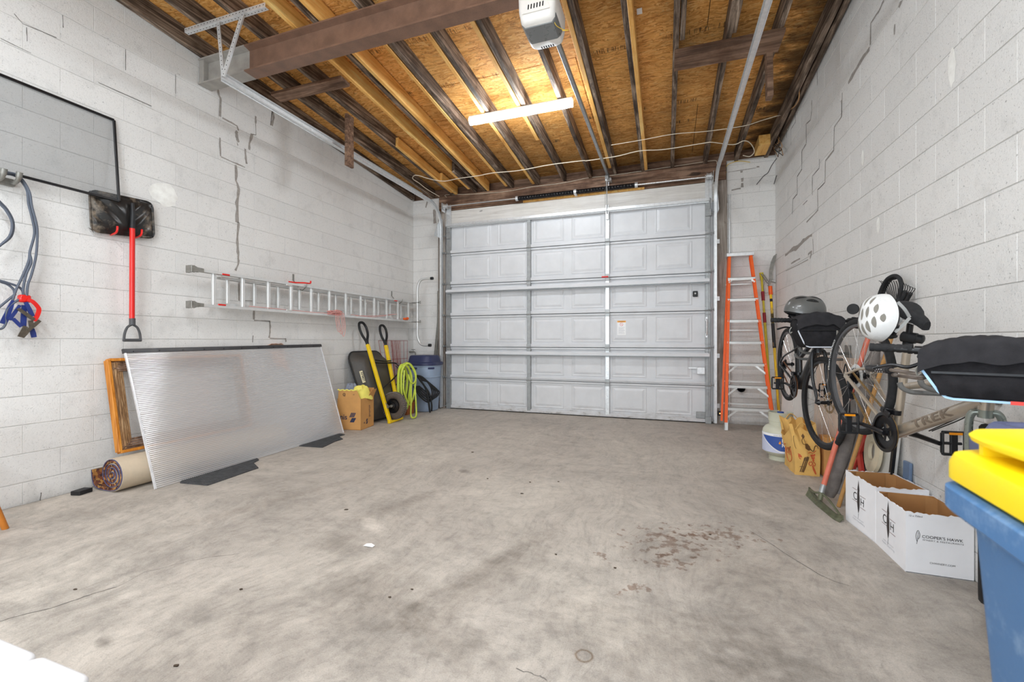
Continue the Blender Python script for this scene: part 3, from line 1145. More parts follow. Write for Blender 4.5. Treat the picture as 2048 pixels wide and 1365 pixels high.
# ---- ceiling: roof deck, OSB sheets, joists
m = MB()
d = 0.165 + 0.014
m.add([(-4.5, WB - .1, zj(WB - .1) + d), (1.7, WB - .1, zj(WB - .1) + d), (1.7, 6.95, zj(6.95) + d), (-4.5, 6.95, zj(6.95) + d),
       (-4.5, WB - .1, zj(WB - .1) + d + .05), (1.7, WB - .1, zj(WB - .1) + d + .05), (1.7, 6.95, zj(6.95) + d + .05), (-4.5, 6.95, zj(6.95) + d + .05)],
      [(3, 2, 1, 0), (4, 5, 6, 7), (0, 1, 5, 4), (1, 2, 6, 5), (2, 3, 7, 6), (3, 0, 4, 7)])
ceiling = struct(m.build('ceiling', ROOF_FELT, smooth=0))
ys = [WB, -1.64, -.45, .74, 1.925, 3.115, 4.300, 5.49, 6.68, 6.95]
for r in range(len(ys) - 1):
    x = -4.47 + (0.0 if r % 2 else -1.2)
    while x < 1.66:
        a, e = max(x, -4.47), min(x + 2.41, 1.66)
        x += 2.41
        if e - a < .05:
            continue
        y0, y1 = ys[r] + .004, ys[r + 1] - .004
        o = random.uniform(0, .003)
        z0, z1 = zj(y0) + .165 + o, zj(y1) + .165 + o
        m = MB()
        a += .003
        e -= .003
        m.hexa([(a, y0, z0), (e, y0, z0), (e, y1, z1), (a, y1, z1), (a, y0, z0 + .012), (e, y0, z0 + .012), (e, y1, z1 + .012), (a, y1, z1 + .012)])
        m.build('osb_panel', OSB, ceiling, smooth=0)


def joist(x, w, y0, y1, h, mtl, name='joist', drop=0.0, dx=0.0):
    m = MB()
    a, c = V((x, y0, zj(y0) + h / 2 - drop)), V((x + dx, y1, zj(y1) + h / 2 - drop))
    m.bar(a, c, w, h, (0, 0, 1), .003)
    return m.build(name, mtl, ceiling, smooth=0)


H = 0.163
for x in (-4.235, -3.85, -3.46, -3.03, -2.86, -2.39, -1.945, -1.515, -1.095, -.725, -.325, .092, .51, .925, 1.29):
    if x == -3.03:
        joist(x, .045, 5.9, 6.72, H, OLD_WOOD)
    else:
        joist(x + random.uniform(-.006, .006), .048, WB, 6.75 if x > -4.2 else 6.7, H, OLD_WOOD, dx=random.uniform(-.01, .01))
for x, y0, y1, h in ((-3.075, 1.2, 6.55, .155), (-2.79, 1.4, 6.70, .16), (-2.438, 3.05, 6.62, .15), (-1.993, 3.05, 6.66, .10),
                     (-.77, 2.2, 6.45, .14), (-.275, 3.1, 6.66, .14), (-3.415, 5.0, 6.6, .13), (-1.56, 3.0, 5.4, .08), (.138, 3.0, 4.15, .12), (.555, 3.0, 4.2, .12)):
    joist(x, .040, y0, y1, h, NEW_WOOD if x < 0 else OLD_WOOD, drop=.004)
joist(-3.38, .05, 6.15, 6.7, .14, NEW_WOOD)
joist(1.20, .14, 6.35, 6.66, .13, NEW_WOOD)
for x0, x1, ya, yb in ((-4.05, -3.12, 3.58, 3.72), (.075, .955, 4.235, 4.50)):
    m = MB()
    yc = (ya + yb) / 2
    m.bar((x0, yc, zj(yc) - .022), (x1, yc + .01, zj(yc) - .022), yb - ya, .036, (0, SLOPE, 1), .003)
    m.build('nailed_board', OLD_WOOD_X, ceiling, smooth=0)
m = MB()
m.bar((-3.50, 4.17, 3.20), (-3.50, 4.17, 3.80), .035, .12, (0, 1, 0), .003)
m.build('hanging_board', OLD_WOOD_X, ceiling, smooth=0)
m = MB()
m.bar((.885, 4.50, 3.36), (.885, 4.54, 3.90), .05, .09, (0, 1, 0), .003)
m.build('hanging_board', OLD_WOOD_X, ceiling, smooth=0)
m = MB()
m.bar((1.325, WB, zj(WB) + .10), (1.37, 6.6, zj(6.6) + .10), .05, .13, (0, 0, 1))
m.build('wall_plate', OLD_WOOD, ceiling, smooth=0)
for px, py in ((1279, 22), (748, 239)):
    m = MB()
    c = oJ(px, py, .160)
    m.obox(c, (.022, 0, 0), (0, .035, 0), (0, 0, .0015))
    m.build('paper_tag', LABEL_W, ceiling, smooth=0)

# ---- header, boards and jambs round the door
m = MB()
m.box((-3.72, 6.70, 3.405), (0.79, 6.90, 3.66), .006)
struct(m.build('trim_1', OLD_WOOD_X, smooth=0))
m = MB()
m.box((-3.60, 6.715, 3.13), (0.655, 6.80, 3.40), .004)
struct(m.build('trim_2', WHITE_WOOD, smooth=0))
m = MB()
m.box((-3.735, 6.70, 0), (-3.60, 6.83, 3.405), .004)
struct(m.build('trim_3', JAMB_WOOD, smooth=0))
m = MB()
m.box((0.655, 6.70, 0), (0.80, 6.83, 3.405), .004)
struct(m.build('trim_4', JAMB_WOOD, smooth=0))
m = MB()
m.box((-2.18, 6.69, 3.395), (-.3, 6.71, 3.43), .003)
struct(m.build('trim_5', NEW_WOOD, smooth=0))
m = MB()
m.box((-4.3, 6.80, 3.662), (1.45, 6.86, 3.835), .003)
struct(m.build('trim_6', OLD_WOOD_X, smooth=0))

# ---- overhead door (inside face towards -Y)
YD = 6.70
m = MB()
m.box((-3.60, YD + .045, 0.0), (0.655, YD + .06, 3.18))
door = struct(m.build('door_1', DOORW, smooth=0))
ZB = [0.012, 0.530, 1.057, 1.583, 2.118, 2.650, 3.17]
PX = [(-3.245, -2.743), (-2.62, -2.116), (-2.006, -1.505), (-1.389, -.878), (-.775, -.269), (-.153, .351)]
STX = [-3.505, -2.07, -.832, .552]
for k in range(6):
    z0, z1 = ZB[k], ZB[k + 1] - .004
    m = MB()
    m.box((-3.56, YD, z0), (.612, YD + .045, z1), .004)
    m.box((-3.54, YD - .046, z0 + .004), (.59, YD + .002, z0 + .036), .006)      # bottom rail with its lip
    m.box((-3.54, YD - .046, z0 + .004), (.59, YD - .040, z0 + .052), .002)
    m.box((-3.54, YD - .030, z1 - .030), (.59, YD + .002, z1 - .002), .004)      # top rail
    sec = m.build('door_section', DOORW, door, smooth=30)
    for (xa, xb) in PX:
        za, zb = z0 + .082, z0 + .465
        m = MB()
        r = lambda d, y: [(xa + d, y, za + d), (xb - d, y, za + d), (xb - d, y, zb - d), (xa + d, y, zb - d)]
        rings = [r(0, YD + .001), r(0, YD - .003), r(.012, YD - .007), r(.024, YD - .002), r(.030, YD - .0015), r(.062, YD - .011), r(.066, YD - .011)]
        m.loft([[V(p) for p in q] for q in rings], cap=(False, True))
        m.build('raised_panel', DOORW, sec, smooth=0)
    for i, x in enumerate(STX):
        w = .033 if i in (0, 3) else .029
        m = MB()
        m.box((x - w, YD - .052, z0 + .03), (x + w, YD + .001, z1 - .006), .003)
        st = m.build('stile', GALV if i == 2 else GALV_D, door, smooth=0)
        h = MB()
        for q in range(9):
            zz = z0 + .07 + q * .048
            h.cyl((x + (.008 if q % 2 else -.006), YD - .0545, zz), (x + (.008 if q % 2 else -.006), YD - .051, zz), .004, 6)
        h.build('rivet', GALV_D, st, kind='stuff')
    if k:
        for i, x in enumerate(STX):                    # hinges across the joint
            m = MB()
            w = .034
            m.box((x - w, YD - .058, z0 - .055), (x + w, YD - .051, z0 + .05), .002)
            m.cyl((x - w - .004, YD - .062, z0), (x + w + .004, YD - .062, z0), .009, 8)
            if i in (0, 3):
                sgn = -1 if i == 0 else 1
                m.cyl((x, YD - .068, z0 + .012), (x + sgn * .10, YD - .068, z0 + .012), .006, 8)
                m.cyl((x + sgn * .075, YD - .068, z0 + .012), (x + sgn * .098, YD - .068, z0 + .012), .022, 12)
                m.prism([(-.03, 0), (.03, 0), (.012, .06), (-.012, .06)], (x, YD - .058, z0 + .05), (1, 0, 0), (0, 0, 1), (0, .005, 0))
            m.build('hinge', GALV_D, door, smooth=40)
for zc in (3.125, 2.000, .957):                        # stiffening struts: hat channels
    m = MB()
    p = [(-.032, 0), (-.032, .010), (-.021, .010), (-.019, .058), (.019, .058), (.021, .010), (.032, .010), (.032, 0)]
    m.prism(p, (-3.53, YD - .050, zc), (0, 0, 1), (0, -1, 0), (4.10, 0, 0))
    m.build('strut', GALV if zc > 3 else DOORW, door, smooth=0)
    if zc < 3:
        m = MB()
        m.box((-3.53, YD - .112, zc - .024), (.57, YD - .106, zc - .016))
        m.box((-3.53, YD - .09, zc - .040), (.57, YD - .052, zc - .036))
        m.build('strut_lip', GALV_D, door, smooth=0)
for zc in (2.95, .05):
    for i, x in ((0, STX[0]), (3, STX[3])):
        m = MB()
        sgn = -1 if i == 0 else 1
        m.box((x - .035, YD - .075, zc - .05), (x + .045 * 1, YD - .051, zc + .05), .004)
        m.cyl((x, YD - .068, zc), (x + sgn * .10, YD - .068, zc), .006, 8)
        m.build('roller_bracket', GALV_D, door, smooth=40)
m = MB()                                               # grab handle on the right-hand stile
x, zt, zb = .535, 1.465, 1.235
m.tube(catmull([(x, YD - .055, zt), (x, YD - .085, zt - .03), (x, YD - .09, zt - .11), (x, YD - .085, zb + .03), (x, YD - .055, zb)], 5), .008, 8)
m.obox((x, YD - .055, zt), (.014, 0, 0), (0, .003, 0), (0, 0, .03), .002)
m.obox((x, YD - .055, zb), (.014, 0, 0), (0, .003, 0), (0, 0, .03), .002)
m.build('handle', GALV, door)
m = MB()
m.box((.41, YD - .075, .69), (.515, YD - .04, .79), .004)
m.box((.30, YD - .06, .765), (.42, YD - .05, .785), .002)
m.build('slide_lock', GALV, door, smooth=0)
m = MB()
m.box((.40, YD - .06, .07), (.52, YD - .045, .16), .004)
m.build('corner_bracket', GALV_D, door, smooth=0)
m = MB()
m.box((.358, YD - .035, 1.785), (.423, YD + .001, 1.865), .006)
sen = m.build('sensor_box', BLK, door, label='small black square sensor stuck on the door')
m = MB()
m.torus((.390, YD - .0355, 1.830), (0, 1, 0), .010, .0018, 16, 5)
m.box((.386, YD - .0362, 1.824), (.394, YD - .0352, 1.834))
m.build('print', WHITE_INK, sen, smooth=0)
m = MB()
m.box((-.69, YD - .0135, 1.245), (-.565, YD - .0115, 1.46))
lb = m.build('warning_label', LABEL_W, door, label='white and orange warning sticker on the door', smooth=0)
m = MB()
m.box((-.69, YD - .0142, 1.435), (-.565, YD - .0134, 1.46))
m.build('orange_band', mat('warning_orange', P(226, 150, 40), .5), lb, smooth=0)
m = MB()
text(m, 'WARNING', (-.6275, YD - .0146, 1.441), (1, 0, 0), (0, 0, 1), width=.085)
m.build('print', INK, lb, smooth=0)
m = MB()
m.torus((-.6275, YD - .0138, 1.405), (0, 1, 0), .022, .002, 24, 5)
m.bar((-.643, YD - .0138, 1.42), (-.612, YD - .0138, 1.39), .003, .001, (0, 1, 0))
m.build('red_ring', LETTER_RED, lb)
m = MB()
for q in range(7):
    m.box((-.675 + .004 * (q % 2), YD - .0139, 1.265 + q * .015), (-.58 - .008 * (q % 3), YD - .0134, 1.2685 + q * .015))
m.build('small_print', mat('grey_print', P(170, 172, 178), .6), lb, smooth=0, kind='stuff')
m = MB()                                               # weather seal at the foot of the door
m.box((-3.57, YD - .005, 0.0), (.62, YD + .05, .014), .004)
m.build('bottom_seal', BLK_RUB, door, smooth=0)


# ================================================================== OVERHEAD
# ---- steel beam carrying the joists
BZ0, BZ1, BY = 3.64, 3.885, 3.015
bt = thing('steel_beam', 'brown steel I-beam crossing under the joists, grey where it enters the left wall', 'beam', (-1.4, BY, BZ0))


def ibeam(m, x0, x1):
    w, t, k = .066, .013, .008
    m.prism([(-w, 0), (w, 0), (w, t), (k, t + .012), (k, BZ1 - BZ0 - t - .012), (w, BZ1 - BZ0 - t), (w, BZ1 - BZ0), (-w, BZ1 - BZ0), (-w, BZ1 - BZ0 - t), (-k, BZ1 - BZ0 - t - .012), (-k, t + .012), (-w, t)],
            (x0, BY, BZ0), (0, 1, 0), (0, 0, 1), (x1 - x0, 0, 0))


m = MB()
ibeam(m, -3.66, 1.33)
m.build('beam_section', BROWN_STEEL, bt, smooth=0)
m = MB()
ibeam(m, -4.262, -3.66)
m.build('painted_end', GREY_STEEL, bt, label='grey painted end', smooth=0)
m = MB()
m.box((-4.26, BY - .058, BZ0 + .014), (-4.20, BY - .006, BZ1 - .014), .004)
m.build('end_stiffener', GREY_STEEL, bt, smooth=0)

# ---- LED shop light
lt = thing('shop_light', 'lit white LED shop light hung across the joists near the door', 'lamp', (-1.56, 4.65, 3.72))
m = MB()
m.prism([(-.030, .022), (.030, .022), (.036, .0), (-.036, .0)], (-2.17, 4.65, 3.7615), (0, 1, 0), (0, 0, 1), (1.22, 0, 0))
m.build('housing', SILVER_BOX, lt, smooth=0)
m = MB()
p = [(.046 * cos(a), .012 - .046 * sin(a)) for a in [-.55 + (pi + 1.1) * k / 16 for k in range(17)]]
m.prism(p, (-2.165, 4.65, 3.725), (0, 1, 0), (0, 0, 1), (1.21, 0, 0))
m.build('diffuser', TUBE_GLOW, lt, smooth=50)
for x in (-1.945, -1.095):
    m = MB()
    m.tube([(x, 4.65, 3.778), (x, 4.65, zj(4.65) + .01)], .003, 6)
    m.build('hanger_wire', GALV, lt)

# ---- garage door opener with its rail
op = thing('door_opener', 'white garage door opener with grey lens hung in the middle of the ceiling', 'opener', (-.84, 3.15, 3.40))
ox = -.855
def rrect(cx, cz, hw, hd, r, z, n=4):
    out = []
    for sx, sy, a0 in ((1, 1, 0), (-1, 1, pi / 2), (-1, -1, pi), (1, -1, 3 * pi / 2)):
        for k in range(n + 1):
            a = a0 + pi / 2 * k / n
            out.append(V((cx + sx * (hw - r) + r * cos(a), cz + sy * (hd - r) + r * sin(a), z)))
    return out
m = MB()
m.loft([rrect(ox, 3.09, .100, .145, .04, 3.405), rrect(ox, 3.09, .122, .165, .045, 3.425), rrect(ox, 3.09, .134, .178, .04, 3.49), rrect(ox, 3.09, .136, .18, .035, 3.60), rrect(ox, 3.09, .125, .17, .03, 3.622)])
m.build('housing', SILVER_BOX, op, smooth=45)
m = MB()
m.loft([rrect(ox, 3.065, .105, .085, .012, 3.3995), rrect(ox, 3.065, .124, .10, .012, 3.424), rrect(ox, 3.065, .131, .105, .01, 3.452)], cap=(True, False))
m.build('light_lens', LENS, op, smooth=30)
m = MB()                                               # recessed end panel with cooling slots
m.prism([(-.10, 0), (.10, 0), (.075, .085), (-.075, .085)], (ox, 2.9135, 3.455), (1, 0, 0), (0, 0, 1), (0, -.006, 0))
ep = m.build('end_panel', SILVER_BOX, op, smooth=0)
m = MB()
for i in range(6):
    x = -.055 + i * .021
    m.prism([(x - .004, .012), (x + .005, .012), (x + .008, .045), (x - .001, .045)], (ox, 2.9070, 3.465), (1, 0, 0), (0, 0, 1), (0, -.0008, 0))
m.build('vent_slot', DARK_SLOT, ep, smooth=0, kind='stuff')
m = MB()
for i in range(6):
    m.obox((ox - .04 + i * .018, 3.220, 3.4040), (.0035, 0, 0), (0, .018, .004), (0, 0, .002))
m.build('vent_slot', DARK_SLOT, op, smooth=0, kind='stuff')
m = MB()
m.bar((ox + .005, 3.20, 3.640), (-.815, 6.66, 3.625), .035, .04, (0, 0, 1), .003)
m.build('rail', GALV_D, op, smooth=0)
m = MB()
m.box((-.86, 6.60, 3.55), (-.77, 6.71, 3.60), .004)
m.bar((-.815, 6.66, 3.64), (-.815, 6.69, 3.50), .05, .006, (1, 0, 0))
m.build('header_bracket', GALV, op, smooth=0)
m = MB()
m.bar((-.822, 6.50, 3.60), (-.822, 6.53, 3.56), .05, .07, (0, 1, 0), .004)
m.tube([(-.822, 6.51, 3.58), (-.83, 6.57, 3.36), (-.832, 6.60, 3.06)], .007, 6)
m.build('door_arm', GALV_D, op)
m = MB()
m.bar((-.832, 6.62, 3.20), (-.832, 6.63, 2.98), .045, .012, (0, 1, 0), .003)
m.build('arm_bracket', GALV, op, smooth=0)
m = MB()
m.tube(catmull([(-.84, 6.50, 3.56), (-.845, 6.49, 3.1), (-.845, 6.50, 2.6), (-.85, 6.52, 2.12)], 4), .0022, 5)
cord = m.build('release_cord', GALV_D, op)
m = MB()
m.bar((-.90, 6.52, 2.105), (-.80, 6.52, 2.105), .022, .022, (0, 0, 1), .006)
m.build('release_handle', RED, op, label='small red pull handle')
m = MB()
m.tube(catmull([(ox + .10, 2.98, 3.45), (ox + .118, 3.01, 3.40), (ox + .145, 3.07, 3.405), (ox + .17, 3.09, 3.40)], 5), .0025, 5)
m.tube([(ox + .15, 3.08, 3.398), (ox + .19, 3.10, 3.405)], .004, 5)
m.build('antenna_wire', WIRE_Y, op, label='yellow wire')
m = MB()
for x in (ox - .09, ox + .09):
    m.bar((x, 3.15, 3.60), (x, 3.15, zj(3.15) + .02), .03, .004, (0, 1, 0))
m.build('mounting_strap', GALV, op, smooth=0)

# ---- door tracks with their hangers
TZ, R0, YT = 3.44, .38, 6.615


def track(x, side, label):
    t = thing('door_track', label, 'track', (x, YT, 0))
    path = [V((x, YT, 0.02)), V((x, YT, 1.5)), V((x, YT, TZ - R0))]
    nrm = [V((0, -1, 0))] * 3
    for k in range(1, 9):
        a = pi / 2 * k / 8
        path.append(V((x, YT - R0 + R0 * cos(a), TZ - R0 + R0 * sin(a))))
        nrm.append(V((0, -cos(a), -sin(a))))
    path.append(V((x, 2.72, TZ + .02)))
    nrm.append(V((0, 0, -1)))
    prof = [(-.028, .034), (-.028, 0), (.028, 0), (.028, .034), (.0255, .034), (.0255, .0025), (-.0255, .0025), (-.0255, .034)]
    ring = [[p + n * a + V((-side * (c - .017), 0, 0)) for a, c in prof] for p, n in zip(path, nrm)]
    m = MB()
    m.loft(ring)
    bm_ = m.build('track_channel', GALV, t, smooth=30)
    m = MB()                                           # stiffening angle along the horizontal run
    y0, y1 = (2.72, 6.0)
    xx = x + side * .020
    m.box((xx - .002, y0, TZ - .024), (xx + .002, y1, TZ + .045))
    m.box((min(xx, xx - side * .03), y0, TZ + .043), (max(xx, xx - side * .03), y1, TZ + .047))
    m.build('track_angle', GALV, t, smooth=0)
    m = MB()
    for zc in (.25, .95, 1.75, 2.55):
        m.box((x + side * .018 - .002, YT - .02, zc - .03), (x + side * .018 + .002, 6.70, zc + .03))
        m.box((min(x + side * .018, x + side * .06), 6.690, zc - .03), (max(x + side * .018, x + side * .06), 6.699, zc + .03))
        m.cyl((x + side * .042, 6.69, zc), (x + side * .042, 6.682, zc), .009, 6)
    m.build('jamb_bracket', GALV, t, smooth=0, kind='stuff')
    m = MB()                                           # flag bracket at the curve
    m.prism([(0, 0), (.30, 0), (.10, .34), (0, .34)], (x + side * .022, 6.70, 2.92), (0, -1, 0), (0, 0, 1), (side * .003, 0, 0))
    m.build('flag_bracket', GALV, t, smooth=0)
    return t


track(-3.625, -1, 'galvanised door track running along the left wall side')
track(.645, 1, 'galvanised door track running along the right wall side')


def angle_iron(m, holes, a, b, w=.034, up=(0, 0, 1), flip=1):
    a, b = V(a), V(b)
    d, s, u = frame_of(b - a, up)
    L = (b - a).length
    m.obox((a + b) / 2 + u * (w / 2), d * (L / 2), s * .0015, u * (w / 2))
    m.obox((a + b) / 2 + s * (flip * w / 2), d * (L / 2), u * .0015, s * (w / 2))
    k = int(L / .036)
    for i in range(k):
        p = a + d * (L * (i + .5) / k)
        for c, n in ((p + u * w * .55, s), (p + s * (flip * w * .55), u)):
            for sg in (-1, 1):
                holes.cyl(c + n * (sg * .0016), c + n * (sg * .0022), .0048, 6)


hg = thing('track_hanger', 'perforated angle iron hanger screwed to the joists above the left track end', 'bracket', (-3.6, 2.70, 3.45))
zt = zj(2.67) - .004
for a, b, nm, up, fl_ in (((-4.02, 2.665, zt - .034), (-3.09, 2.68, zt - .034), 'angle_bar', (0, 0, 1), -1),
                          ((-3.615, 2.70, 3.44), (-3.64, 2.672, zt - .01), 'angle_bar', (1, 0, 0), 1),
                          ((-3.600, 2.69, 3.44), (-3.33, 2.660, zt - .03), 'angle_bar', (1, 0, 0), 1)):
    m, h = MB(), MB()
    angle_iron(m, h, a, b, .036, up, fl_)
    o = m.build(nm, GALV, hg, smooth=0)
    h.build('punched_hole', DARK_SLOT, o, smooth=0, kind='stuff')

# ---- torsion shaft
ts = thing('torsion_shaft', 'torsion spring shaft with black coil spring above the garage door', 'spring', (-1.45, 6.60, 3.44))
m = MB()
m.cyl((-3.60, 6.60, 3.452), (.62, 6.60, 3.438), .0135, 12)
m.build('shaft', CHROME, ts)
m = MB()
hx = []
x0, x1 = -2.235, -.42
N = 1900
coil = [V((x0 + (x1 - x0) * i / N, 6.60 + .030 * cos(2 * pi * i / 12), 3.440 + .030 * sin(2 * pi * i / 12))) for i in range(N + 1)]
m.tube(coil, .0055, 4)
m.build('spring', BLK_MET, ts, smooth=60)
for x in (-2.25, -.41, -1.31):
    m = MB()
    m.cyl((x - .02, 6.60, 3.44), (x + .02, 6.60, 3.44), .038, 14)
    if x == -1.31:
        m.box((x - .02, 6.59, 3.40), (x + .02, 6.70, 3.48), .003)
    m.build('spring_cone' if x != -1.31 else 'centre_bearing', GALV, ts)
for x, sg in ((-3.53, -1), (.56, 1)):
    m = MB()
    m.lathe([(.02, -.03), (.045, -.028), (.045, -.02), (.036, -.012), (.036, .022), (.047, .03), (.047, .036), (.02, .038)], (x, 6.60, 3.445), (sg, 0, 0), 20)
    m.build('cable_drum', GALV, ts)
    m = MB()
    m.box((x + sg * .055 - .002, 6.55, 3.36), (x + sg * .055 + .002, 6.70, 3.50))
    m.box((x - .04, 6.694, 3.10), (x + .05, 6.70, 3.50))
    m.build('end_plate', GALV, ts, smooth=0)
    m = MB()
    m.cyl((x - sg * .0, 6.565, 3.44), (x - sg * .0, 6.64, .15), .0018, 5)
    m.build('lift_cable', GALV_D, ts)

# ---- photo eyes
for px, x, em, col in ((885, -3.70, LED_GREEN, 'green'), (1432, .70, LED_AMBER, 'amber')):
    e = thing('safety_sensor', 'small black photo eye with lit %s lamp near the floor beside the door track' % col, 'sensor', (x, 6.60, .12))
    m = MB()
    m.box((x - .025, 6.60, .125), (x + .025, 6.66, .185), .006)
    m.build('body', BLK, e, smooth=0)
    m = MB()
    m.ball((x, 6.598, .158), .010, 8)
    m.build('lamp', em, e)
    m = MB()
    m.bar((x, 6.64, .15), (x, 6.70, .15), .03, .004)
    m.build('bracket', GALV, e, smooth=0)

# ---- wiring
def wire(name, label, pts, r, m_, n=5, cat='cable', sm=5, group=None):
    x = MB()
    x.tube(catmull(pts, sm), r, n)
    o = x.build(name, m_, None, smooth=60)
    return tag(o, label, cat, group)


z7 = lambda x, y: (800 + x / 4.6545, 320 + y / 4.6545)
z2 = lambda x, y: (900 + x / 2.56, y / 2.56)
z5 = lambda x, y: (1290 + x / 4.265, y / 4.265)
p = [z7(365, 338), z7(250, 270), z7(180, 215), z7(125, 180), z7(120, 155), z7(145, 140), z7(195, 150), z7(240, 165), z7(320, 185), z7(420, 195), z7(550, 170), z7(730, 145), z7(860, 120), z7(1110, 96), z7(1400, 42), z7(1700, 5)]
p += [z2(700, 822), z2(850, 800), z2(970, 772), z2(1100, 764), z2(1300, 732), z2(1345, 728), z2(1450, 740), z2(1505, 720), z2(1540, 735), z2(1558, 775), z2(1535, 800), z2(1500, 795)]
wire('wiring_cable', 'white cable strung under the joists in front of the door, looped at both ends', [oJ(*q, -.012) for q in p], .006, WIRE_W)
wire('wiring_cable', 'thin white cable crossing the ceiling at the right and hanging down the wall', [oJ(*z2(*q), d) for q, d in (((825, 742), -.006), ((970, 718), -.006), ((1150, 685), -.006), ((1310, 672), -.006), ((1500, 645), -.006), ((1600, 615), .02), ((1690, 590), .05))] + [oR(*z2(1702, 605), .012), oR(*z2(1712, 635), .012), oR(*z2(1728, 662), .012)], .0045, WIRE_W)
p = [z7(432, 345), z7(436, 322), z7(700, 315), z7(1000, 290), z7(1220, 250), z7(1500, 215), z7(1750, 165), z7(1900, 150), z7(2040, 132)]
wire('wiring_cable', 'thin bell wire stapled along the timber header above the door', [oY(*q, 6.692) for q in p] + [oY(1180 + a / 5.12, 320 + c / 5.12, 6.692) for a, c in ((540, 110), (870, 62), (1200, 12), (1290, 5), (1300, 40))], .003, WIRE_W)
p = [(1661, 0), (1656, 21), (1648, 36), (1636, 68), (1627, 94), (1611, 131), (1604, 152), (1597, 173), (1583, 202), (1575, 220), (1556, 250), (1545, 275)]
wire('wiring_cable', 'tan cable running along the top of the right wall to the corner', [oX(*q, 1.30) for q in p], .010, WIRE_T)
wire('wiring_cable', 'second tan cable hanging looser along the top of the right wall', [oX(a + 7 * sin(i * 1.3) - 3, c + 3, 1.312) for i, (a, c) in enumerate(p)], .008, WIRE_T)
wire('wiring_cable', 'brown cable loop sagging from the bundle on the right wall', [oX(*z5(*q), 1.315) for q in ((1490, 300), (1460, 420), (1400, 540), (1345, 650), (1320, 740), (1310, 850), (1270, 910), (1215, 945))], .006, WIRE_T)
wbun = thing('wire_bundle', 'bundle of loose tan and black wires dangling in the top right corner', 'wires', oX(1555, 285, 1.33))
for k in range(7):
    a = [(1553 + random.uniform(-8, 12), 268 + random.uniform(-6, 6)), (1556 + random.uniform(-10, 10), 285), (1553 + random.uniform(-8, 12), 297 + random.uniform(-4, 4)), (1562 + random.uniform(-8, 6), 306 + random.uniform(-6, 10))]
    x = MB()
    x.tube(catmull([oX(*q, 1.33) for q in a], 5), .004, 5)
    x.build('wire', WIRE_T if k % 2 else BLK_RUB, wbun, smooth=60)
for pts in ([(1566, 300), (1545, 328), (1536, 345), (1527, 352), (1513, 369)], [(1566, 302), (1561, 320), (1560, 338), (1553, 352), (1548, 368)]):
    wire('loose_wire', 'black cut wire end hanging by the top right corner' + (', the left one' if pts[1][0] == 1545 else ', the right one'), [oY(*q, 6.68) for q in pts], .0045, BLK_RUB)
wire('wiring_cable', 'yellow cord looped on the wall above the right track', [oY(1180 + a / 5.12, 320 + c / 5.12, 6.72) for a, c in ((1395, 130), (1390, 80), (1420, 40), (1520, 10), (1640, 20))], .004, WIRE_Y)
wire('conduit', 'thin grey vertical conduit beside the left door jamb', [(-3.76, 6.735, .25), (-3.765, 6.735, 1.0), (-3.76, 6.735, 1.95), (-3.75, 6.73, 2.0)], .011, GREY_MET, 8, 'pipe', 2)
wire('conduit', 'thin pale vertical conduit behind the orange stepladder', [(.835, 6.73, .05), (.835, 6.73, 1.5), (.835, 6.73, 3.2)], .011, GALV, 8, 'pipe', 2)


# ================================================================== LEFT WALL
# ---- framed insect screen, hung with its foot swung out from the wall
tr = oX(228, 240, WL + .012)
br = oY(238, 402, tr.y)
sc = thing('window_screen', 'large grey mesh window screen in a thin dark frame on the left wall', 'screen', (tr.x, 1.6, br.z))
y0, y1 = .95, tr.y
tl, bl = V((tr.x, y0, tr.z)), V((br.x, y0, br.z))
nx = (tr - br).normalized().cross(V((0, 1, 0))).normalized()
m = MB()
for a, c in ((tl, tr), (bl, br), (br, tr), (bl, tl)):
    m.bar(a, c, .018, .014, nx, .002)
m.build('frame', BLK_MET, sc, smooth=0)
m = MB()
m.add([tl, tr, br, bl], [(0, 1, 2, 3)])
m.build('mesh', MESHMAT, sc, smooth=0)

# ---- snow shovel on two red hooks
sh = thing('snow_shovel', 'snow shovel hung blade up with red shaft and black ribbed blade', 'shovel', (-4.19, 2.35, 1.15))
c4 = [V((0, 2.084, 2.343)), V((0, 2.542, 2.373)), V((0, 2.558, 2.049)), V((0, 2.099, 2.006))]


def blade(u, v):                     # u along the width, v down
    r = .06
    uu, vv = u, v
    p = c4[0].lerp(c4[1], uu).lerp(c4[3].lerp(c4[2], uu), vv)
    e = min(u, 1 - u, v * .7, (1 - v) * .7)
    du = abs(u - .5) * 2
    dish = .055 * (1 - du ** 2.5) * (1 - (2 * v - 1) ** 4)
    rib = .006 * sin((v * 5.5 + du * 4.2) * 2.6) * (1 if .06 < e else 0) * min(1, du * 4)
    rim = .010 if e < .035 else 0
    cx, cv = min(u, 1 - u) * .47, min(v, 1 - v) * .33
    q = V(p)
    if cx < r and cv < r:            # rounded corners
        k = sqrt((r - cx) ** 2 + (r - cv) ** 2)
        if k > r:
            s_ = r / k
            ctr_u = r / .47 if u < .5 else 1 - r / .47
            ctr_v = r / .33 if v < .5 else 1 - r / .33
            q = c4[0].lerp(c4[1], ctr_u + (u - ctr_u) * s_).lerp(c4[3].lerp(c4[2], ctr_u + (u - ctr_u) * s_), ctr_v + (v - ctr_v) * s_)
    q.x = WL + .030 + dish + rib + rim
    return q


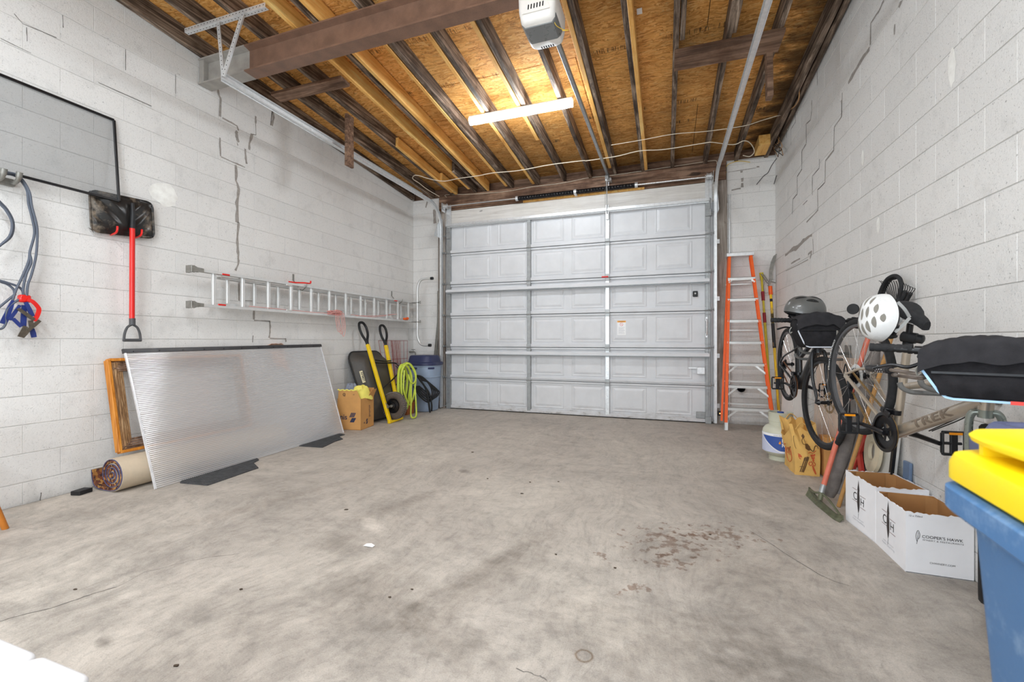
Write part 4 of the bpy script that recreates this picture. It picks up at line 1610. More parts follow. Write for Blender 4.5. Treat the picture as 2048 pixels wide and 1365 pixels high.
m = MB()
m.grid(blade, 56, 36)
m.build('blade', SHOVEL_PL, sh, solid=.004, smooth=60)
m = MB()
m.tube(catmull([(WL + .095, 2.352, 2.30), (WL + .105, 2.350, 2.20), (WL + .10, 2.349, 2.08)], 5), [.012 + .006 * min(1, i / 6) for i in range(11)], 10)
m.build('socket', BLK, sh)
m = MB()
m.cyl((WL + .10, 2.349, 2.09), (WL + .08, 2.358, 1.325), .0185, 14)
m.build('shaft', RED, sh, label='bright red shaft')
m = MB()
hx, hy = WL + .08, 2.36
m.cyl((hx, hy, 1.345), (hx, hy, 1.29), .021, 12)
m.tube(catmull([(hx, hy, 1.295), (hx, hy - .035, 1.27), (hx, hy - .054, 1.22), (hx, hy - .060, 1.165)], 5), .0095, 8)
m.tube(catmull([(hx, hy, 1.295), (hx, hy + .035, 1.27), (hx, hy + .054, 1.22), (hx, hy + .060, 1.165)], 5), .0095, 8)
m.cyl((hx, hy - .064, 1.163), (hx, hy + .064, 1.163), .0125, 12)
m.build('grip', mat('dark_grey_grip', P(70, 70, 72), .5), sh)
for px, py, w in ((230, 464, 'left'), (279, 470, 'right')):
    c = oX(px, py, WL + .09)
    m = MB()
    m.tube(catmull([(WL - .002, c.y + .02, c.z - .012), (WL + .05, c.y + .005, c.z - .014), (c.x + .012, c.y, c.z - .006), (c.x + .028, c.y, c.z + .015), (c.x + .026, c.y + .003, c.z + .045)], 5), .0075, 8)
    tag(m.build('wall_hook', RED), 'red plastic coated hook under the %s half of the snow shovel blade' % w, 'hook')

# ---- jumper cables on a grey double hook
a3 = lambda x, y: (x / 3.411, 320 + y / 3.411)
hk = thing('cable_hook', 'grey double prong hook on the left wall holding the jumper cables', 'hook', (WL + .05, 1.62, 2.25))
m = MB()
c = oX(12, 360, WL + .04)
m.box((WL, c.y - .10, c.z - .03), (WL + .035, c.y + .05, c.z + .02), .005)
m.build('back_plate', GREY_MET, hk, smooth=0)
for px, py in ((5, 348), (36, 355)):
    c = oX(px, py, WL + .11)
    m = MB()
    m.tube(catmull([(WL + .01, c.y, c.z - .015), (WL + .06, c.y, c.z - .03), (WL + .11, c.y, c.z - .015), (WL + .13, c.y, c.z + .035)], 5), [.013] * 12 + [.017] * 4, 10)
    m.build('prong', GREY_MET, hk)
jc = thing('jumper_cables', 'slate grey jumper cables with blue clamps hanging from the hook at the left edge', 'cables', (WL + .07, 1.65, 1.2))
for pts, dx in (([(-60, 110), (0, 96), (60, 96), (110, 112), (150, 150), (185, 210), (195, 300), (220, 400), (235, 500), (205, 620), (195, 690), (150, 800), (112, 880), (85, 960)], .075),
                ([(-60, 95), (0, 84), (60, 86), (115, 100), (165, 150), (203, 225), (216, 310), (245, 420), (255, 500), (246, 650), (215, 780), (190, 850), (182, 930)], .092),
                ([(203, 640), (212, 700), (178, 780), (158, 880), (164, 935)], .08),
                ([(-30, 270), (0, 300), (45, 350), (82, 430), (65, 520), (-20, 600)], .085),
                ([(-30, 255), (0, 285), (50, 340), (90, 425), (75, 520), (-10, 590)], .070),
                ([(-30, 815), (0, 822), (60, 840), (120, 862), (152, 890), (162, 935)], .065),
                ([(-30, 812), (0, 830), (50, 848), (90, 880), (100, 910)], .055),
                ([(-20, 1015), (0, 1000), (60, 950), (105, 915)], .07),
                ([(155, 940), (100, 970), (55, 1010), (35, 1070), (40, 1110), (20, 1145), (-10, 1155)], .085)):
    m = MB()
    m.tube(catmull([oX(*a3(*p), WL + dx) for p in pts], 5), .0075, 8)
    m.build('cable', CABLE_G, jc)
zc = lambda x, y: (x / 8.533, 540 + y / 8.533)


def clamp_half(a, c, dx, w0, w1, m_):
    m = MB()
    A, C = oX(*zc(*a), WL + dx), oX(*zc(*c), WL + dx)
    d, s, u = frame_of(C - A, V((1, 0, 0)))
    L = (C - A).length
    m.loft([[A + s * w0 + u * .010, A - s * w0 + u * .010, A - s * w0 * .7 - u * .006, A + s * w0 * .7 - u * .006],
            [A + d * L * .5 + s * (w0 + w1) * .55 + u * .012, A + d * L * .5 - s * (w0 + w1) * .55 + u * .012, A + d * L * .5 - s * w1 * .7 - u * .006, A + d * L * .5 + s * w1 * .7 - u * .006],
            [C + s * w1 + u * .010, C - s * w1 + u * .010, C - s * w1 * .7 - u * .006, C + s * w1 * .7 - u * .006]])
    return m.build('clamp_grip' if m_ is BLUE_GRIP else 'clamp_jaw', m_, jc, smooth=30)


for a, c, dx, w0, w1, m_ in (((215, 520), (130, 720), .08, .008, .015, BLUE_GRIP), ((130, 720), (40, 915), .08, .015, .018, BLUE_GRIP), ((150, 850), (330, 600), .09, .010, .008, BLUE_GRIP),
                             ((210, 830), (350, 970), .09, .011, .009, BLUE_GRIP), ((430, 550), (545, 790), .10, .010, .012, BLUE_GRIP), ((400, 600), (385, 960), .085, .012, .015, BLUE_GRIP),
                             ((530, 1000), (570, 1150), .09, .013, .014, BLUE_GRIP), ((300, 660), (570, 850), .105, .009, .011, CLAMP), ((670, 860), (480, 1020), .11, .010, .010, CLAMP),
                             ((480, 1020), (370, 1150), .11, .010, .009, CLAMP), ((430, 960), (330, 1140), .10, .012, .013, CLAMP), ((510, 860), (530, 990), .095, .012, .012, CLAMP)):
    clamp_half(a, c, dx, w0, w1, m_)
m = MB()
c = oX(*zc(415, 490), WL + .082)
m.obox(c, (.020, 0, 0), (0, .030, 0), (0, 0, .026), .008)
m.strip(catmull([oX(*zc(*p), WL + .11) for p in ((470, 500), (560, 540), (640, 620), (665, 680), (640, 770), (580, 870))], 6), .026, (1, 0, .2))
m.build('strap', RED, jc, label='red tie strap', solid=.002)

# ---- aluminium extension ladder on its wall hooks
XF, XB = WL + .165, WL + .085         # fly section, base section
el = thing('extension_ladder', 'long aluminium extension ladder hung sideways on the left wall', 'ladder', (XB, 4.7, 1.45))
ZL, ZH = 1.478, 1.828


def ladder_rail(x, z, ya, yb, sgn, nm='rail'):
    m = MB()
    p = [(-.032, 0), (.032, 0), (.032, .026), (.028, .026), (.028, .004), (-.028, .004), (-.028, .026), (-.032, .026)]
    m.prism(p, (x, ya, z), (1, 0, 0), (0, 0, sgn), (0, yb - ya, 0))
    return m.build(nm, ALU, el, smooth=0)


ladder_rail(XF, ZH, 2.86, 6.68, -1)
ladder_rail(XF, ZL, 2.86, 6.68, 1)
ladder_rail(XB, ZH - .030, 3.10, 6.56, -1)
ladder_rail(XB, ZL + .030, 3.10, 6.56, 1)
for k in range(12):
    m = MB()
    y = 2.99 + .305 * k
    m.bar((XF, y, ZL + .004), (XF, y, ZH - .004), .036, .030, (1, 0, 0), .006)
    m.build('rung', ALU, el, smooth=0)
    if k < 11:
        m = MB()
        y += .20
        m.bar((XB, y, ZL + .034), (XB, y, ZH - .034), .034, .030, (1, 0, 0), .006)
        m.build('rung', ALU, el, smooth=0)
for z, s_ in ((ZH - .012, 1), (ZL + .012, -1)):          # swivel feet
    m = MB()
    m.prism([(0, -.028), (.02, -.034), (.05, -.02), (.11, -.016), (.11, .016), (.05, .02), (.02, .034), (0, .028)], (XF - .036, 2.76, z), (0, 1, 0), (0, 0, 1), (.006, 0, 0))
    m.prism([(0, -.028), (.02, -.034), (.05, -.02), (.11, -.016), (.11, .016), (.05, .02), (.02, .034), (0, .028)], (XF + .032, 2.76, z), (0, 1, 0), (0, 0, 1), (.006, 0, 0))
    m.box((XF - .04, 2.755, z - .034), (XF + .04, 2.767, z + .034), .003)
    m.build('foot', GREY_MET, el, smooth=0)
for y, z in ((3.10, ZH - .02), (3.06, ZL + .03), (3.86, ZH - .03), (3.86, ZL + .03), (5.95, ZH - .028)):
    m = MB()
    m.bar((XF + .03, y - .05, z), (XF + .03, y + .03, z), .014, .016, (0, 0, 1), .004)
    m.build('rung_lock', RED if y != 3.86 else ALU, el, label='red rung lock' if y != 3.86 else None, smooth=0)
ROPE = mat('red_white_rope', P(214, 150, 144), .9, var=.35, vs=180)
m = MB()
m.tube(catmull([(XF + .02, 3.35, ZL + .04), (XF + .02, 3.9, ZL + .035), (XF + .03, 4.4, ZL + .03), (XF + .03, 4.75, ZL + .05)], 5), .004, 6)
m.tube(catmull([(XF + .02, 4.9, ZL + .04), (XF + .02, 5.4, ZL + .035), (XF, 5.9, ZL + .10), (XF + .01, 6.0, ZL + .11)], 5), .004, 6)
m.tube(catmull([(XF + .02, 5.0, ZL + .03), (XF + .02, 5.5, ZL + .06), (XF, 5.95, ZL + .11)], 5), .004, 6)
tang = [V((XF + .045 + random.uniform(-.025, .025), 4.58 + .12 * sin(i * 2.1) + random.uniform(-.04, .04), ZL + .05 + random.uniform(-.03, .035))) for i in range(26)]
m.tube(catmull(tang, 5), .0042, 6)
for k in range(3):
    y = 4.62 + .03 * k
    m.tube(catmull([(XF + .05, y - .04, ZL + .05), (XF + .058, y - .05, ZL - .06), (XF + .055, y + .015 * k, ZL - .20 - .03 * k), (XF + .055, y + .07, ZL - .14), (XF + .05, y + .04, ZL + .05)], 6), .0038, 6)
m.build('rope', ROPE, el, label='red and white pull rope, tangled and looped over the lower rail')
m = MB()                                               # stand-off bar bolted to the ladder's end
sx, sy = oY(835, 620, 6.42).x, 6.42
m.tube(catmull([(sx + .26, sy, 2.205), (sx + .13, sy, 2.205), (sx + .04, sy, 2.16), (sx + .002, sy, 2.04), (sx, sy, 1.85), (sx, sy, 1.45), (sx + .002, sy, 1.24), (sx + .05, sy, 1.12), (sx + .13, sy, 1.085), (sx + .22, sy, 1.085)], 6), .021, 12)
so = m.build('standoff_bar', ALU, el)
for z, x in ((2.205, sx + .265), (1.085, sx + .225)):
    m = MB()
    m.cyl((x - .01, sy, z), (x + .035, sy, z), .025, 12)
    m.build('end_cap', BLK, so)
for z in (ZH - .01, ZL + .01):
    m = MB()
    m.box((XF - .03, sy - .03, z - .012), (sx + .05, sy + .03, z - .004), .002)
    m.cyl((sx + .05, sy, z - .03), (sx + .05, sy, z + .02), .012, 8)
    m.build('bracket', GREY_MET, so, smooth=0)
m = MB()
m.obox((XF + .03, 6.22, ZL + .045), (.022, 0, 0), (0, .05, 0), (0, 0, .018), .008)
m.ball((XF + .03, 6.27, ZL + .055), (.026, .03, .024), 10)
m.build('end_cap', ORANGE, el, label='orange plastic end fitting')
for px, py, w in ((586, 553, 'nearer'), (783, 586, 'farther')):
    c = oX(px, py, WL)
    m = MB()
    m.box((WL, c.y - .012, c.z - .05), (WL + .008, c.y + .012, c.z + .03), .002)
    m.tube(catmull([(WL, c.y, c.z - .04), (WL + .12, c.y, ZL - .004 + .30), (WL + .20, c.y, ZH - .026), (WL + .215, c.y, ZH + .012)], 4), .006, 6)
    tag(m.build('wall_hook', GREY_MET), 'steel wall hook holding the extension ladder, the %s of two' % w, 'hook')
m = MB()
c = oX(600, 566, WL + .12)
m.tube(catmull([(WL, c.y - .05, c.z + .015), (WL + .10, c.y - .05, c.z + .0), (XF + .04, c.y - .02, c.z - .004), (XF + .05, c.y + .06, c.z), (XF + .05, c.y + .07, c.z + .03)], 5), .009, 8)
tag(m.build('wall_hook', RED), 'red coated hook under the upper rail of the extension ladder', 'hook')

# ---- things leaning on the wall: polycarbonate sheet, rag, frame, rug, mats, black block
B0, B1 = fl(310, 979), fl(686, 866)
T0, T1 = oX(248, 702, WL + .055), oX(640, 691, WL + .055)
ps = thing('polycarbonate_sheet', 'large ribbed translucent polycarbonate sheet leaning against the left wall', 'panel', (B0 + B1) / 2)
n_ = (B1 - B0).cross(T0 - B0).normalized()
if n_.x < 0:
    n_ = -n_
m = MB()
NC = 75 * 6
m.grid(lambda u, v: B0.lerp(T0, v).lerp(B1.lerp(T1, v), u) + n_ * (.009 + .0014 * sin(2 * pi * 75 * v)), 1, NC)
m.build('front_skin', POLY, ps, smooth=80)
RIBM = sheet_material('polycarbonate_rib', P(240, 240, 242), .05, .12, .2, .35)
m = MB()
for k in range(75):
    t = (k + .5) / 75
    a, c = B0.lerp(T0, t), B1.lerp(T1, t)
    m.bar(a + n_ * .003, c + n_ * .004, .0022, .004, n_)
m.build('rib', RIBM, ps, smooth=0, kind='stuff')
m = MB()
d_ = (T1 - T0).normalized()
up_ = (T0 - B0).normalized()
m.prism([(-.022, -.012), (-.022, .014), (.010, .014), (.016, .006), (.016, -.012)], T0 + n_ * .004 - d_ * .012, up_, n_, d_ * ((T1 - T0).length + .02))
rail_ = m.build('top_rail', mat('black_painted_rail', P(58, 58, 60), .4, .3, var=.2), ps, smooth=0)
m = MB()
for k in range(11):
    c = T0.lerp(T1, (k + .3) / 11) + n_ * .018 - up_ * .012
    m.cyl(c, c + n_ * .004, .006, 8)
m.build('screw_head', BLK_MET, rail_, kind='stuff')
for a, c in ((B0, T0), (B1, T1)):
    m = MB()
    m.bar(a + n_ * .006, c + n_ * .006, .012, .014, n_)
    m.build('edge_tape', mat('silver_edge_tape', P(214, 214, 216), .35, .3), ps, smooth=0)

# pink rag over the rail, one end hanging behind the sheet
c = T0.lerp(T1, .69)
rg = MB()
tp = c + up_ * .012


def rag(u, v):
    y = (u - .5) * .20 * (1 - .25 * abs(v - .2))
    wob = .010 * sin(u * 9 + v * 3) + .006 * sin(u * 17)
    if v < .25:
        q = tp + d_ * y + n_ * (.012 - v * .15) + V((0, 0, .010 + .016 * sin(pi * u) + wob * .5))
    else:
        k = (v - .25) / .75
        q = tp + d_ * (y + .03 * k) - up_ * (.30 * k * (1 - .12 * sin(u * 5)) - .012) - n_ * (.016 + abs(wob) * .8)
    return q


rg.grid(rag, 14, 16)
tag(rg.build('cloth_rag', RAG_PINK, solid=.003, smooth=80), 'dusty pink rag hanging behind the top rail of the leaning translucent sheet', 'rag')

# wooden frame standing on the rolled rug
fr = thing('picture_frame', 'honey coloured wooden frame with rustic grooved lining behind the translucent sheet', 'frame', (-4.16, 2.6, .19))
fx0, fx1 = WL + .055, WL + .105


def fpt(y, z, off=0.0):                # the frame leans back a little
    return V((-4.072 - (z - .255) * .205 + off, y, z))


fy0, fy1, fz0, fz1 = 2.205, 3.35, .275, 1.0


def fbar(a, c, w, h, m_, nm, off):
    x = MB()
    x.bar(fpt(*a, off), fpt(*c, off), w, h, (1, 0, .205), .003)
    return x.build(nm, m_, fr, smooth=0)


for a, c in (((fy0, fz0), (fy0, fz1)), ((fy1, fz0), (fy1, fz1)), ((fy0, fz0), (fy1, fz0)), ((fy0, fz1), (fy1, fz1))):
    fbar(a, c, .024, .055, FRAME_WOOD, 'outer_rail', 0)
w_ = .052
for i, (a, c) in enumerate((((fy0 + w_, fz0 + .02), (fy0 + w_, fz1 - .02)), ((fy1 - w_, fz0 + .02), (fy1 - w_, fz1 - .02)), ((fy0 + .02, fz0 + w_), (fy1 - .02, fz0 + w_)), ((fy0 + .02, fz1 - w_), (fy1 - .02, fz1 - w_)))):
    x = MB()
    for q in range(5):
        o = (q - 2) * .0165
        A, C = (a[0] + (o if i < 2 else 0), a[1] + (o if i > 1 else 0)), (c[0] + (o if i < 2 else 0), c[1] + (o if i > 1 else 0))
        x.bar(fpt(*A, .012 - .006 * abs(q - 1)), fpt(*C, .012 - .006 * abs(q - 1)), .0155, .03, (1, 0, .205), .003)
    x.build('grooved_lining', RUSTIC_WOOD if i < 2 else OLD_WOOD_X, fr, label='weathered grooved lining', smooth=0)

# rolled rug
rr = thing('rolled_rug', 'rolled up rug with tan backing and a patterned pile spiral end', 'rug', (-4.0, 2.8, 0))
t = NT('patterned_rug_pile')
vo = t.n('ShaderNodeTexVoronoi')
vo.inputs['Scale'].default_value = 55
t.l(t.pos(), vo.inputs['Vector'])
s_ = t.n('ShaderNodeSeparateColor')
t.l(vo.outputs['Color'], s_.inputs[0])
t.base(t.ramp(s_.outputs[0], [(0, P(34, 22, 24)), (.25, P(96, 42, 30)), (.45, P(150, 100, 48)), (.62, P(176, 130, 70)), (.78, P(52, 38, 42)), (1, P(120, 66, 42))]))
t.set(.95)
t.bump(t.noise(t.pos(), 300, 3), .6, .004)
PILE = t.m
cx, cz = -3.985, .137
tail = [(-4.235, .150), (-4.228, .09), (-4.205, .035), (-4.15, .012), (-4.06, .007), (cx, .009)]
spir = []
NT_ = 3.6
for i in range(int(NT_ * 24) + 1):
    a = -pi / 2 + 2 * pi * i / 24
    r = .128 - .031 * (i / 24)
    spir.append((cx + r * cos(a) * (1.02 + .04 * sin(a * .37)), cz + r * sin(a) * (1 + .03 * sin(a * .61))))
line = [(p.x, p.y) for p in catmull([V((x, z, 0)) for x, z in tail], 4)][:-1] + spir


def offs(line, d):
    out = []
    for i, p in enumerate(line):
        a, c = line[max(i - 1, 0)], line[min(i + 1, len(line) - 1)]
        tx, tz = c[0] - a[0], c[1] - a[1]
        L = sqrt(tx * tx + tz * tz) or 1
        out.append((p[0] - tz / L * d, p[1] + tx / L * d))
    return out


def ribbon(d0, d1, ya, yb, name, m_, parent, skip=0):
    A, C = offs(line, d0), offs(line, d1)
    x = MB()
    n = len(line)
    x.v = [V((p[0], ya, p[1])) for p in A] + [V((p[0], ya, p[1])) for p in C] + [V((p[0], yb, p[1])) for p in A] + [V((p[0], yb, p[1])) for p in C]
    for i in range(n - 1):
        x.f += [(i, i + 1, n + i + 1, n + i), (2 * n + i, 3 * n + i, 3 * n + i + 1, 2 * n + i + 1), (i, 2 * n + i, 2 * n + i + 1, i + 1), (n + i, n + i + 1, 3 * n + i + 1, 3 * n + i)]
    return x.build(name, m_, parent, smooth=50)


ribbon(-.006, 0, 2.112, 3.62, 'backing', RUG_BACK, rr)
ribbon(0, .0235, 2.110, 3.62, 'pile', PILE, rr)
ribbon(-.001, .003, 2.106, 2.115, 'binding', RUG_EDGE, rr)

t = 0
for pts, lab, gi in (([(360, 967), (415, 972), (517, 937), (507, 927), (518, 921), (500, 905), (380, 930)], 'black ribbed rubber floor mat poking out under the left half of the sheet', 0),
                     ([(598, 893), (645, 896), (670, 884), (686, 879), (678, 874), (690, 870), (640, 862)], 'smaller black ribbed rubber mat end poking out under the right end of the sheet', 1)):
    q = [fl(*p) for p in pts]
    fm = thing('floor_mat', lab, 'mat', (q[0].x, q[0].y, 0))
    m = MB()
    m.prism([(p.x, p.y) for p in q], (0, 0, .0015), (1, 0, 0), (0, 1, 0), (0, 0, .006))
    m.build('mat_base', MAT_RUB, fm, smooth=0)
    m = MB()
    ys_ = [p.y for p in q]
    y = min(ys_) + .01
    while y < max(ys_) - .01:                           # ribs run across the mat
        xs = []
        for i in range(len(q)):
            a, c = q[i], q[(i + 1) % len(q)]
            if (a.y - y) * (c.y - y) < 0:
                xs.append(a.x + (c.x - a.x) * (y - a.y) / (c.y - a.y))
        if len(xs) >= 2:
            m.bar((min(xs) + .006, y, .0085), (max(xs) - .006, y, .0085), .006, .004)
        y += .016
    m.build('rib', MAT_RUB, fm, smooth=0, kind='stuff')
m = MB()
q = fl(165, 990)
m.obox((q.x - .04, q.y + .015, .016), (.036, .010, 0), (-.010, .046, 0), (0, 0, .016), .004)
tag(m.build('door_stop_block', BLK, smooth=0), 'small black block on the floor against the left wall beside the rug', 'block')

# ---- stool leg at the left edge: a turned stool standing half outside the picture
q = fl(10, 1058)
st = thing('wooden_stool', 'varnished wooden stool with splayed round leg at the left edge of the photo', 'stool', (q.x + .02, q.y - .32, 0))
cxs, cys = q.x - .10, q.y - .26
m = MB()
m.lathe([(0, .585), (.155, .585), (.168, .60), (.168, .615), (.155, .628), (0, .628)], (cxs, cys, 0), n=28)
m.build('seat', STOOL_WOOD, st)
for dx, dy in ((.105, .26), (-.12, .19), (.13, -.20), (-.13, -.20)):
    m = MB()
    m.cyl((cxs + dx, cys + dy, 0), (cxs + dx * .45, cys + dy * .45, .59), .0165, 12, .019)
    m.build('leg', STOOL_WOOD, st)
for s_ in (1, -1):
    m = MB()
    m.cyl((cxs - .09, cys + .17 * s_, .20), (cxs + .09, cys + .19 * s_, .20), .010, 8)
    m.build('stretcher', STOOL_WOOD, st)


# ================================================================== LEFT BACK CORNER
# ---- carton of cloths
cb = thing('cardboard_box', 'open brown cardboard box with navy print full of cloths beside the leaning sheet', 'box', (-3.9, 4.8, 0))
C0 = V((-3.714, 4.646, 0))
bu, bv = V((-.16, .987, 0)), V((-.987, -.16, 0))
BU, BVL, BH = .335, .335, .405
t_ = .004
K = lambda a, c, z: C0 + bu * a + bv * c + V((0, 0, z))
m = MB()
for a0, a1, c0, c1 in ((0, BU, 0, t_), (0, t_, 0, BVL), (BU - t_, BU, 0, BVL), (0, BU, BVL - t_, BVL)):
    m.hexa([K(a0, c0, .001), K(a1, c0, .001), K(a1, c1, .001), K(a0, c1, .001), K(a0, c0, BH), K(a1, c0, BH), K(a1, c1, BH), K(a0, c1, BH)])
m.hexa([K(0, 0, .001), K(BU, 0, .001), K(BU, BVL, .001), K(0, BVL, .001), K(0, 0, .006), K(BU, 0, .006), K(BU, BVL, .006), K(0, BVL, .006)])
m.build('carton', CARD, cb, smooth=0)
m = MB()
m.hexa([K(0, .01, BH), K(t_, .01, BH), K(t_, BVL - .01, BH), K(0, BVL - .01, BH), K(-.004, .06, BH + .115), K(t_ - .004, .06, BH + .115), K(t_ - .004, BVL - .02, BH + .115), K(-.004, BVL - .02, BH + .115)])
fa = m.build('flap', CARD, cb, smooth=0)
m = MB()
m.hexa([K(.18, 0, BH), K(BU, 0, BH), K(BU, t_, BH), K(.18, t_, BH), K(.20, -.045, BH + .10), K(BU, -.045, BH + .10), K(BU, -.04, BH + .10), K(.20, -.04, BH + .10)])
m.build('flap', CARD, cb, smooth=0)
m = MB()
m.hexa([K(BU - t_, .01, BH), K(BU, .01, BH), K(BU, BVL, BH), K(BU - t_, BVL, BH), K(BU + .03, .01, BH + .11), K(BU + .034, .01, BH + .11), K(BU + .034, BVL, BH + .11), K(BU + .03, BVL, BH + .11)])
m.build('flap', CARD_IN, cb, smooth=0)
# print on the two visible faces
o1 = K(-.0012, .20, .12)              # face towards the camera (outline runs along -bv)
m = MB()
text(m, 'nis', K(-.0012, .245, .135), -bv, (0, 0, 1), size=.095, align=.5, bold=.018)
def stripe_logo(m, o, ux, s_):
    for k in range(4):
        y = k * s_ * .16
        m.flat([(s_ * (.05 + .12 * k), 0), (s_ * (.17 + .12 * k), 0), (s_ * (.42 + .12 * k), s_ * .46), (s_ * (.30 + .12 * k), s_ * .46)], o, ux, (0, 0, 1))
        m.flat([(s_ * (.0 + .14 * k), s_ * .52), (s_ * (.11 + .14 * k), s_ * .52), (s_ * (.34 + .14 * k), s_), (s_ * (.23 + .14 * k), s_)], o, ux, (0, 0, 1))
stripe_logo(m, K(-.0012, .165, .10), -bv, .125)
text(m, 'nis', K(.085, -.0012, .075), bu, (0, 0, 1), size=.035, bold=.01)
stripe_logo(m, K(.125, -.0012, .06), bu, .065)
m.build('print', NAVY_INK, cb, smooth=0, kind='stuff')
m = MB()
for k in range(9):
    z = .145 + k * .018
    m.flat([(.10, z), (.145 - .008 * (k % 3), z), (.145 - .008 * (k % 3), z + .007), (.10, z + .007)], K(.10, -.0012, 0), bu, (0, 0, 1))
m.build('small_print', NAVY_INK, cb, smooth=0, kind='stuff')
m = MB()
o = K(-.0052, .235, BH + .055)
m.torus(o, (bu.x, bu.y, 0), .018, .002, 16, 4)
for k in range(4):
    m.bar(o - bv * -.014 + V((0, 0, .012 - .010 * k)), o + bv * -.016 + V((0, 0, .018 - .014 * k)), .003, .001, bu)
text(m, 'LB', K(-.0045, .10, BH + .05), -bv, (0, 0, 1), size=.020)
m.build('print', INK, fa, smooth=0, kind='stuff')


def cloth_pile(ctr, rx, ry, h, seed, n=22):
    r = random.Random(seed)
    ph = [r.uniform(0, 6.28) for _ in range(8)]
    x = MB()

    def f(u, v):
        a, q = 2 * pi * u, v
        k = 1 - q
        w = 1 + .16 * sin(3 * a + ph[0]) * q + .10 * sin(5 * a + ph[1] + 3 * q)
        z = h * (1 - q ** 2.2) + .018 * sin(4 * a + ph[2] + q * 7) * (1 - abs(2 * q - 1)) + .012 * sin(9 * a + ph[3] - q * 5) * q + .014 * sin(11 * q + ph[4])
        return ctr + V((rx * q * w * cos(a), ry * q * w * sin(a), z))
    x.grid(f, n * 2, n)
    return x


x = cloth_pile(K(.16, .235, BH - .02), .14, .105, .20, 3)
tag(x.build('cloth_rag', RAG_GREY, smooth=80, solid=.003), 'bunched blue grey cloth at the back of the cardboard box', 'cloth')
yb = MB()


def ycl(u, v):
    # yellow towel: heaped in the right of the box, one fold spilling over the two front edges
    a = 2 * pi * u
    q = v
    c = K(.20, .10, BH)
    rx = .175 * q * (1 + .12 * sin(3 * a + 1))
    ry = .15 * q * (1 + .10 * sin(4 * a))
    p = c + bu * (rx * cos(a)) + bv * (ry * sin(a) * (1.1 if sin(a) > 0 else .82))
    z = .135 * (1 - q ** 2.4) + .014 * sin(5 * a + 5 * q) * q + .016 * sin(8 * q + 2 * a)
    if q > .8:
        z -= (q - .8) * (.10 if cos(a) < -.2 or sin(a) < -.3 else .02)
    p.z = BH + .012 + z
    return p


yb.grid(ycl, 44, 22)
tag(yb.build('cloth_rag', RAG_YEL, smooth=80, solid=.003), 'crumpled yellow cloth heaped over the corner of the cardboard box', 'cloth')
m = MB()
q = [K(-.004, .055 + .27 * k / 16, BH + .112 + .006 * sin(k * 1.7)) for k in range(17)]
m.tube(q, [.006 + .004 * abs(sin(k * 1.3)) for k in range(17)], 6)
tag(m.build('cloth_rag', RAG_YEL, smooth=80), 'strip of yellow cloth tucked along the front flap of the cardboard box', 'cloth')

# ---- wheelbarrow stood on its nose against the wall
wb = thing('wheelbarrow', 'yellow handled wheelbarrow tipped upright against the left wall with black tray and loop grips', 'wheelbarrow', (-3.65, 5.3, 0))
ax = V((-.345, 0, .9386))
N_ = V((-.9386, 0, -.345))             # from the rails towards the wall
FL, FR = V((-3.646, 5.175, .022)), V((-3.650, 5.43, .022))
TL, TR_ = V((-4.045, 5.20, 1.11)), V((-4.045, 5.635, 1.09))
for a, c in ((FL, TL), (FR, TR_)):
    m = MB()
    m.bar(a, c, .050, .042, -N_, .006)
    r_ = m.build('rail', YELLOW, wb, smooth=0)
    d = (c - a).normalized()
    m = MB()
    o = a + d * ((c - a).length * .93) - N_ * .0206
    text(m, 'TRUE TEMPER', o, -d, d.cross(N_) * -1, size=.028, align=0, bold=.01)
    text(m, 'TOTAL', o - d * .30, -d, d.cross(N_) * -1, size=.026, align=0, bold=.012)
    m.build('print', INK, r_, smooth=0)
    # loop grip
    e = (c - a).normalized()
    s_ = V((0, 1, 0))
    pts = [c - e * .01, c + e * .06 + s_ * .022, c + e * .15 + s_ * .072, c + e * .25 + s_ * .082, c + e * .32 + s_ * .05, c + e * .335 - s_ * .0, c + e * .315 - s_ * .05, c + e * .24 - s_ * .072, c + e * .14 - s_ * .058, c + e * .06 - s_ * .018, c - e * .01]
    m = MB()
    m.tube(catmull(pts, 5), .0185, 10)
    m.bar(c - e * .03, c + e * .075, .046, .040, -N_, .012)
    m.build('loop_grip', BLK, wb)
m = MB()
m.bar(FL - V((0, .03, .005)), FR + V((0, .05, .005)), .045, .03, (0, 0, 1), .005)
m.bar(FR + V((0, .03, .0)), FR + V((-.03, .03, .10)), .04, .04, (0, 1, 0), .005)
m.build('nose_guard', YELLOW, wb, smooth=0)
base = V((-3.648, 5.335, 0))


def tray_ring(s0, s1, y0, y1, off, r):
    pts = []
    for k, (sx, sy, a0) in enumerate(((1, 1, 0), (-1, 1, pi / 2), (-1, -1, pi), (1, -1, 3 * pi / 2))):
        for i in range(6):
            a = a0 + pi / 2 * i / 5
            y = (y0 + y1) / 2 + sx * ((y1 - y0) / 2 - r) + r * cos(a)
            s = (s0 + s1) / 2 + sy * ((s1 - s0) / 2 - r) + r * sin(a)
            p = base + ax * s + N_ * off
            pts.append(V((p.x, y, p.z)))
    return pts


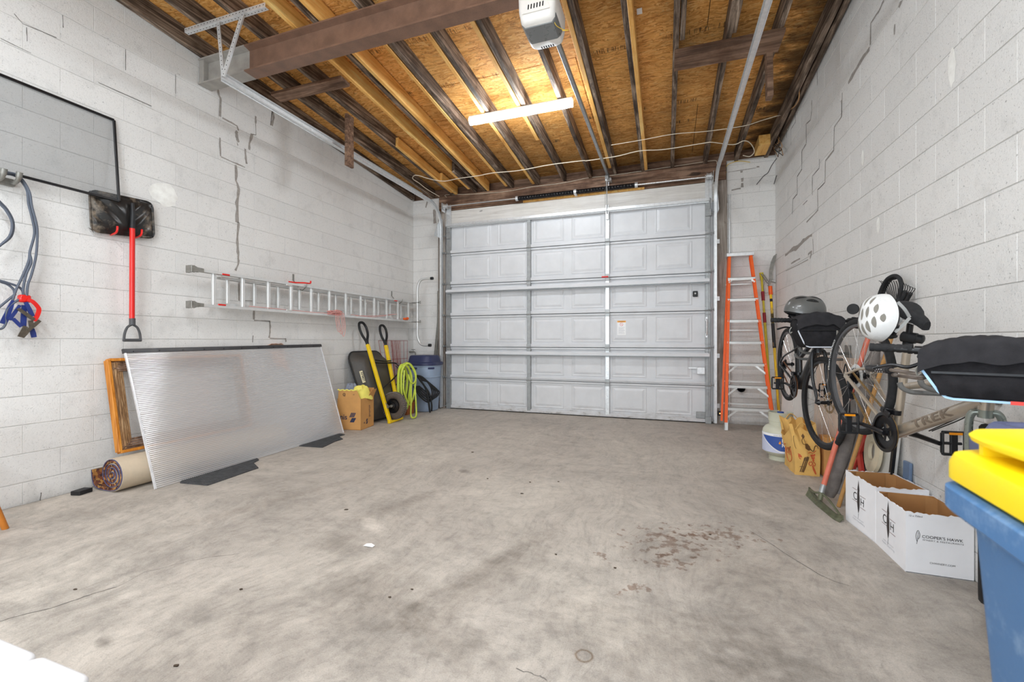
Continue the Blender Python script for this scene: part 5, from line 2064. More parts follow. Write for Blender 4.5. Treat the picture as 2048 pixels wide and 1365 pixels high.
TRAY = mat('dusty_black_tray', P(66, 62, 58), .55, var=.28, vs=5, bump=.1, bs=80)
m = MB()
m.loft([tray_ring(.34, .95, 5.08, 5.60, .032, .07), tray_ring(.30, .99, 5.05, 5.63, .05, .09), tray_ring(.13, 1.11, 5.00, 5.72, .185, .14), tray_ring(.115, 1.13, 4.985, 5.74, .19, .14), tray_ring(.115, 1.13, 4.985, 5.74, .20, .14)], cap=(True, False))
tr_ = m.build('tray', TRAY, wb, solid=.005, smooth=50)
m = MB()
m.tube(tray_ring(.108, 1.138, 4.978, 5.747, .198, .145), .012, 8, closed=True)
m.build('tray_rim', BLK, wb)
lab = MB()
p0, p1 = base + ax * .86 + N_ * .08, base + ax * .60 + N_ * .08
nl = V((.55, -.83, .2)).normalized()
c = V(((p0.x + p1.x) / 2, 5.005, (p0.z + p1.z) / 2)) + nl * .012
dl = ax
sl = nl.cross(dl).normalized()
lab.obox(c, dl * .085, sl * .021, nl * .0015)
lo = lab.build('tray_label', mat('cream_label', P(206, 196, 160), .6), wb, smooth=0)
m = MB()
text(m, 'TEMPER', c + nl * .002 + sl * .009, dl, -sl, width=.14, bold=.02)
m.build('print', INK, lo, smooth=0)
# wheel between the rails
wc, wa = V((-3.665, 5.305, .232)), V((0.05, 1, 0)).normalized()
m = MB()
m.torus(wc, wa, .148, .050, 40, 14)
tw = m.build('tyre', mat('dusty_tyre', P(86, 76, 68), .9, var=.2, vs=30, bump=.3, bs=200), wb)
m = MB()
for k in range(44):
    a = 2 * pi * k / 44
    d, s, u = frame_of(wa)
    e = s * cos(a) + u * sin(a)
    g = (s * -sin(a) + u * cos(a))
    for z in (-.022, .022):
        m.obox(wc + e * .192 + wa * z, g * .006, wa * .014 + g * .006 * (1 if z > 0 else -1), e * .006)
m.build('tread_block', GREY_RUB, tw, smooth=0, kind='stuff')
m = MB()
m.lathe([(.03, -.05), (.045, -.045), (.05, -.03), (.085, -.022), (.10, -.034), (.104, -.034), (.104, .034), (.10, .034), (.085, .022), (.05, .03), (.045, .045), (.03, .05)], wc, wa, 28)
m.build('wheel_rim', BLK_MET, wb)
m = MB()
m.cyl(wc - wa * .14, wc + wa * .14, .011, 10)
m.cyl(wc - wa * .075, wc - wa * .05, .02, 12)
m.cyl(wc + wa * .05, wc + wa * .075, .02, 12)
for sg in (-1, 1):
    p = wc + wa * (.13 * sg)
    m.bar(p + V((-.07, 0, -.03)), p + V((.015, 0, .01)), .03, .005, (0, 1, 0))
    m.bar(p + V((-.07, 0, .06)), p + V((.015, 0, -.005)), .02, .005, (0, 1, 0))
m.build('axle', GREY_MET, wb)
for pts in ([(-3.965, 5.175, .87), (-3.945, 5.24, .845), (-3.93, 5.45, .83), (-3.90, 5.60, .825), (-3.87, 5.66, .81), (-3.82, 5.67, .76), (-3.80, 5.64, .70), (-3.80, 5.52, .62), (-3.80, 5.35, .535), (-3.80, 5.23, .48), (-3.815, 5.19, .455)],
            [(-3.945, 5.62, .85), (-3.90, 5.55, .86), (-3.88, 5.40, .86), (-3.92, 5.22, .885)], [(-3.85, 5.62, .78), (-3.72, 5.66, .62), (-3.72, 5.62, .55), (-3.81, 5.55, .50)]):
    m = MB()
    m.tube(catmull([V(p) for p in pts], 4), .0105, 8)
    m.build('leg_brace', BLK_MET, wb)

# ---- wire cage, faucet, can, bar, basket, hoses
cg = thing('wire_cage', 'folded red wire garden cage leaning on the wall behind the wheelbarrow', 'cage', (-4.1, 5.8, 0))
m = MB()
xw = WL + .06
A, B_ = oX(757, 682, xw), oX(815, 680, xw)
for (ya, yb_, dx) in ((A.y, B_.y, 0.0), (A.y + .30, B_.y - .25, .012)):
    for k in range(8):
        y = ya + (yb_ - ya) * k / 7
        m.tube([(xw + dx + .10, y * .55 + .45 * (ya + yb_) / 2, .0), (xw + dx, y, 1.165)], .0032, 5)
    for zz in (1.16, .86, .45):
        s = .55 + .45 * zz / 1.165
        mid = (ya + yb_) / 2
        m.tube([(xw + dx + .10 * (1 - zz / 1.165), mid + (ya - mid) * s, zz), (xw + dx + .10 * (1 - zz / 1.165), mid + (yb_ - mid) * s, zz)], .0034, 5)
m.build('wire_panel', WIRE_RED, cg)
fq = oX(824, 704, WL + .05)
fc = thing('hose_faucet', 'small grey garden faucet on the left wall above the rubbish bin', 'faucet', (WL + .05, fq.y, fq.z))
m = MB()
m.cyl((WL, fq.y, fq.z), (WL + .09, fq.y, fq.z), .016, 10)
m.tube(catmull([(WL + .08, fq.y, fq.z), (WL + .11, fq.y, fq.z - .01), (WL + .12, fq.y, fq.z - .05)], 4), .014, 8)
m.build('spout', GREY_MET, fc)
m = MB()
m.torus((WL + .075, fq.y, fq.z + .045), (0, 0, 1), .03, .006, 16, 6)
m.cyl((WL + .075, fq.y, fq.z), (WL + .075, fq.y, fq.z + .045), .006, 6)
m.build('valve_wheel', GREY_MET, fc)

TC = V((-3.815, 6.385, 0))
can = thing('rubbish_bin', 'blue grey plastic rubbish bin with a navy lid in the left back corner', 'bin', TC)


def sq_ring(c, r, z, e=3.2, n=36, rx=None):
    out = []
    for k in range(n):
        a = 2 * pi * k / n
        ca, sa = cos(a), sin(a)
        q = (abs(ca) ** e + abs(sa) ** e) ** (-1 / e)
        out.append(c + V((r * q * ca, (rx or r) * q * sa, z)))
    return out


m = MB()
m.loft([sq_ring(TC, .190, 0), sq_ring(TC, .205, .012), sq_ring(TC, .235, .55), sq_ring(TC, .243, .555), sq_ring(TC, .245, .57), sq_ring(TC, .240, .575), sq_ring(TC, .252, .735), sq_ring(TC, .262, .74), sq_ring(TC, .262, .765)])
body = m.build('bin_body', BLUEGREY, can, smooth=35)
m = MB()
m.loft([sq_ring(TC, .268, .755), sq_ring(TC, .275, .762), sq_ring(TC, .275, .798), sq_ring(TC, .262, .808), sq_ring(TC, .240, .812), sq_ring(TC, .215, .905), sq_ring(TC, .200, .918), sq_ring(TC, .10, .924)])
m.build('lid', NAVY, can, smooth=35)
for a in (-1.75, -.65):
    e = V((cos(a), sin(a), 0))
    g = V((-sin(a), cos(a), 0))
    m = MB()
    m.obox(TC + e * .262 + V((0, 0, .712)), e * .03, g * .055, V((0, 0, .014)), .006)
    m.build('handle', NAVY, can, smooth=0)
m = MB()
e = V((.72, -.69, 0)).normalized()
g = V((-e.y, e.x, 0))
m.obox(TC + e * .2355 + V((0, 0, .30)), e * .004, g * .075, V((0, 0, .14)), .004)
m.build('embossed_panel', BLUEGREY, body, smooth=0)

bar_ = thing('metal_bar', 'grey flat steel bar with a short cross end leaning in the left back corner', 'bar', (-3.9, 6.70, 0))
m = MB()
m.bar((-3.895, 6.715, 0), (-3.672, 6.705, 2.05), .052, .012, (0, -1, 0), .002)
m.build('shaft', GREY_MET, bar_, smooth=0)
m = MB()
m.bar((-3.73, 6.70, 2.05), (-3.63, 6.70, 2.055), .014, .03, (0, 0, 1), .002)
m.build('cross_end', GREY_MET, bar_, smooth=0)

q = fl(822, 829)
bk = thing('wicker_basket', 'orange brown woven basket on the floor between the hoses and the rubbish bin', 'basket', (q.x - .10, q.y + .02, 0))
m = MB()
bc = V((q.x - .12, q.y + .02, 0))
R = lambda h, z: [bc + V((sx * h, sy * h, z)) for sx, sy in ((-1, -1), (1, -1), (1, 1), (-1, 1))]
m.loft([R(.10, 0), R(.115, .19), R(.105, .20)])
m.build('woven_body', WICKER, bk, smooth=0, bevel=.006)
m = MB()
for k in range(9):
    m.bar(bc + V((-.12, -.115 + .0285 * k, .205 + .05 * (1 - abs(k - 4) / 4))), bc + V((.12, -.115 + .0285 * k, .205 + .03 * (1 - abs(k - 4) / 4))), .024, .008, (0, 0, 1))
m.build('slat_lid', WICKER, bk, smooth=0)

gh = thing('garden_hose', 'coiled lime green garden hose hanging off the wheelbarrow brace', 'hose', (-3.66, 5.66, .02))
m = MB()
hp = []
r = random.Random(4)
yo = 5.62
for k in range(6):
    dx, dy = r.uniform(-.03, .03), r.uniform(-.04, .04)
    x0 = -3.755 + .016 * k
    hp += [V((x0 + .02, yo + dy + .015, .80 + r.uniform(-.015, .02))), V((x0 + .045 + dx, yo + .09 + .012 * k, .62)), V((x0 + .05 + dx, yo + .05 + .008 * k, .34)), V((x0 + .06, yo - .02 + dy, .10 + .02 * k)),
           V((x0 + .02, yo - .06 + dy, .16 + .03 * k)), V((x0, yo - .08 + dy * .5, .45)), V((x0, yo - .06 + dy * .5, .72))]
m.tube(catmull(hp, 6), .0125, 8)
m.tube(catmull([V((-3.60, yo - .06, .66)), V((-3.585, yo - .02, .55)), V((-3.575, yo + .04, .52)), V((-3.585, yo + .12, .57)), V((-3.61, yo + .15, .68)), V((-3.66, yo + .10, .80)), V((-3.69, yo + .02, .83))], 6), .0125, 8)
m.tube(catmull([V((-3.60, yo + .02, .50)), V((-3.57, yo - .03, .22)), V((-3.54, yo - .08, .06)), V((-3.52, yo - .04, .02)), V((-3.53, yo + .05, .05)), V((-3.57, yo + .10, .26)), V((-3.60, yo + .12, .5))], 6), .0125, 8)
m.build('coil', LIME, gh)
bh = thing('black_hose', 'loosely coiled black hose slung in front of the rubbish bin', 'hose', (-3.6, 6.0, .1))
m = MB()
for k in range(5):
    o = V((-3.60 + .012 * k, 5.98 + .018 * k, 0))
    m.tube(catmull([o + V((-.10, -.06, .62 - .02 * k)), o + V((-.02, .03, .58 - .02 * k)), o + V((.05, .13 + .02 * k, .44 - .02 * k)), o + V((.06, .18 + .015 * k, .30)), o + V((.03, .12, .18 + .015 * k)), o + V((-.04, -.02, .28 + .02 * k)), o + V((-.11, -.10, .45))], 6), .012, 7)
m.tube(catmull([V((-3.66, 5.92, .60)), V((-3.58, 6.03, .40)), V((-3.55, 6.06, .20)), V((-3.54, 6.09, .02))], 6), .016, 7)
m.tube(catmull([V((-3.64, 5.94, .55)), V((-3.55, 6.06, .35)), V((-3.53, 6.12, .16)), V((-3.55, 6.16, .03))], 6), .013, 7)
m.build('coil', BLK_RUB, bh)


# ================================================================== RIGHT SIDE
# ---- orange stepladder folded against the front wall
sl_ = thing('stepladder', 'tall orange fibreglass stepladder with aluminium steps leaning beside the garage door', 'ladder', (1.0, 6.24, 0))
LB, LT_ = V((.715, 6.24, 0)), V((.800, 6.60, 2.315))
RB, RT_ = V((1.285, 6.24, 0)), V((1.090, 6.60, 2.315))


def chan(m, a, c, inw, w=.065, d=.030, t=.004):
    """C-channel from a to c, web facing -Y, flanges towards inw"""
    a, c = V(a), V(c)
    e = (c - a).normalized()
    n = V((0, -1, 0))
    n = (n - e * n.dot(e)).normalized()
    s = V(inw)
    s = (s - e * s.dot(e) - n * s.dot(n)).normalized()
    p = [(-d / 2, 0), (d / 2, 0), (d / 2, w), (-d / 2, w)]
    L = c - a
    m.prism([(0, -w / 2), (d, -w / 2), (d, -w / 2 + t), (t, -w / 2 + t), (t, w / 2 - t), (d, w / 2 - t), (d, w / 2), (0, w / 2)], a, s, n, L)


for a, c, inw in ((LB, LT_, (1, 0, 0)), (RB, RT_, (-1, 0, 0))):
    m = MB()
    chan(m, a + V((0, 0, .10)), c, inw, .070, .032)
    m.build('rail', ORANGE, sl_, smooth=0)
    m = MB()
    chan(m, a, a + (c - a) * .055, inw, .074, .036, .006)
    m.build('foot', ALU, sl_, smooth=0)
for a, c, inw in ((LB + V((-.035, .105, .10)), LT_ + V((0, .07, -.02)), (1, 0, 0)), (RB + V((.030, .105, .10)), RT_ + V((0, .07, -.02)), (-1, 0, 0))):
    m = MB()
    chan(m, a, c, inw, .045, .024)
    m.build('rear_rail', ORANGE, sl_, smooth=0)
for k in range(7):
    z = .285 + .2855 * k
    f_ = z / 2.315
    a, c = LB.lerp(LT_, f_), RB.lerp(RT_, f_)
    m = MB()
    m.hexa([a + V((0, -.040, -.026)), c + V((0, -.040, -.026)), c + V((0, -.036, -.026)), a + V((0, -.036, -.026)), a + V((0, -.040, .012)), c + V((0, -.040, .012)), c + V((0, -.036, .012)), a + V((0, -.036, .012))])
    m.hexa([a + V((0, -.040, .008)), c + V((0, -.040, .008)), c + V((0, .040, .008)), a + V((0, .040, .008)), a + V((0, -.040, .012)), c + V((0, -.040, .012)), c + V((0, .040, .012)), a + V((0, .040, .012))])
    m.hexa([a + V((0, .036, -.02)), c + V((0, .036, -.02)), c + V((0, .040, -.02)), a + V((0, .040, -.02)), a + V((0, .036, .012)), c + V((0, .036, .012)), c + V((0, .040, .012)), a + V((0, .040, .012))])
    st_ = m.build('step', ALU, sl_, smooth=0)
    m = MB()
    for p, s in ((a, 1), (c, -1)):
        for dz in (-.012, .004):
            m.cyl(p + V((s * .012, -.041, dz)), p + V((s * .012, -.046, dz)), .005, 6)
    m.build('rivet', GALV, st_, kind='stuff')
    if k < 3 or k == 6:
        for p, q_, s in ((a, c, 1), (c, a, -1)):
            m = MB()
            L = .15 if k < 3 else .06
            dz = -.125 if k < 3 else -.06
            fd = max(0, (z + dz) / 2.315)
            e = (LB.lerp(LT_, fd) if s > 0 else RB.lerp(RT_, fd))
            m.bar(p.lerp(q_, .26 if k < 3 else .14) + V((0, -.036, -.022)), e + V((s * .015, -.036, 0)), .022, .006, (0, -1, 0))
            m.build('step_brace', ALU, sl_, smooth=0)
for z in (.33, .62, 1.30, 1.93):
    f_ = z / 2.315
    a, c = LB.lerp(LT_, f_) + V((-.01, .10, 0)), RB.lerp(RT_, f_) + V((.01, .10, 0))
    m = MB()
    m.bar(a, c, .03, .018, (0, 0, 1))
    m.build('rear_bar', ALU, sl_, smooth=0)
m = MB()
m.hexa([LT_ + V((-.02, -.05, -.01)), RT_ + V((.02, -.05, -.01)), RT_ + V((.02, .095, -.01)), LT_ + V((-.02, .095, -.01)),
        LT_ + V((-.02, -.05, .035)), RT_ + V((.02, -.05, .035)), RT_ + V((.02, .095, .035)), LT_ + V((-.02, .095, .035))])
m.build('top_cap', GALV, sl_, smooth=0, bevel=.004)
m = MB()
for z in (1.62, 1.35, .9):
    c = LB.lerp(LT_, z / 2.315) + V((-.001, 0, 0))
m.obox(LB.lerp(LT_, .85) + V((.014, -.0375, 0)), (.010, 0, 0), (0, .001, 0), (0, 0, .022))
m.build('sticker', LABEL_W, sl_, smooth=0)
q = oY(1451, 780, 6.72)
vp = thing('drain_stub', 'short black pipe stub in the block wall behind the orange stepladder', 'pipe', (q.x, 6.72, q.z))
c_ = oY(1482, 777, 6.70)
m = MB()
m.lathe([(.05, .05), (.05, -.03), (.042, -.03), (.042, .05)], (c_.x, 6.70, c_.z), (0, 1, 0), 18)
m.build('pipe_end', BLK_MET, vp)

# ---- pole tools in the corner
pa = thing('pole_tool', 'dull yellow telescopic pole with dark red collars standing in the right back corner', 'pole', (1.30, 6.43, 0))
A, B_ = V((1.300, 6.43, 0)), V((1.219, 6.69, 2.06))
m = MB()
m.cyl(A, A.lerp(B_, .70), .0165, 10)
m.cyl(A.lerp(B_, .70), A.lerp(B_, .97), .0135, 10)
m.build('tube', mat('olive_yellow_fibreglass', P(196, 182, 44), .45, var=.1), pa)
for t0, t1 in ((.68, .745), (.825, .885)):
    m = MB()
    m.cyl(A.lerp(B_, t0), A.lerp(B_, t1), .0195, 10)
    m.build('collar', mat('dark_red_collar', P(136, 20, 34), .45), pa)
m = MB()
m.tube([A.lerp(B_, .96), A.lerp(B_, .99), A.lerp(B_, 1.01)], [.016, .022, .026], 10)
m.build('end_cap', mat('olive_yellow_fibreglass', (0, 0, 0)), pa)
pb = thing('pole_pruner', 'bright yellow pole pruner with curved saw blade standing in the right back corner', 'pruner', (1.355, 6.38, 0))
A, B_ = V((1.372, 6.37, 0)), V((1.318, 6.66, 1.90))
m = MB()
m.cyl(A, A.lerp(B_, .96), .0155, 10)
m.build('tube', YELLOW, pb)
for t0, t1, m_, r_ in ((.56, .73, BLK, .020), (.73, .80, BLK, .0165), (.885, .905, BLK, .017), (.935, .995, ORANGE, .024)):
    m = MB()
    m.cyl(A.lerp(B_, t0), A.lerp(B_, t1), r_, 10)
    m.build('sleeve', m_, pb)
m = MB()
m.cyl(A.lerp(B_, .73), A.lerp(B_, .84), .0165, 10)
m.build('sleeve', mat('striped_label', P(196, 160, 60), .5, var=.6, vs=60), pb)
m = MB()
m.tube([A.lerp(B_, .60) + V((-.015, -.015, 0)), A.lerp(B_, .45) + V((.012, -.012, 0)), A.lerp(B_, .38) + V((-.012, -.014, 0)), A.lerp(B_, .25) + V((.012, -.014, 0)), A.lerp(B_, .12) + V((-.012, -.014, 0))], .003, 5)
m.build('pull_cord', WIRE_T, pb)
z3 = lambda x, y: (1400 + x / 7.583, 480 + y / 7.583)
yy = 6.655
P3 = lambda x, y: oY(*z3(x, y), yy)
sw = [P3(*p) for p in ((1045, 590), (1050, 450), (1075, 330), (1115, 240), (1160, 205), (1165, 215), (1150, 300), (1120, 400), (1100, 500), (1105, 600))]
m = MB()
m.prism([(p.x, p.z) for p in sw], (0, yy, 0), (1, 0, 0), (0, 0, 1), (0, .004, 0))
m.build('saw_blade', GREY_MET, pb, smooth=0)
m = MB()
m.bar(P3(1040, 700), P3(1070, 590), .02, .03, (0, 1, 0), .004)
m.bar(P3(1030, 660), P3(925, 510), .012, .02, (0, 1, 0), .003)
m.bar(P3(1050, 640), P3(965, 520), .008, .012, (0, 1, 0), .002)
m.bar(P3(1060, 620), P3(1150, 650), .012, .02, (0, 1, 0), .003)
m.tube(catmull([P3(1035, 800), P3(985, 800), P3(965, 720), P3(990, 620), P3(1030, 610)], 4), .0035, 5)
m.build('pruner_head', GREY_MET, pb, smooth=0)

# ---- propane cylinder
TK = V((1.056, 4.885, 0))
tk = thing('propane_tank', 'sage grey propane tank with blue and white label beside the paper bag', 'tank', TK)
rt = .156
m = MB()
m.lathe([(.10, 0), (.102, .03), (.09, .04), (.118, .055), (.145, .075), (rt, .105), (rt, .265), (.150, .295), (.128, .325), (.09, .345), (.04, .352), (0, .352)], TK, n=40)
m.build('cylinder', TANK, tk)
m = MB()
a0, a1 = -pi * 1.1, pi * .62
d, s, u = frame_of((0, 0, 1))
m.lathe([(.100, .338), (.101, .345), (.101, .372), (.104, .375)], TK, n=30, cap=False)
m.lathe([(.104, .375), (.104, .455), (.108, .462), (.1, .464), (.098, .455), (.098, .375)], TK, n=30, a0=.75, a1=2 * pi + .10, cap=False)
co = m.build('collar', TANK, tk)
m = MB()
m.cyl(TK + V((0, 0, .35)), TK + V((0, 0, .43)), .02, 10)
m.cyl(TK + V((0, 0, .40)), TK + V((-.05, -.04, .40)), .016, 10)
m.build('valve', GREY_MET, tk)
m = MB()
m.cyl(TK + V((0, 0, .43)), TK + V((0, 0, .466)), .028, 10)
m.build('valve_knob', BLUE_LBL, tk)
af = atan2(-TK.y + 0, -TK.x) + .05       # angle facing the camera


def on_tank(r):
    def w(x, y):
        a = af + .28 + x / r
        return TK + V((r * cos(a), r * sin(a), .0)) + V((0, 0, y))
    return w


def patch(r, a, b, lo, hi, n=20):
    x = MB()
    vs, fs = [], []
    for i in range(n + 1):
        t = a + (b - a) * i / n
        z0 = lo(t) if callable(lo) else lo
        z1 = hi(t) if callable(hi) else hi
        for z in (z0, z1):
            vs.append(TK + V((r * cos(af + t), r * sin(af + t), z)))
    for i in range(n):
        fs.append((2 * i, 2 * i + 2, 2 * i + 3, 2 * i + 1))
    x.add(vs, fs)
    return x


lb = patch(rt + .0008, -1.9, 1.9, .088, .268, 40).build('label', LILAC_LBL, tk, smooth=60)
patch(rt + .0014, -1.15, 1.6, lambda t: .110 + .125 * max(0, (-t - .05) / 1.1) ** 1.4 if t < -.05 else .110, .243, 30).build('blue_field', BLUE_LBL, lb, smooth=60)
patch(rt + .0018, -1.35, 1.6, lambda t: .097 + .150 * max(0, (-t - .05) / 1.3) ** 1.3 if t < -.05 else .097, lambda t: .104 + .150 * max(0, (-t - .05) / 1.3) ** 1.3 if t < -.05 else .104, 30).build('white_band', WHITE_INK, lb, smooth=60)
patch(rt + .0014, -1.9, 1.9, .245, .266, 40).build('white_band', WHITE_INK, lb, smooth=60)
W_ = lambda r, a, z: (lambda x, y: TK + V((r * cos(af + a + x / r), r * sin(af + a + x / r), z + y)))
m = MB()
text(m, 'HOME DELIVERY', (0, 0, 0), (1, 0, 0), (0, 0, 1), size=.013, align=0, warp=W_(rt + .002, -.42, .250))
m.build('print', NAVY_INK, lb, smooth=0)
m = MB()
text(m, 'BLUE', (0, 0, 0), (1, 0, 0), (0, 0, 1), size=.048, align=0, bold=.02, warp=W_(rt + .0022, .02, .195))
text(m, 'RHINO', (0, 0, 0), (1, 0, 0), (0, 0, 1), size=.048, align=0, bold=.02, warp=W_(rt + .0022, .02, .152))
m.build('print', WHITE_INK, lb, smooth=0)
m = MB()
m.flat([(0, 0), (.010, .004), (.012, .014), (.004, .034), (.0, .022), (-.008, .012), (-.006, .003)], W_(rt + .003, -.10, .175)(0, 0), V((-sin(af), cos(af), 0)), (0, 0, 1))
m.build('flame_print', AMBER, lb, smooth=0)

# ---- paper grocery bag
pg = thing('paper_bag', 'crumpled brown paper grocery bag with printed drawings beside the propane tank', 'bag', (1.14, 4.53, 0))
bx0, bx1, by0, by1 = 1.050, 1.235, 4.365, 4.70
rr_ = random.Random(11)
nz, nper = 12, 32
rings = []
for j in range(nz + 1):
    v = j / nz
    z = .43 * v
    ring = []
    for k in range(nper):
        t = k / nper * 4
        e, f = int(t), t - int(t)
        X, Y = [(bx0 + (bx1 - bx0) * f, by0), (bx1, by0 + (by1 - by0) * f), (bx1 - (bx1 - bx0) * f, by1), (bx0, by1 - (by1 - by0) * f)][e]
        bul = sin(pi * f) * sin(pi * min(v * 1.2, 1)) * .012
        nrm = [V((0, -1, 0)), V((1, 0, 0)), V((0, 1, 0)), V((-1, 0, 0))][e]
        amp = .004 + .018 * v * v
        p = V((X, Y, z)) + nrm * (bul + amp * sin(7.3 * v + 2.1 * k * .6 + e) * (1 if 0 < f < 1 else .3))
        p.x += -.055 * v * v * (1 if e == 3 or e == 0 else .6) + .02 * v
        p.y += .05 * v * v
        if e == 3:
            p.z -= .12 * v * sin(pi * f) * (v > .55)         # the mouth sags on the near side
        if e == 0:
            p.z -= .045 * v * sin(pi * f * .9)
        p.z += .02 * v * sin(k * 1.9)
        ring.append(p)
    rings.append(ring)
m = MB()
m.loft(rings, cap=(True, False))
m.build('bag_body', PAPER_BAG, pg, solid=.0015, smooth=28)
m = MB()
for k in (4, 20):
    c0, c1 = rings[-1][k - 2], rings[-1][k + 3]
    m.tube(catmull([c0 + V((0, 0, -.02)), (c0 + c1) / 2 + V((.0, .02, .035)), c1 + V((0, 0, -.02))], 6), .004, 6)
m.build('handle', PAPER_BAG, pg)


def bag_front(x, y):                   # a point on the front face, x in 0..1 from the left, y metres up
    f = min(max(x, 0.02), .98) * 8
    i, ff = int(f), f - int(f)
    v = min(max(y / .43, 0), .99) * nz
    j, g = int(v), v - int(v)
    a = rings[j][i].lerp(rings[j][i + 1], ff)
    c = rings[j + 1][i].lerp(rings[j + 1][i + 1], ff)
    return a.lerp(c, g) + V((0, -.0025, 0))


def bag_left(x, y):                    # near side of the bag (towards the camera's left); x runs from the front corner back
    f = 24 + min(max(1 - x, 0.02), .98) * 8
    i, ff = int(f), f - int(f)
    v = min(max(y / .43, 0), .99) * nz
    j, g = int(v), v - int(v)
    a = rings[j][i].lerp(rings[j][(i + 1) % nper], ff)
    c = rings[j + 1][i].lerp(rings[j + 1][(i + 1) % nper], ff)
    return a.lerp(c, g) + V((-.003, 0, 0))


def draw(m, pts, w=.0028, fn=bag_front, n=5, closed=False):
    m.tube(catmull([fn(*p) for p in pts], n, closed), w, 4, closed=closed)


def blob(m, pts, fn=bag_front):
    q = [fn(*p) for p in pts]
    c = sum(q, V((0, 0, 0))) / len(q)
    m.add([c] + q, [(0, 1 + k, 1 + (k + 1) % len(q)) for k in range(len(q))])


m = MB()                               # watering can, spray and asparagus, sketched in brown
blob(m, [(.50, .285), (.62, .30), (.70, .28), (.68, .245), (.58, .235), (.47, .25)])
draw(m, [(.66, .27), (.74, .245), (.80, .235), (.86, .265), (.93, .26), (.95, .235)], .0035)
draw(m, [(.50, .28), (.42, .295), (.41, .325), (.48, .335), (.52, .31), (.54, .29)], .0022)
for dx in (0, .07, .13):
    draw(m, [(.20 + dx, .03), (.29 + dx, .09), (.37 + dx, .15)], .0042)
    blob(m, [(.33 + dx, .125), (.40 + dx, .145), (.44 + dx, .175), (.41 + dx, .18), (.36 + dx, .165)])
draw(m, [(.18, .075), (.30, .085), (.36, .07)], .002)
draw(m, [(.08, .33), (.05, .30), (.06, .25), (.10, .22)], .0018)
blob(m, [(.44, .36), (.52, .375), (.57, .36), (.53, .335), (.46, .34)])
m.build('sketch_print', BROWN_INK, pg, smooth=0, kind='stuff')
m = MB()                               # grapes, crustacean and lettering in rust red
for gx, gy in ((.68, .195), (.74, .20), (.80, .195), (.71, .175), (.77, .172), (.74, .153)):
    blob(m, [(gx + .045 * cos(a), gy + .012 * sin(a)) for a in [2 * pi * k / 7 for k in range(7)]])
draw(m, [(.56, .21), (.66, .225), (.76, .222), (.88, .225)], .003)
draw(m, [(.58, .135), (.54, .115), (.60, .10), (.68, .12), (.66, .14), (.60, .13)], .003)
draw(m, [(.74, .14), (.80, .12), (.78, .10), (.72, .11), (.70, .13)], .003)
blob(m, [(.66, .105), (.72, .105), (.80, .06), (.86, .02), (.80, .02), (.70, .065)])
blob(m, [(.14, .185), (.24, .195), (.30, .18), (.26, .165), (.18, .165)])
draw(m, [(.16, .17), (.20, .15), (.26, .155)], .003)
text(m, "TRADER", (0, 0, 0), (1, 0, 0), (0, 0, 1), size=.050, align=1.0, bold=.01, warp=lambda x, y: bag_left(.28 - x * 3.0, .205 + y))
text(m, "JOE'S", (0, 0, 0), (1, 0, 0), (0, 0, 1), size=.050, align=1.0, bold=.01, warp=lambda x, y: bag_left(.28 - x * 3.0, .145 + y))
draw(m, [(.62, .18), (.55, .25), (.38, .275), (.22, .25), (.17, .18), (.24, .11), (.40, .08), (.56, .11)], .0025, bag_left, 5, True)
m.build('red_print', RED_INK, pg, smooth=0, kind='stuff')

# ---- boards leaning on the right wall behind the black bicycle
PANEL_W = mat('white_panel_paint', P(222, 218, 214), .55, var=.03)
lp = thing('leaning_panel', 'white panel leaning on the right wall behind the yellow poles', 'panel', (1.36, 5.7, 0))
m = MB()
m.bar((1.335, 5.72, 0), (1.372, 5.72, .84), .86, .02, (1, 0, 0), .003)
m.build('board', PANEL_W, lp, smooth=0)
m = MB()
m.bar((1.321, 5.62, .01), (1.358, 5.62, .83), .012, .006, (1, 0, 0), .002)
for k in range(7):
    m.cyl((1.318 + .04 * k * .11, 5.62, .1 + .11 * k), (1.312 + .04 * k * .11, 5.62, .1 + .11 * k), .006, 6)
m.build('batten', PANEL_W, lp, smooth=0)
lp = thing('leaning_panel', 'beige cardboard sheet leaning on the right wall behind the black bicycle front wheel', 'panel', (1.35, 4.55, 0))
m = MB()
m.bar((1.355, 4.50, 0), (1.388, 4.50, 1.02), .98, .012, (1, 0, 0), .002)
m.build('board', mat('beige_board', P(212, 192, 176), .8, var=.10, vs=3, bump=.1, bs=30), lp, smooth=0)
m = MB()
m.obox((1.298, 4.42, .17), (.035, 0, 0), (0, .07, 0), (0, 0, .17), .002)
tag(m.build('cardboard_box', CARD, smooth=0), 'narrow brown carton standing behind the paper bag', 'box')


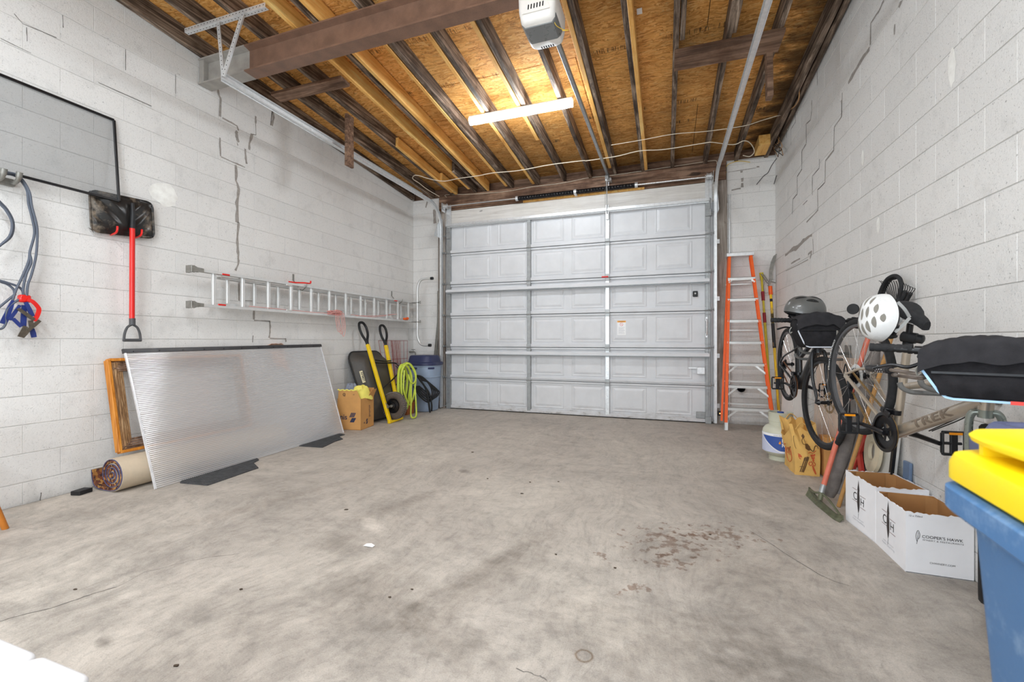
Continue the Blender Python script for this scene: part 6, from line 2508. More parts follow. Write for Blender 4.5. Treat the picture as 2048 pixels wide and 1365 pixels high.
# ---- bicycles hung by the top tube from wall brackets
def make_bike(label, rear, hd, tilt, wb, steer, bar_y, c_frame, c_fork, grip_len=.13, letters=False):
    rear, hd = V(rear), V(hd).normalized()
    Z = V((0, 0, 1))
    fwd = hd * cos(tilt) - Z * sin(tilt)
    up = hd * sin(tilt) + Z * cos(tilt)
    lat = fwd.cross(up).normalized()               # the rider's right
    Pt = lambda x, y, l=0.0: rear + fwd * x + up * y + lat * l
    root = thing('bicycle', label, 'bicycle', rear)
    BB = (.435, -.070)
    st = (-.292, .956)
    S = lambda k: (BB[0] + st[0] * k, BB[1] + st[1] * k)
    A = (wb - .0425, -.0147)
    ht = (-.3256, .9455)
    Hh = lambda k: (A[0] + ht[0] * k, A[1] + ht[1] * k)
    crown, htop = .392, .392 + (bar_y - .545) * .9 + .12
    # frame ------------------------------------------------------------
    m = MB()
    m.tube([Pt(*S(0)), Pt(*S(.46))], .0175, 14)
    m.tube([Pt(*BB), Pt(*Hh(crown + .045))], [.030, .027], 16)
    m.tube([Pt(*S(.245)), Pt(*Hh(htop - .035))], [.0165, .019], 12)
    m.tube([Pt(*Hh(crown + .008)), Pt(*Hh(htop))], .023, 14)
    m.cyl(Pt(*BB, -.036), Pt(*BB, .036), .024, 14)
    for s in (-1, 1):
        m.tube(catmull([Pt(BB[0] - .02, BB[1], s * .022), Pt(.30, -.045, s * .038), Pt(.12, -.015, s * .058), Pt(.008, 0, s * .066)], 4), .0095, 8)
        q = S(.345)
        m.tube(catmull([Pt(q[0], q[1], s * .010), Pt(q[0] - .06, q[1] - .05, s * .032), Pt(.10, .11, s * .058), Pt(.0, .012, s * .066)], 4), .0078, 8)
        m.bar(Pt(-.02, .0, s * .066), Pt(.03, 0, s * .066), .006, .035, up)
    m.tube([Pt(S(.345)[0] - .055, S(.345)[1] - .045, -.03), Pt(S(.345)[0] - .055, S(.345)[1] - .045, .03)], .006, 6)
    frame = m.build('frame', c_frame, root)
    if letters:
        a, c = Pt(*BB), Pt(*Hh(crown + .045))
        e = (c - a).normalized()
        n_up = lat.cross(e).normalized()
        if n_up.z < 0:
            n_up = -n_up
        o = a.lerp(c, .30)
        def on_tube(x, y):
            r = .0300 - .003 * (.3 + x / (c - a).length)
            ang = (y - .024) / r + .15
            p = o + e * x
            return p + lat * (r + .0012) * cos(ang) + n_up * (r + .0012) * sin(ang)
        m = MB()
        text(m, 'TREK', (0, 0, 0), (1, 0, 0), (0, 0, 1), size=.052, width=.27, align=0, bold=.028, warp=on_tube, spacing=1.1)
        m.build('frame_lettering', mat('brown_grey_decal', P(116, 102, 88), .5), frame, smooth=0)
    m = MB()
    m.tube([Pt(*S(.44)), Pt(*S(.585))], .0135, 12)
    m.cyl(Pt(*S(.45)), Pt(*S(.475)), .021, 12)
    m.build('seat_post', BLK_MET, root)
    # saddle -------------------------------------------------------------
    sx, sy = S(.60)
    rings = []
    for t, w, h in ((-.115, .040, -.005), (-.105, .060, .006), (-.07, .068, .010), (-.015, .055, .006), (.04, .030, .002), (.09, .022, 0), (.12, .014, -.006)):
        rings.append([Pt(sx + t, sy + h + .016 + dy * .022, w * dl) for dl, dy in ((-1, -.9), (-1, .1), (-.7, .8), (-.2, 1), (.2, 1), (.7, .8), (1, .1), (1, -.9), (.4, -1.0), (-.4, -1.0))])
    m = MB()
    m.loft(rings)
    m.build('saddle', BLK_RUB, root, smooth=50)
    m = MB()
    for s in (-1, 1):
        m.tube(catmull([Pt(sx - .10, sy, s * .035), Pt(sx - .02, sy - .022, s * .022), Pt(sx + .10, sy, s * .014)], 4), .0035, 6)
    m.build('saddle_rails', CHROME, root)
    # wheels -------------------------------------------------------------
    ax_dir = V((0, 0, 1))
    pivot = Pt(*Hh(.4))
    RQ = M.Rotation(steer, 4, ax_dir)
    F = lambda p: pivot + (RQ @ (V(p) - pivot))
    Fd = lambda v: (RQ @ V(v)).normalized()

    def wheel(c, axis, e1, disc, letter):
        m = MB()
        m.lathe([(.294, -.008), (.300, -.011), (.312, -.011), (.312, .011), (.300, .011), (.294, .008), (.294, -.008)], c, axis, 56, cap=False)
        w = m.build('wheel', BLK_MET if not letters else mat('dark_silver_rim', P(96, 96, 98), .35, .6), root)
        m = MB()
        m.torus(c, axis, .3255, .0195, 64, 10)
        ty = m.build('tire', GREY_RUB if False else BLK_RUB, w)
        m = MB()
        m.lathe([(.012, -.05), (.02, -.036), (.022, -.03), (.013, -.024), (.013, .024), (.022, .03), (.02, .036), (.012, .05)], c, axis, 16)
        m.build('hub', BLK_MET, w)
        m = MB()
        d, s, u = frame_of(axis)
        for k in range(28):
            a = 2 * pi * k / 28
            sg = 1 if k % 2 else -1
            b_ = a + (.42 if (k // 2) % 2 else -.42)
            m.tube([c + d * (sg * .030) + (s * cos(b_) + u * sin(b_)) * .020, c + (s * cos(a) + u * sin(a)) * .297], .0011, 4, cap=False)
        m.build('spokes', CHROME, w, kind='stuff')
        if disc:
            m = MB()
            m.lathe([(.062, -.001), (.080, -.001), (.080, .001), (.062, .001), (.062, -.001)], c + axis * disc, axis, 32, cap=False)
            for k in range(6):
                a = 2 * pi * k / 6
                m.bar(c + axis * disc + (s * cos(a) + u * sin(a)) * .016, c + axis * disc + (s * cos(a + .5) + u * sin(a + .5)) * .064, .008, .002, axis)
            m.build('brake_disc', GOLD_CHAIN if disc < 0 else GREY_MET, w)
        if letter:
            d0, s0 = axis, e1
            u0 = V((0, 0, 1))
            u0 = (u0 - d0 * u0.dot(d0)).normalized()
            s0 = u0.cross(d0).normalized()
            def wr(x, y):
                a = letter + x / .325
                r = .316 + y
                return c + (s0 * cos(a) + u0 * sin(a)) * r + d0 * .0195
            m = MB()
            text(m, 'CONNECTION', (0, 0, 0), (1, 0, 0), (0, 0, 1), size=.020, width=.22, align=.5, bold=.01, warp=wr)
            m.build('tire_lettering', WHITE_INK, ty, smooth=0)
        return w

    wheel(rear, lat, fwd, 0.0, 2.75 if letters else 0)
    fc_ = F(Pt(wb, 0))
    fl_ = Fd(lat)
    wheel(fc_, fl_, Fd(fwd), -.038, 0)
    # fork, stem, bars -----------------------------------------------------
    m = MB()
    for s in (-1, 1):
        m.tube(catmull([F(Pt(*Hh(crown), s * .012)), F(Pt(*Hh(crown - .008), s * .036)), F(Pt(*Hh(crown - .06), s * .046)), F(Pt(*Hh(crown - .22), s * .047)), F(Pt(wb - .012, .05, s * .048)), F(Pt(wb, -.008, s * .049))], 5),
               [.0135] * 8 + [.013] * 6 + [.011] * 7 + [.008] * 5, 10)
    m.tube([F(Pt(*Hh(crown - .02))), F(Pt(*Hh(crown + .012)))], .024, 14)
    m.build('fork', c_fork, root)
    bx, by = Hh(htop + .045)
    bc = (bx + .075, bar_y)
    m = MB()
    m.tube([F(Pt(*Hh(htop))), F(Pt(*Hh(htop + .055)))], .020, 12)
    m.tube([F(Pt(*Hh(htop + .035))), F(Pt(*bc))], .017, 10)
    m.cyl(F(Pt(bc[0], bc[1], -.022)), F(Pt(bc[0], bc[1], .022)), .021, 12)
    m.build('stem', BLK_MET, root)
    hw = .335
    m = MB()
    m.tube(catmull([F(Pt(bc[0] - .03, bc[1] + .018, -hw)), F(Pt(bc[0] - .012, bc[1] + .014, -.20)), F(Pt(bc[0], bc[1], -.07)), F(Pt(bc[0], bc[1], .07)), F(Pt(bc[0] - .012, bc[1] + .014, .20)), F(Pt(bc[0] - .03, bc[1] + .018, hw))], 4), .0125, 10)
    hb = m.build('handlebar', BLK_MET, root)
    for s in (-1, 1):
        g0 = F(Pt(bc[0] - .03, bc[1] + .018, s * (hw + .005)))
        g1 = F(Pt(bc[0] - .021, bc[1] + .016, s * (hw - grip_len)))
        m = MB()
        e = (g1 - g0) / 24
        m.tube([g0 + e * k for k in range(25)], [.0165 + (.0012 if k % 4 < 3 else -.001) for k in range(25)], 12)
        m.cyl(g1 - e * 2, g1 + e * .5, .0205, 12)
        m.build('grip', BLK_RUB, hb)
        m = MB()
        k0 = F(Pt(bc[0] - .016, bc[1] + .013, s * (hw - grip_len - .02)))
        m.cyl(k0 - e * 2, k0 + e * 2, .018, 10)
        m.bar(k0 + Fd(fwd) * .02 - Fd(up) * .01, F(Pt(bc[0] + .035, bc[1] - .03, s * (hw - grip_len - .075))), .02, .024, Fd(up), .006)
        m.tube(catmull([F(Pt(bc[0] + .03, bc[1] - .022, s * (hw - grip_len - .03))), F(Pt(bc[0] + .05, bc[1] - .03, s * (hw - grip_len + .01))), F(Pt(bc[0] + .048, bc[1] - .022, s * (hw - .07))), F(Pt(bc[0] + .058, bc[1] - .035, s * (hw - .012)))], 5), [.0075] * 8 + [.0065] * 8, 8)
        m.build('brake_lever', BLK_MET, hb)
    m = MB()
    for s in (-1, 1):
        m.tube(catmull([F(Pt(bc[0] + .035, bc[1] - .03, s * .10)), F(Pt(bc[0] + .07, bc[1] - .10, s * .05)), F(Pt(bc[0] - .01, bc[1] - .20, s * .03)), Pt(.72, .26, -.034 - .006 * s), Pt(.58, .06, -.034 - .006 * s)], 5), .0026, 5)
    m.build('brake_cable', BLK, root)
    # drive train -----------------------------------------------------------
    m = MB()
    bbr = Pt(*BB, .046)
    m.lathe([(.045, -.002), (.052, -.004), (.088, -.004), (.092, 0), (.088, .004), (.052, .004), (.045, .002), (.045, -.002)], bbr, lat, 40, cap=False)
    d, s, u = frame_of(lat)
    for k in range(5):
        a = 2 * pi * k / 5
        m.bar(bbr, bbr + (s * cos(a) + u * sin(a)) * .056, .016, .006, lat, .002)
    m.cyl(bbr - lat * .004, bbr + lat * .012, .020, 12)
    m.lathe([(.088, .005), (.103, .005), (.103, .010), (.086, .012)], bbr, lat, 40, cap=False)
    cr = m.build('chainring', BLK_MET, root)
    m = MB()
    m.lathe([(.085, -.0045), (.094, -.0045), (.094, .002), (.085, .002), (.085, -.0045)], bbr, lat, 44, cap=False)
    cs = Pt(0, 0, .042)
    e = (cs - bbr).normalized()
    nrm = lat.cross(e).normalized()
    for sg, ra, rb in ((1, .090, .045), (-1, .090, .03)):
        a, c = bbr + nrm * (sg * ra), cs + nrm * (sg * rb)
        if sg * nrm.z < 0:
            c = cs + fwd * .02 - Z * .09
        L = (c - a).length
        n = int(L / .0085)
        for k in range(n):
            p = a.lerp(c, (k + .5) / n)
            m.bar(p - (c - a).normalized() * .0052, p + (c - a).normalized() * .0052, .006 if k % 2 else .0085, .0085, nrm)
    m.build('chain', GOLD_CHAIN if letters else mat('rusty_chain', P(120, 76, 46), .5, .4, var=.3, vs=80), root, smooth=0)
    m = MB()
    for k in range(7):
        r = .022 + .0045 * k
        m.cyl(Pt(0, 0, .048 - .0045 * k), Pt(0, 0, .0465 - .0045 * k), r, 24)
    m.build('cassette', BLK_MET, root)
    if letters:
        m = MB()
        m.lathe([(.02, 0), (.068, 0), (.070, .002), (.02, .003)], Pt(0, 0, .012), lat, 32)
        m.build('spoke_guard', mat('clear_grey_guard', P(190, 190, 188), .3), root)
    m = MB()
    p = Pt(0, -.01, .05)
    m.bar(p, p + fwd * .015 - Z * .06, .018, .022, lat, .005)
    m.bar(p - Z * .05 + fwd * .01, p + fwd * .03 - Z * .11, .006, .024, lat, .003)
    for q in (p - Z * .055 + fwd * .012, p - Z * .10 + fwd * .025):
        m.cyl(q - lat * .010, q - lat * .002, .020, 14)
    m.tube(catmull([p + V((0, .0, -.02)), p - fwd * .06 - Z * .01, p - fwd * .04 + Z * .06, Pt(.03, .02, .07)], 5), .0035, 6)
    m.build('rear_derailleur', BLK_MET, root)
    m = MB()
    q = Pt(S(.11)[0], S(.11)[1], .012)
    m.cyl(q - (Pt(*S(.2)) - Pt(*S(0))).normalized() * .012, q + (Pt(*S(.2)) - Pt(*S(0))).normalized() * .012, .022, 12)
    m.bar(q + lat * .02, q + lat * .05 - fwd * .02, .012, .03, up, .003)
    m.bar(q + lat * .045 + fwd * .03, q + lat * .045 - fwd * .045 - up * .01, .008, .03, up, .003)
    m.build('front_derailleur', BLK_MET, root)
    for s in (1, -1):
        b0 = Pt(*BB, s * .062)
        dirw = (hd * -s) + Z * (.06 * s)
        dirw.normalize()
        b1 = b0 + dirw * .172 + lat * (s * .012)
        m = MB()
        m.tube([b0 + dirw * -.018, b0, b0.lerp(b1, .3), b0.lerp(b1, .9), b1 + dirw * .012], [.012, .017, .0125, .011, .010], 10)
        ca = m.build('crank_arm', BLK_MET, root)
        pc = b1 + lat * (s * .062)
        m = MB()
        m.cyl(b1, pc + lat * (s * .03), .007, 8)
        fd, ud = Z, V(hd)
        for w2 in (-.052, .052):
            m.bar(pc + fd * w2 - lat * .046, pc + fd * w2 + lat * .046, .012, .020, ud, .004)
        for w2 in (-.045, .045):
            m.bar(pc + lat * w2 - fd * .05, pc + lat * w2 + fd * .05, .010, .020, ud, .004)
        m.bar(pc - fd * .05, pc + fd * .05, .03, .014, ud, .004)
        m.build('pedal', BLK, ca, smooth=0)
        m = MB()
        for w2 in (-.0585, .0585):
            m.obox(pc + fd * .048 + ud * (w2 * .24), fd * .0055, lat * .026, ud * .0012)
        m.build('reflector', AMBER, ca, smooth=0)
    return dict(P=Pt, F=F, Fd=Fd, lat=lat, fwd=fwd, up=up, S=S, H=Hh, bc=bc, hd=hd, htop=htop, root=root, hw=hw)


K1 = make_bike('matte black bicycle hung nose down on the right wall behind the other one', (1.095, 4.78, .935), (0, -1, 0), radians(14), .985, radians(7), .575, CHAR, CHAR)
K2 = make_bike('champagne grey bicycle with brown lettering hung on the right wall nearest the bins', (1.082, 3.13, .948), (.114, -.9935, 0), radians(27.8), 1.0, radians(-34.5), .61, TAN_STEEL, GREEN_STEEL, letters=True)


def hook_pair(K, lab):
    q = K['S'](.245)
    a = K['P'](*q)
    h = K['P'](*K['H'](K['htop'] - .035))
    o = thing('bike_hook', lab, 'hook', (WR, a.y, a.z))
    m = MB()
    c = a.lerp(h, .30)
    m.box((WR - .014, c.y - .05, c.z - .08), (WR, c.y + .05, c.z + .06), .004)
    m.build('wall_plate', GREY_MET, o, smooth=0)
    for t in (.16, .44):
        p = a.lerp(h, t)
        m = MB()
        m.tube(catmull([(WR - .01, p.y, p.z - .034), ((WR + p.x) / 2, p.y, p.z - .036), (p.x + .02, p.y, p.z - .034), (p.x - .015, p.y, p.z - .030), (p.x - .045, p.y - .0, p.z - .012), (p.x - .055, p.y, p.z + .012)], 4), .0115, 10)
        m.build('arm', mat('grey_rubber_sleeve', P(104, 104, 102), .7), o)
    return o


hook_pair(K1, 'grey wall bracket holding up the black bicycle')
hook_pair(K2, 'grey wall bracket holding up the champagne grey bicycle')


def bar_bag(K, lab, w, h, d, pipe, drop, side=0.0):
    F, Fd, bc, Pt = K['F'], K['Fd'], K['bc'], K['P']
    c = F(Pt(*bc))
    r = Fd(K['lat'])                    # rider's right (image left)
    r = V((r.x, r.y, 0)).normalized()
    n = V((r.y, -r.x, 0))               # out in front of the bar
    if n.y > 0:
        n = -n
    Z = V((0, 0, 1))
    o = c + n * (.035) + Z * drop + r * side
    root = thing('handlebar_bag', lab, 'bag', o + n * .1 - Z * h)
    # outline seen from the front: x along r, y up
    out = [(w * .44, .012), (w * .5, -.03), (w * .49, -h * .42), (w * .36, -h * .86), (w * .30, -h * .97), (w * .24, -h), (-w * .24, -h), (-w * .30, -h * .97), (-w * .36, -h * .86), (-w * .49, -h * .42), (-w * .5, -.03), (-w * .44, .012), (-w * .2, .03), (0, .034), (w * .2, .03)]
    def ring(dep, k, sag=0.0):
        return [o + n * dep + r * (x * k) + Z * ((y + h / 2) * k - h / 2 + sag * sin(x * 22)) for x, y in out]
    m = MB()
    m.loft([ring(0, .93), ring(.012, 1.0), ring(d * .4, 1.01, .004), ring(d * .85, 1.0, .004), ring(d, .95, .003)])
    bd = m.build('bag_body', FABRIC, root, smooth=50)
    # folded top flap
    m = MB()
    m.grid(lambda u, v: o + r * ((u - .5) * w * (.98 + .03 * v)) + n * (d * (.04 + 1.05 * min(v * 1.5, 1)) + .004) + Z * (.040 + .012 * sin(u * pi) - (.085 * max(0, v - .62) / .38) - .012 * abs(sin(u * 9 + v * 4)) * v + .003 * sin(u * 21 - v * 9) + .003 * sin(u * 13 + v * 17) - .03 * (abs(u - .5) * 2) ** 3), 26, 14)
    m.build('flap', FABRIC2, root, smooth=60, solid=.004)
    # reflective tape down the slanted sides and along the bottom
    m = MB()
    q = [o + n * (d + .002) + r * (x * .955) + Z * ((y + h / 2) * .955 - h / 2) for x, y in out[1:11]]
    m.strip(q, .008, n)
    m.build('piping', pipe, root, solid=.002, smooth=0)
    m = MB()
    m.grid(lambda u, v: o + n * (d + .006 + .014 * sin(pi * u) * sin(pi * v) + .002 * sin(u * 23 + v * 7)) + r * ((u - .5) * w * (.80 - .14 * v)) + Z * (-.085 - v * (h - .10)), 20, 10)
    m.build('front_pocket', FABRIC, root, smooth=60, solid=.003)
    m = MB()
    m.bar(o + n * (d + .012) - r * w * .40 + Z * -.080, o + n * (d + .012) + r * w * .40 + Z * -.080, .004, .010, Z, .001)
    m.build('zip', BLK_MET, root, smooth=0)
    m = MB()
    m.obox(o + n * (d + .018) - r * w * .33 + Z * -.10, r * .006, n * .002, Z * .018, .002)
    m.build('zip_pull', GREY_MET, root, smooth=0)
    for s in (-1, 1):
        m = MB()
        m.bar(o + r * (s * w * .22) + n * .004 + Z * .0, c + r * (s * w * .22) - n * .012, .02, .014, Z)
        m.build('strap', BLK, root, smooth=0)
    m = MB()
    m.tube(catmull([o + r * (w * .50) + n * d * .3 + Z * -.055, o + r * (w * .54) + n * d * .3 + Z * -.075, o + r * (w * .53) + n * d * .3 + Z * -.10, o + r * (w * .49) + n * d * .3 + Z * -.09], 4), .004, 6)
    m.build('ring', GREY_MET, root)
    return root, o, r, n


bar_bag(K1, 'black handlebar bag with pale grey tape on the black bicycle', .30, .205, .13, PIPING_G, .02, .085)
rb, o2, r2, n2 = bar_bag(K2, 'large black handlebar bag with pale blue tape on the champagne grey bicycle', .34, .178, .15, PIPING, .022)
m = MB()
m.obox(o2 + n2 * .155 - r2 * .075 + V((0, 0, -.174)), r2 * .018, n2 * .002, V((0, 0, .006)))
m.build('brand_tab', LETTER_RED, rb, label='small red fabric tab', smooth=0)
m = MB()
p = K2['F'](K2['P'](*K2['bc']))
c = p + V((.02, .06, .055))
m.lathe([(.01, 0), (.042, 0), (.045, .006), (.042, .011), (.01, .012)], c, (0, 0, 1), 20)
m.bar(c, p + V((.02, .01, .012)), .012, .012)
m.build('bell', BLK, K2['root'])
m = MB()                               # mirror of the black bicycle on a stalk
q = oY(1706, 618, 3.62)
m.lathe([(.0, -.006), (.034, -.006), (.037, 0), (.034, .005), (.0, .006)], q, (V((0, 0, CH)) - q).normalized() + V((-.4, 0, 0)), 22)
gl = K1['F'](K1['P'](K1['bc'][0] - .03, K1['bc'][1] + .018, -.30))
m.tube(catmull([q, q + V((.05, .03, .0)), (q + gl) / 2 + V((.06, .02, .02)), gl], 4), .005, 6)
m.build('mirror', BLK, K1['root'])

# lamp on the near bicycle's seat post and a combination lock round its frame
a = K2['P'](*K2['S'](.50))
m = MB()
e = V((.75, -.62, -.2)).normalized()
m.lathe([(.018, -.03), (.026, -.025), (.027, .03), (.022, .035), (.022, .055), (.012, .06)], a, e, 18)
m.cyl(a - K2['up'] * .02, a + K2['up'] * .02, .019, 12)
m.build('rear_lamp', BLK, K2['root'])
lk = thing('cable_lock', 'black combination lock with grey cable slung on the champagne grey bicycle', 'lock', oX(1757, 739, .93))
m = MB()
A, B_ = oX(1737, 736, .96), oX(1782, 740, .93)
m.tube([A, A.lerp(B_, .08), A.lerp(B_, .09), A.lerp(B_, .93), A.lerp(B_, .94), B_], [.015, .015, .0175, .0175, .014, .013], 14)
lb = m.build('barrel', BLK, lk)
m = MB()
e = (B_ - A).normalized()
d, s, u = frame_of(e)
for k in range(4):
    for j in range(10):
        an = 2 * pi * j / 10
        m.obox(A + e * ((B_ - A).length * (.50 + .10 * k)) + (s * cos(an) + u * sin(an)) * .0178, e * .0018, (s * -sin(an) + u * cos(an)) * .0018, (s * cos(an) + u * sin(an)) * .0006)
m.build('number_dots', WHITE_INK, lb, smooth=0, kind='stuff')
m = MB()
br_ = lambda x, y, X: oX(1690 + x / 10.24, 640 + y / 10.24, X)
m.tube(catmull([B_, br_(1180, 1060, .93), br_(1400, 1095, .95), br_(1600, 1110, .97), br_(1740, 1105, 1.02)], 5), .008, 8)
m.tube(catmull([A.lerp(B_, .95) + V((.02, 0, -.02)), br_(1000, 1130, 1.0), br_(1300, 1165, .98), br_(1560, 1195, .98), br_(1650, 1165, 1.0), br_(1730, 1120, 1.02)], 5), .008, 8)
m.build('cable', mat('brown_grey_cable', P(110, 100, 92), .5), lk)


# ---- helmets
def helmet(name, lab, ctr, axis, front, size, shell, inner, vents, strap_col):
    axis, front = V(axis).normalized(), V(front).normalized()
    front = (front - axis * front.dot(axis)).normalized()
    side = axis.cross(front).normalized()
    L, Wd, Hh_ = size
    ctr = V(ctr)

    def surf(a, b, k=1.0):             # a: 0..2pi round the rim from the front, b: 0 rim .. pi/2 crown
        ca, sa = cos(a), sin(a)
        e = cos(b) ** .82
        fx = L * (1.0 + .10 * (ca > 0) * ca) * ca * e
        sz = Wd * sa * e
        z = Hh_ * sin(b) + .012 * cos(2 * a) * cos(b)
        return ctr + (front * fx + side * sz + axis * z) * k
    t = thing(name, lab, 'helmet', ctr)
    m = MB()
    m.grid(lambda u, v: surf(2 * pi * u, -.06 + (pi / 2 + .06) * v), 48, 20)
    sh_ = m.build('shell', shell, t, smooth=60)
    m = MB()
    m.grid(lambda u, v: surf(2 * pi * u, -.20 + (pi / 2 + .20) * v, .86), 32, 12)
    m.loft([[surf(2 * pi * k / 48, -.06) for k in range(48)], [surf(2 * pi * k / 48, -.12, .95) for k in range(48)], [surf(2 * pi * k / 48, -.20, .86) for k in range(48)]], cap=(False, False))
    m.build('liner', inner, t, smooth=60)
    for (s, f0, f1, w, sk) in vents:   # vents as long almond openings running front to back
        m = MB()
        n = 10
        top, bot = [], []
        for k in range(n + 1):
            q = k / n
            x = f0 + (f1 - f0) * q
            hw_ = w * 1.2 * sin(pi * q) ** .7 + .0005
            for sg, lst in ((1, top), (-1, bot)):
                y = s + sk * (q - .5) + sg * hw_
                # from the plan position (x along front, y sideways; both -1..1) onto the shell
                rr = min(sqrt(x * x + y * y), .985)
                b_ = math.acos(min(rr ** (1 / .82), 1))
                lst.append(surf(atan2(y, x), b_, 1.008))
        vs = top + bot[::-1]
        m.add(top + bot, [(k, k + 1, n + 1 + k + 1, n + 1 + k) for k in range(n)])
        m.build('vent', HELMET_IN if shell is HELMET_W else DARK_SLOT, sh_, smooth=60)
    m = MB()
    for sg in (-1, 1):
        a0, a1_ = surf(.8 * sg, -.2, .93), surf(2.3 * sg, -.2, .93)
        low = ctr - axis * (Hh_ * .75) + side * (sg * Wd * .45) + front * .01
        m.strip(catmull([a0, (a0 + low) / 2 + side * .01 * sg, low], 4), .014, side)
        m.strip(catmull([a1_, (a1_ + low) / 2 + side * .01 * sg, low], 4), .014, side)
    m.build('chin_strap', strap_col, t, solid=.002, smooth=0)
    m = MB()
    m.tube(catmull([surf(2.0, -.25, .80), surf(2.7, -.42, .80), surf(3.6, -.42, .80), surf(4.3, -.25, .80)], 5), .009, 6)
    m.obox(surf(pi, -.45, .80), side * .03, axis * .018, front * .008, .005)
    m.build('fit_cradle', BLK, t)
    return t


VW = [(0, -.72, -.15, .07, 0), (0, .02, .60, .065, 0)]
for sg in (1, -1):
    VW += [(.27 * sg, -.82, -.30, .060, .05 * sg), (.25 * sg, -.18, .34, .058, .0), (.24 * sg, .42, .84, .045, -.05 * sg), (.50 * sg, -.70, -.20, .060, .06 * sg), (.50 * sg, -.08, .40, .055, -.03 * sg),
           (.45 * sg, .48, .80, .040, -.08 * sg), (.72 * sg, -.50, -.02, .052, .05 * sg), (.73 * sg, .10, .50, .048, -.08 * sg), (.90 * sg, -.26, .10, .034, .02 * sg)]
helmet('bike_helmet', 'white bicycle helmet with many vents hung by its straps from the near saddle', (1.005, 2.60, 1.262), (-.97, .02, .12), (.10, .10, 1), (.112, .088, .105), HELMET_W, DARK_FOAM, VW, mat('grey_webbing', P(150, 150, 148), .8))
helmet('bike_helmet', 'dark grey bicycle helmet sitting on the black bicycle handlebar bag', (1.00, 3.86, 1.372), (.06, 0, 1), (-1, -.18, -.08), (.135, .10, .125), HELMET_G, DARK_FOAM, [(0, -.8, -.1, .07, 0), (0, .1, .7, .07, 0), (.35, -.75, -.05, .07, .05), (-.35, -.75, -.05, .07, -.05), (.4, .12, .66, .07, -.1), (-.4, .12, .66, .07, .1), (.70, -.4, .25, .07, 0), (-.70, -.4, .25, .07, 0)], BLK)

# ---- garden tools and bits between the bicycles and the wine boxes
rk = thing('bow_rake', 'bow rake with faded red pole standing head down before the bicycles', 'rake', (1.08, 3.7, 0))
A = fl(1643, 985, .10)
B_ = oX(1745, 645, 1.375)
m = MB()
m.cyl(A, A.lerp(B_, .045), .019, 12)
m.build('ferrule', GALV_D, rk)
m = MB()
m.cyl(A.lerp(B_, .04), B_, .0165, 12)
m.build('pole', SALMON, rk)
m = MB()
hp = [fl(1618, 978, .05), fl(1636, 1000, .03), fl(1655, 1018, .02), fl(1672, 1032, .018), fl(1686, 1036, .03)]
q = catmull(hp, 6)
for i in range(len(q) - 1):
    m.bar(q[i], q[i + 1], .010, .030, (0, 0, 1))
m.tube([A, fl(1640, 1000, .05)], .016, 8)
m.tube(catmull([A, fl(1630, 985, .085), fl(1622, 980, .055)], 4), .008, 6)
m.tube(catmull([A, fl(1660, 1003, .08), fl(1680, 1030, .04)], 4), .008, 6)
m.build('rake_head', OLIVE, rk)
m = MB()
for i in range(0, len(q) - 1):
    for t in (0, .5):
        p = q[i].lerp(q[i + 1], t)
        m.bar(p + V((0, 0, -.008)), V((p.x - .022, p.y - .012, .003)), .007, .006, (0, 0, 1))
m.build('tine', OLIVE, rk, smooth=0, kind='stuff')

cc = thing('chair_bag', 'long dusty grey fabric bag of a folded chair leaning behind the near bicycle', 'bag', (1.12, 3.69, 0))
A, B_ = fl(1664, 1003, .03), oX(1752, 700, 1.345)
A = V((1.105, 3.70, .045))
m = MB()
L = 14
m.tube([A.lerp(B_, k / L) + V((.004 * sin(k * 2), .004 * cos(k * 3), 0)) for k in range(L + 1)], [.030 + .018 * min(1, k / 2) + .004 * sin(k * 1.7) - .02 * max(0, (k - 12)) / 2 for k in range(L + 1)], 12)
m.build('bag_body', GREY_RUB, cc, smooth=50)
m = MB()
m.tube(catmull([A.lerp(B_, .03) + V((.04, -.035, 0)), A.lerp(B_, .2) + V((.045, -.045, 0)), A.lerp(B_, .5) + V((.04, -.04, 0))], 4), .012, 8)
m.build('fold_seam', GREY_RUB, cc)

lr = thing('leaf_rake', 'leaf rake with bare wood handle standing tines up against the right wall', 'rake', (1.14, 3.58, 0))
A, B_ = fl(1677, 1013, .005), oX(1799, 622, 1.365)
m = MB()
m.cyl(A, B_, .0125, 10)
m.build('handle', RAW_WOOD, lr)
m = MB()
e = (B_ - A).normalized()
for k in range(15):
    px = 1762 + 68 * k / 14
    tip = oX(px, 566 + 10 * sin(k * .22) - 2 + 14 * max(0, k - 9) / 5, 1.372)
    hook_ = oX(px - 4, 562 + 14 * max(0, k - 9) / 5, 1.345)
    mid = B_.lerp(tip, .55) + V((-.004, 0, 0))
    m.tube(catmull([B_, mid, tip, hook_], 3), .0022, 5)
m.tube([oX(1778, 600, 1.366), oX(1800, 603, 1.366), oX(1820, 606, 1.366)], .004, 6)
m.build('tines', BLK_MET, lr, kind='stuff')
m = MB()
m.cyl(B_ - e * .10, B_ + e * .01, .017, 10)
m.build('ferrule', GREY_MET, lr)
bt_ = thing('bent_tube', 'bent dark grey rubber tube hooked over the leaf rake', 'tube', oX(1790, 600, 1.35))
m = MB()
z9 = lambda x, y: (1640 + x / 6.205, 540 + y / 6.205)
m.tube(catmull([oX(*z9(*p), 1.345) for p in ((700, 470), (740, 300), (790, 180), (850, 100), (930, 70), (990, 110), (1010, 200), (990, 290), (975, 360), (1000, 385), (1035, 330), (1060, 260))], 6), .0115, 10)
m.build('tube', BLK_RUB, bt_)
m = MB()
m.tube(catmull([oX(*z9(*p), 1.362) for p in ((770, 330), (820, 200), (880, 120), (940, 100))], 6), .009, 10)
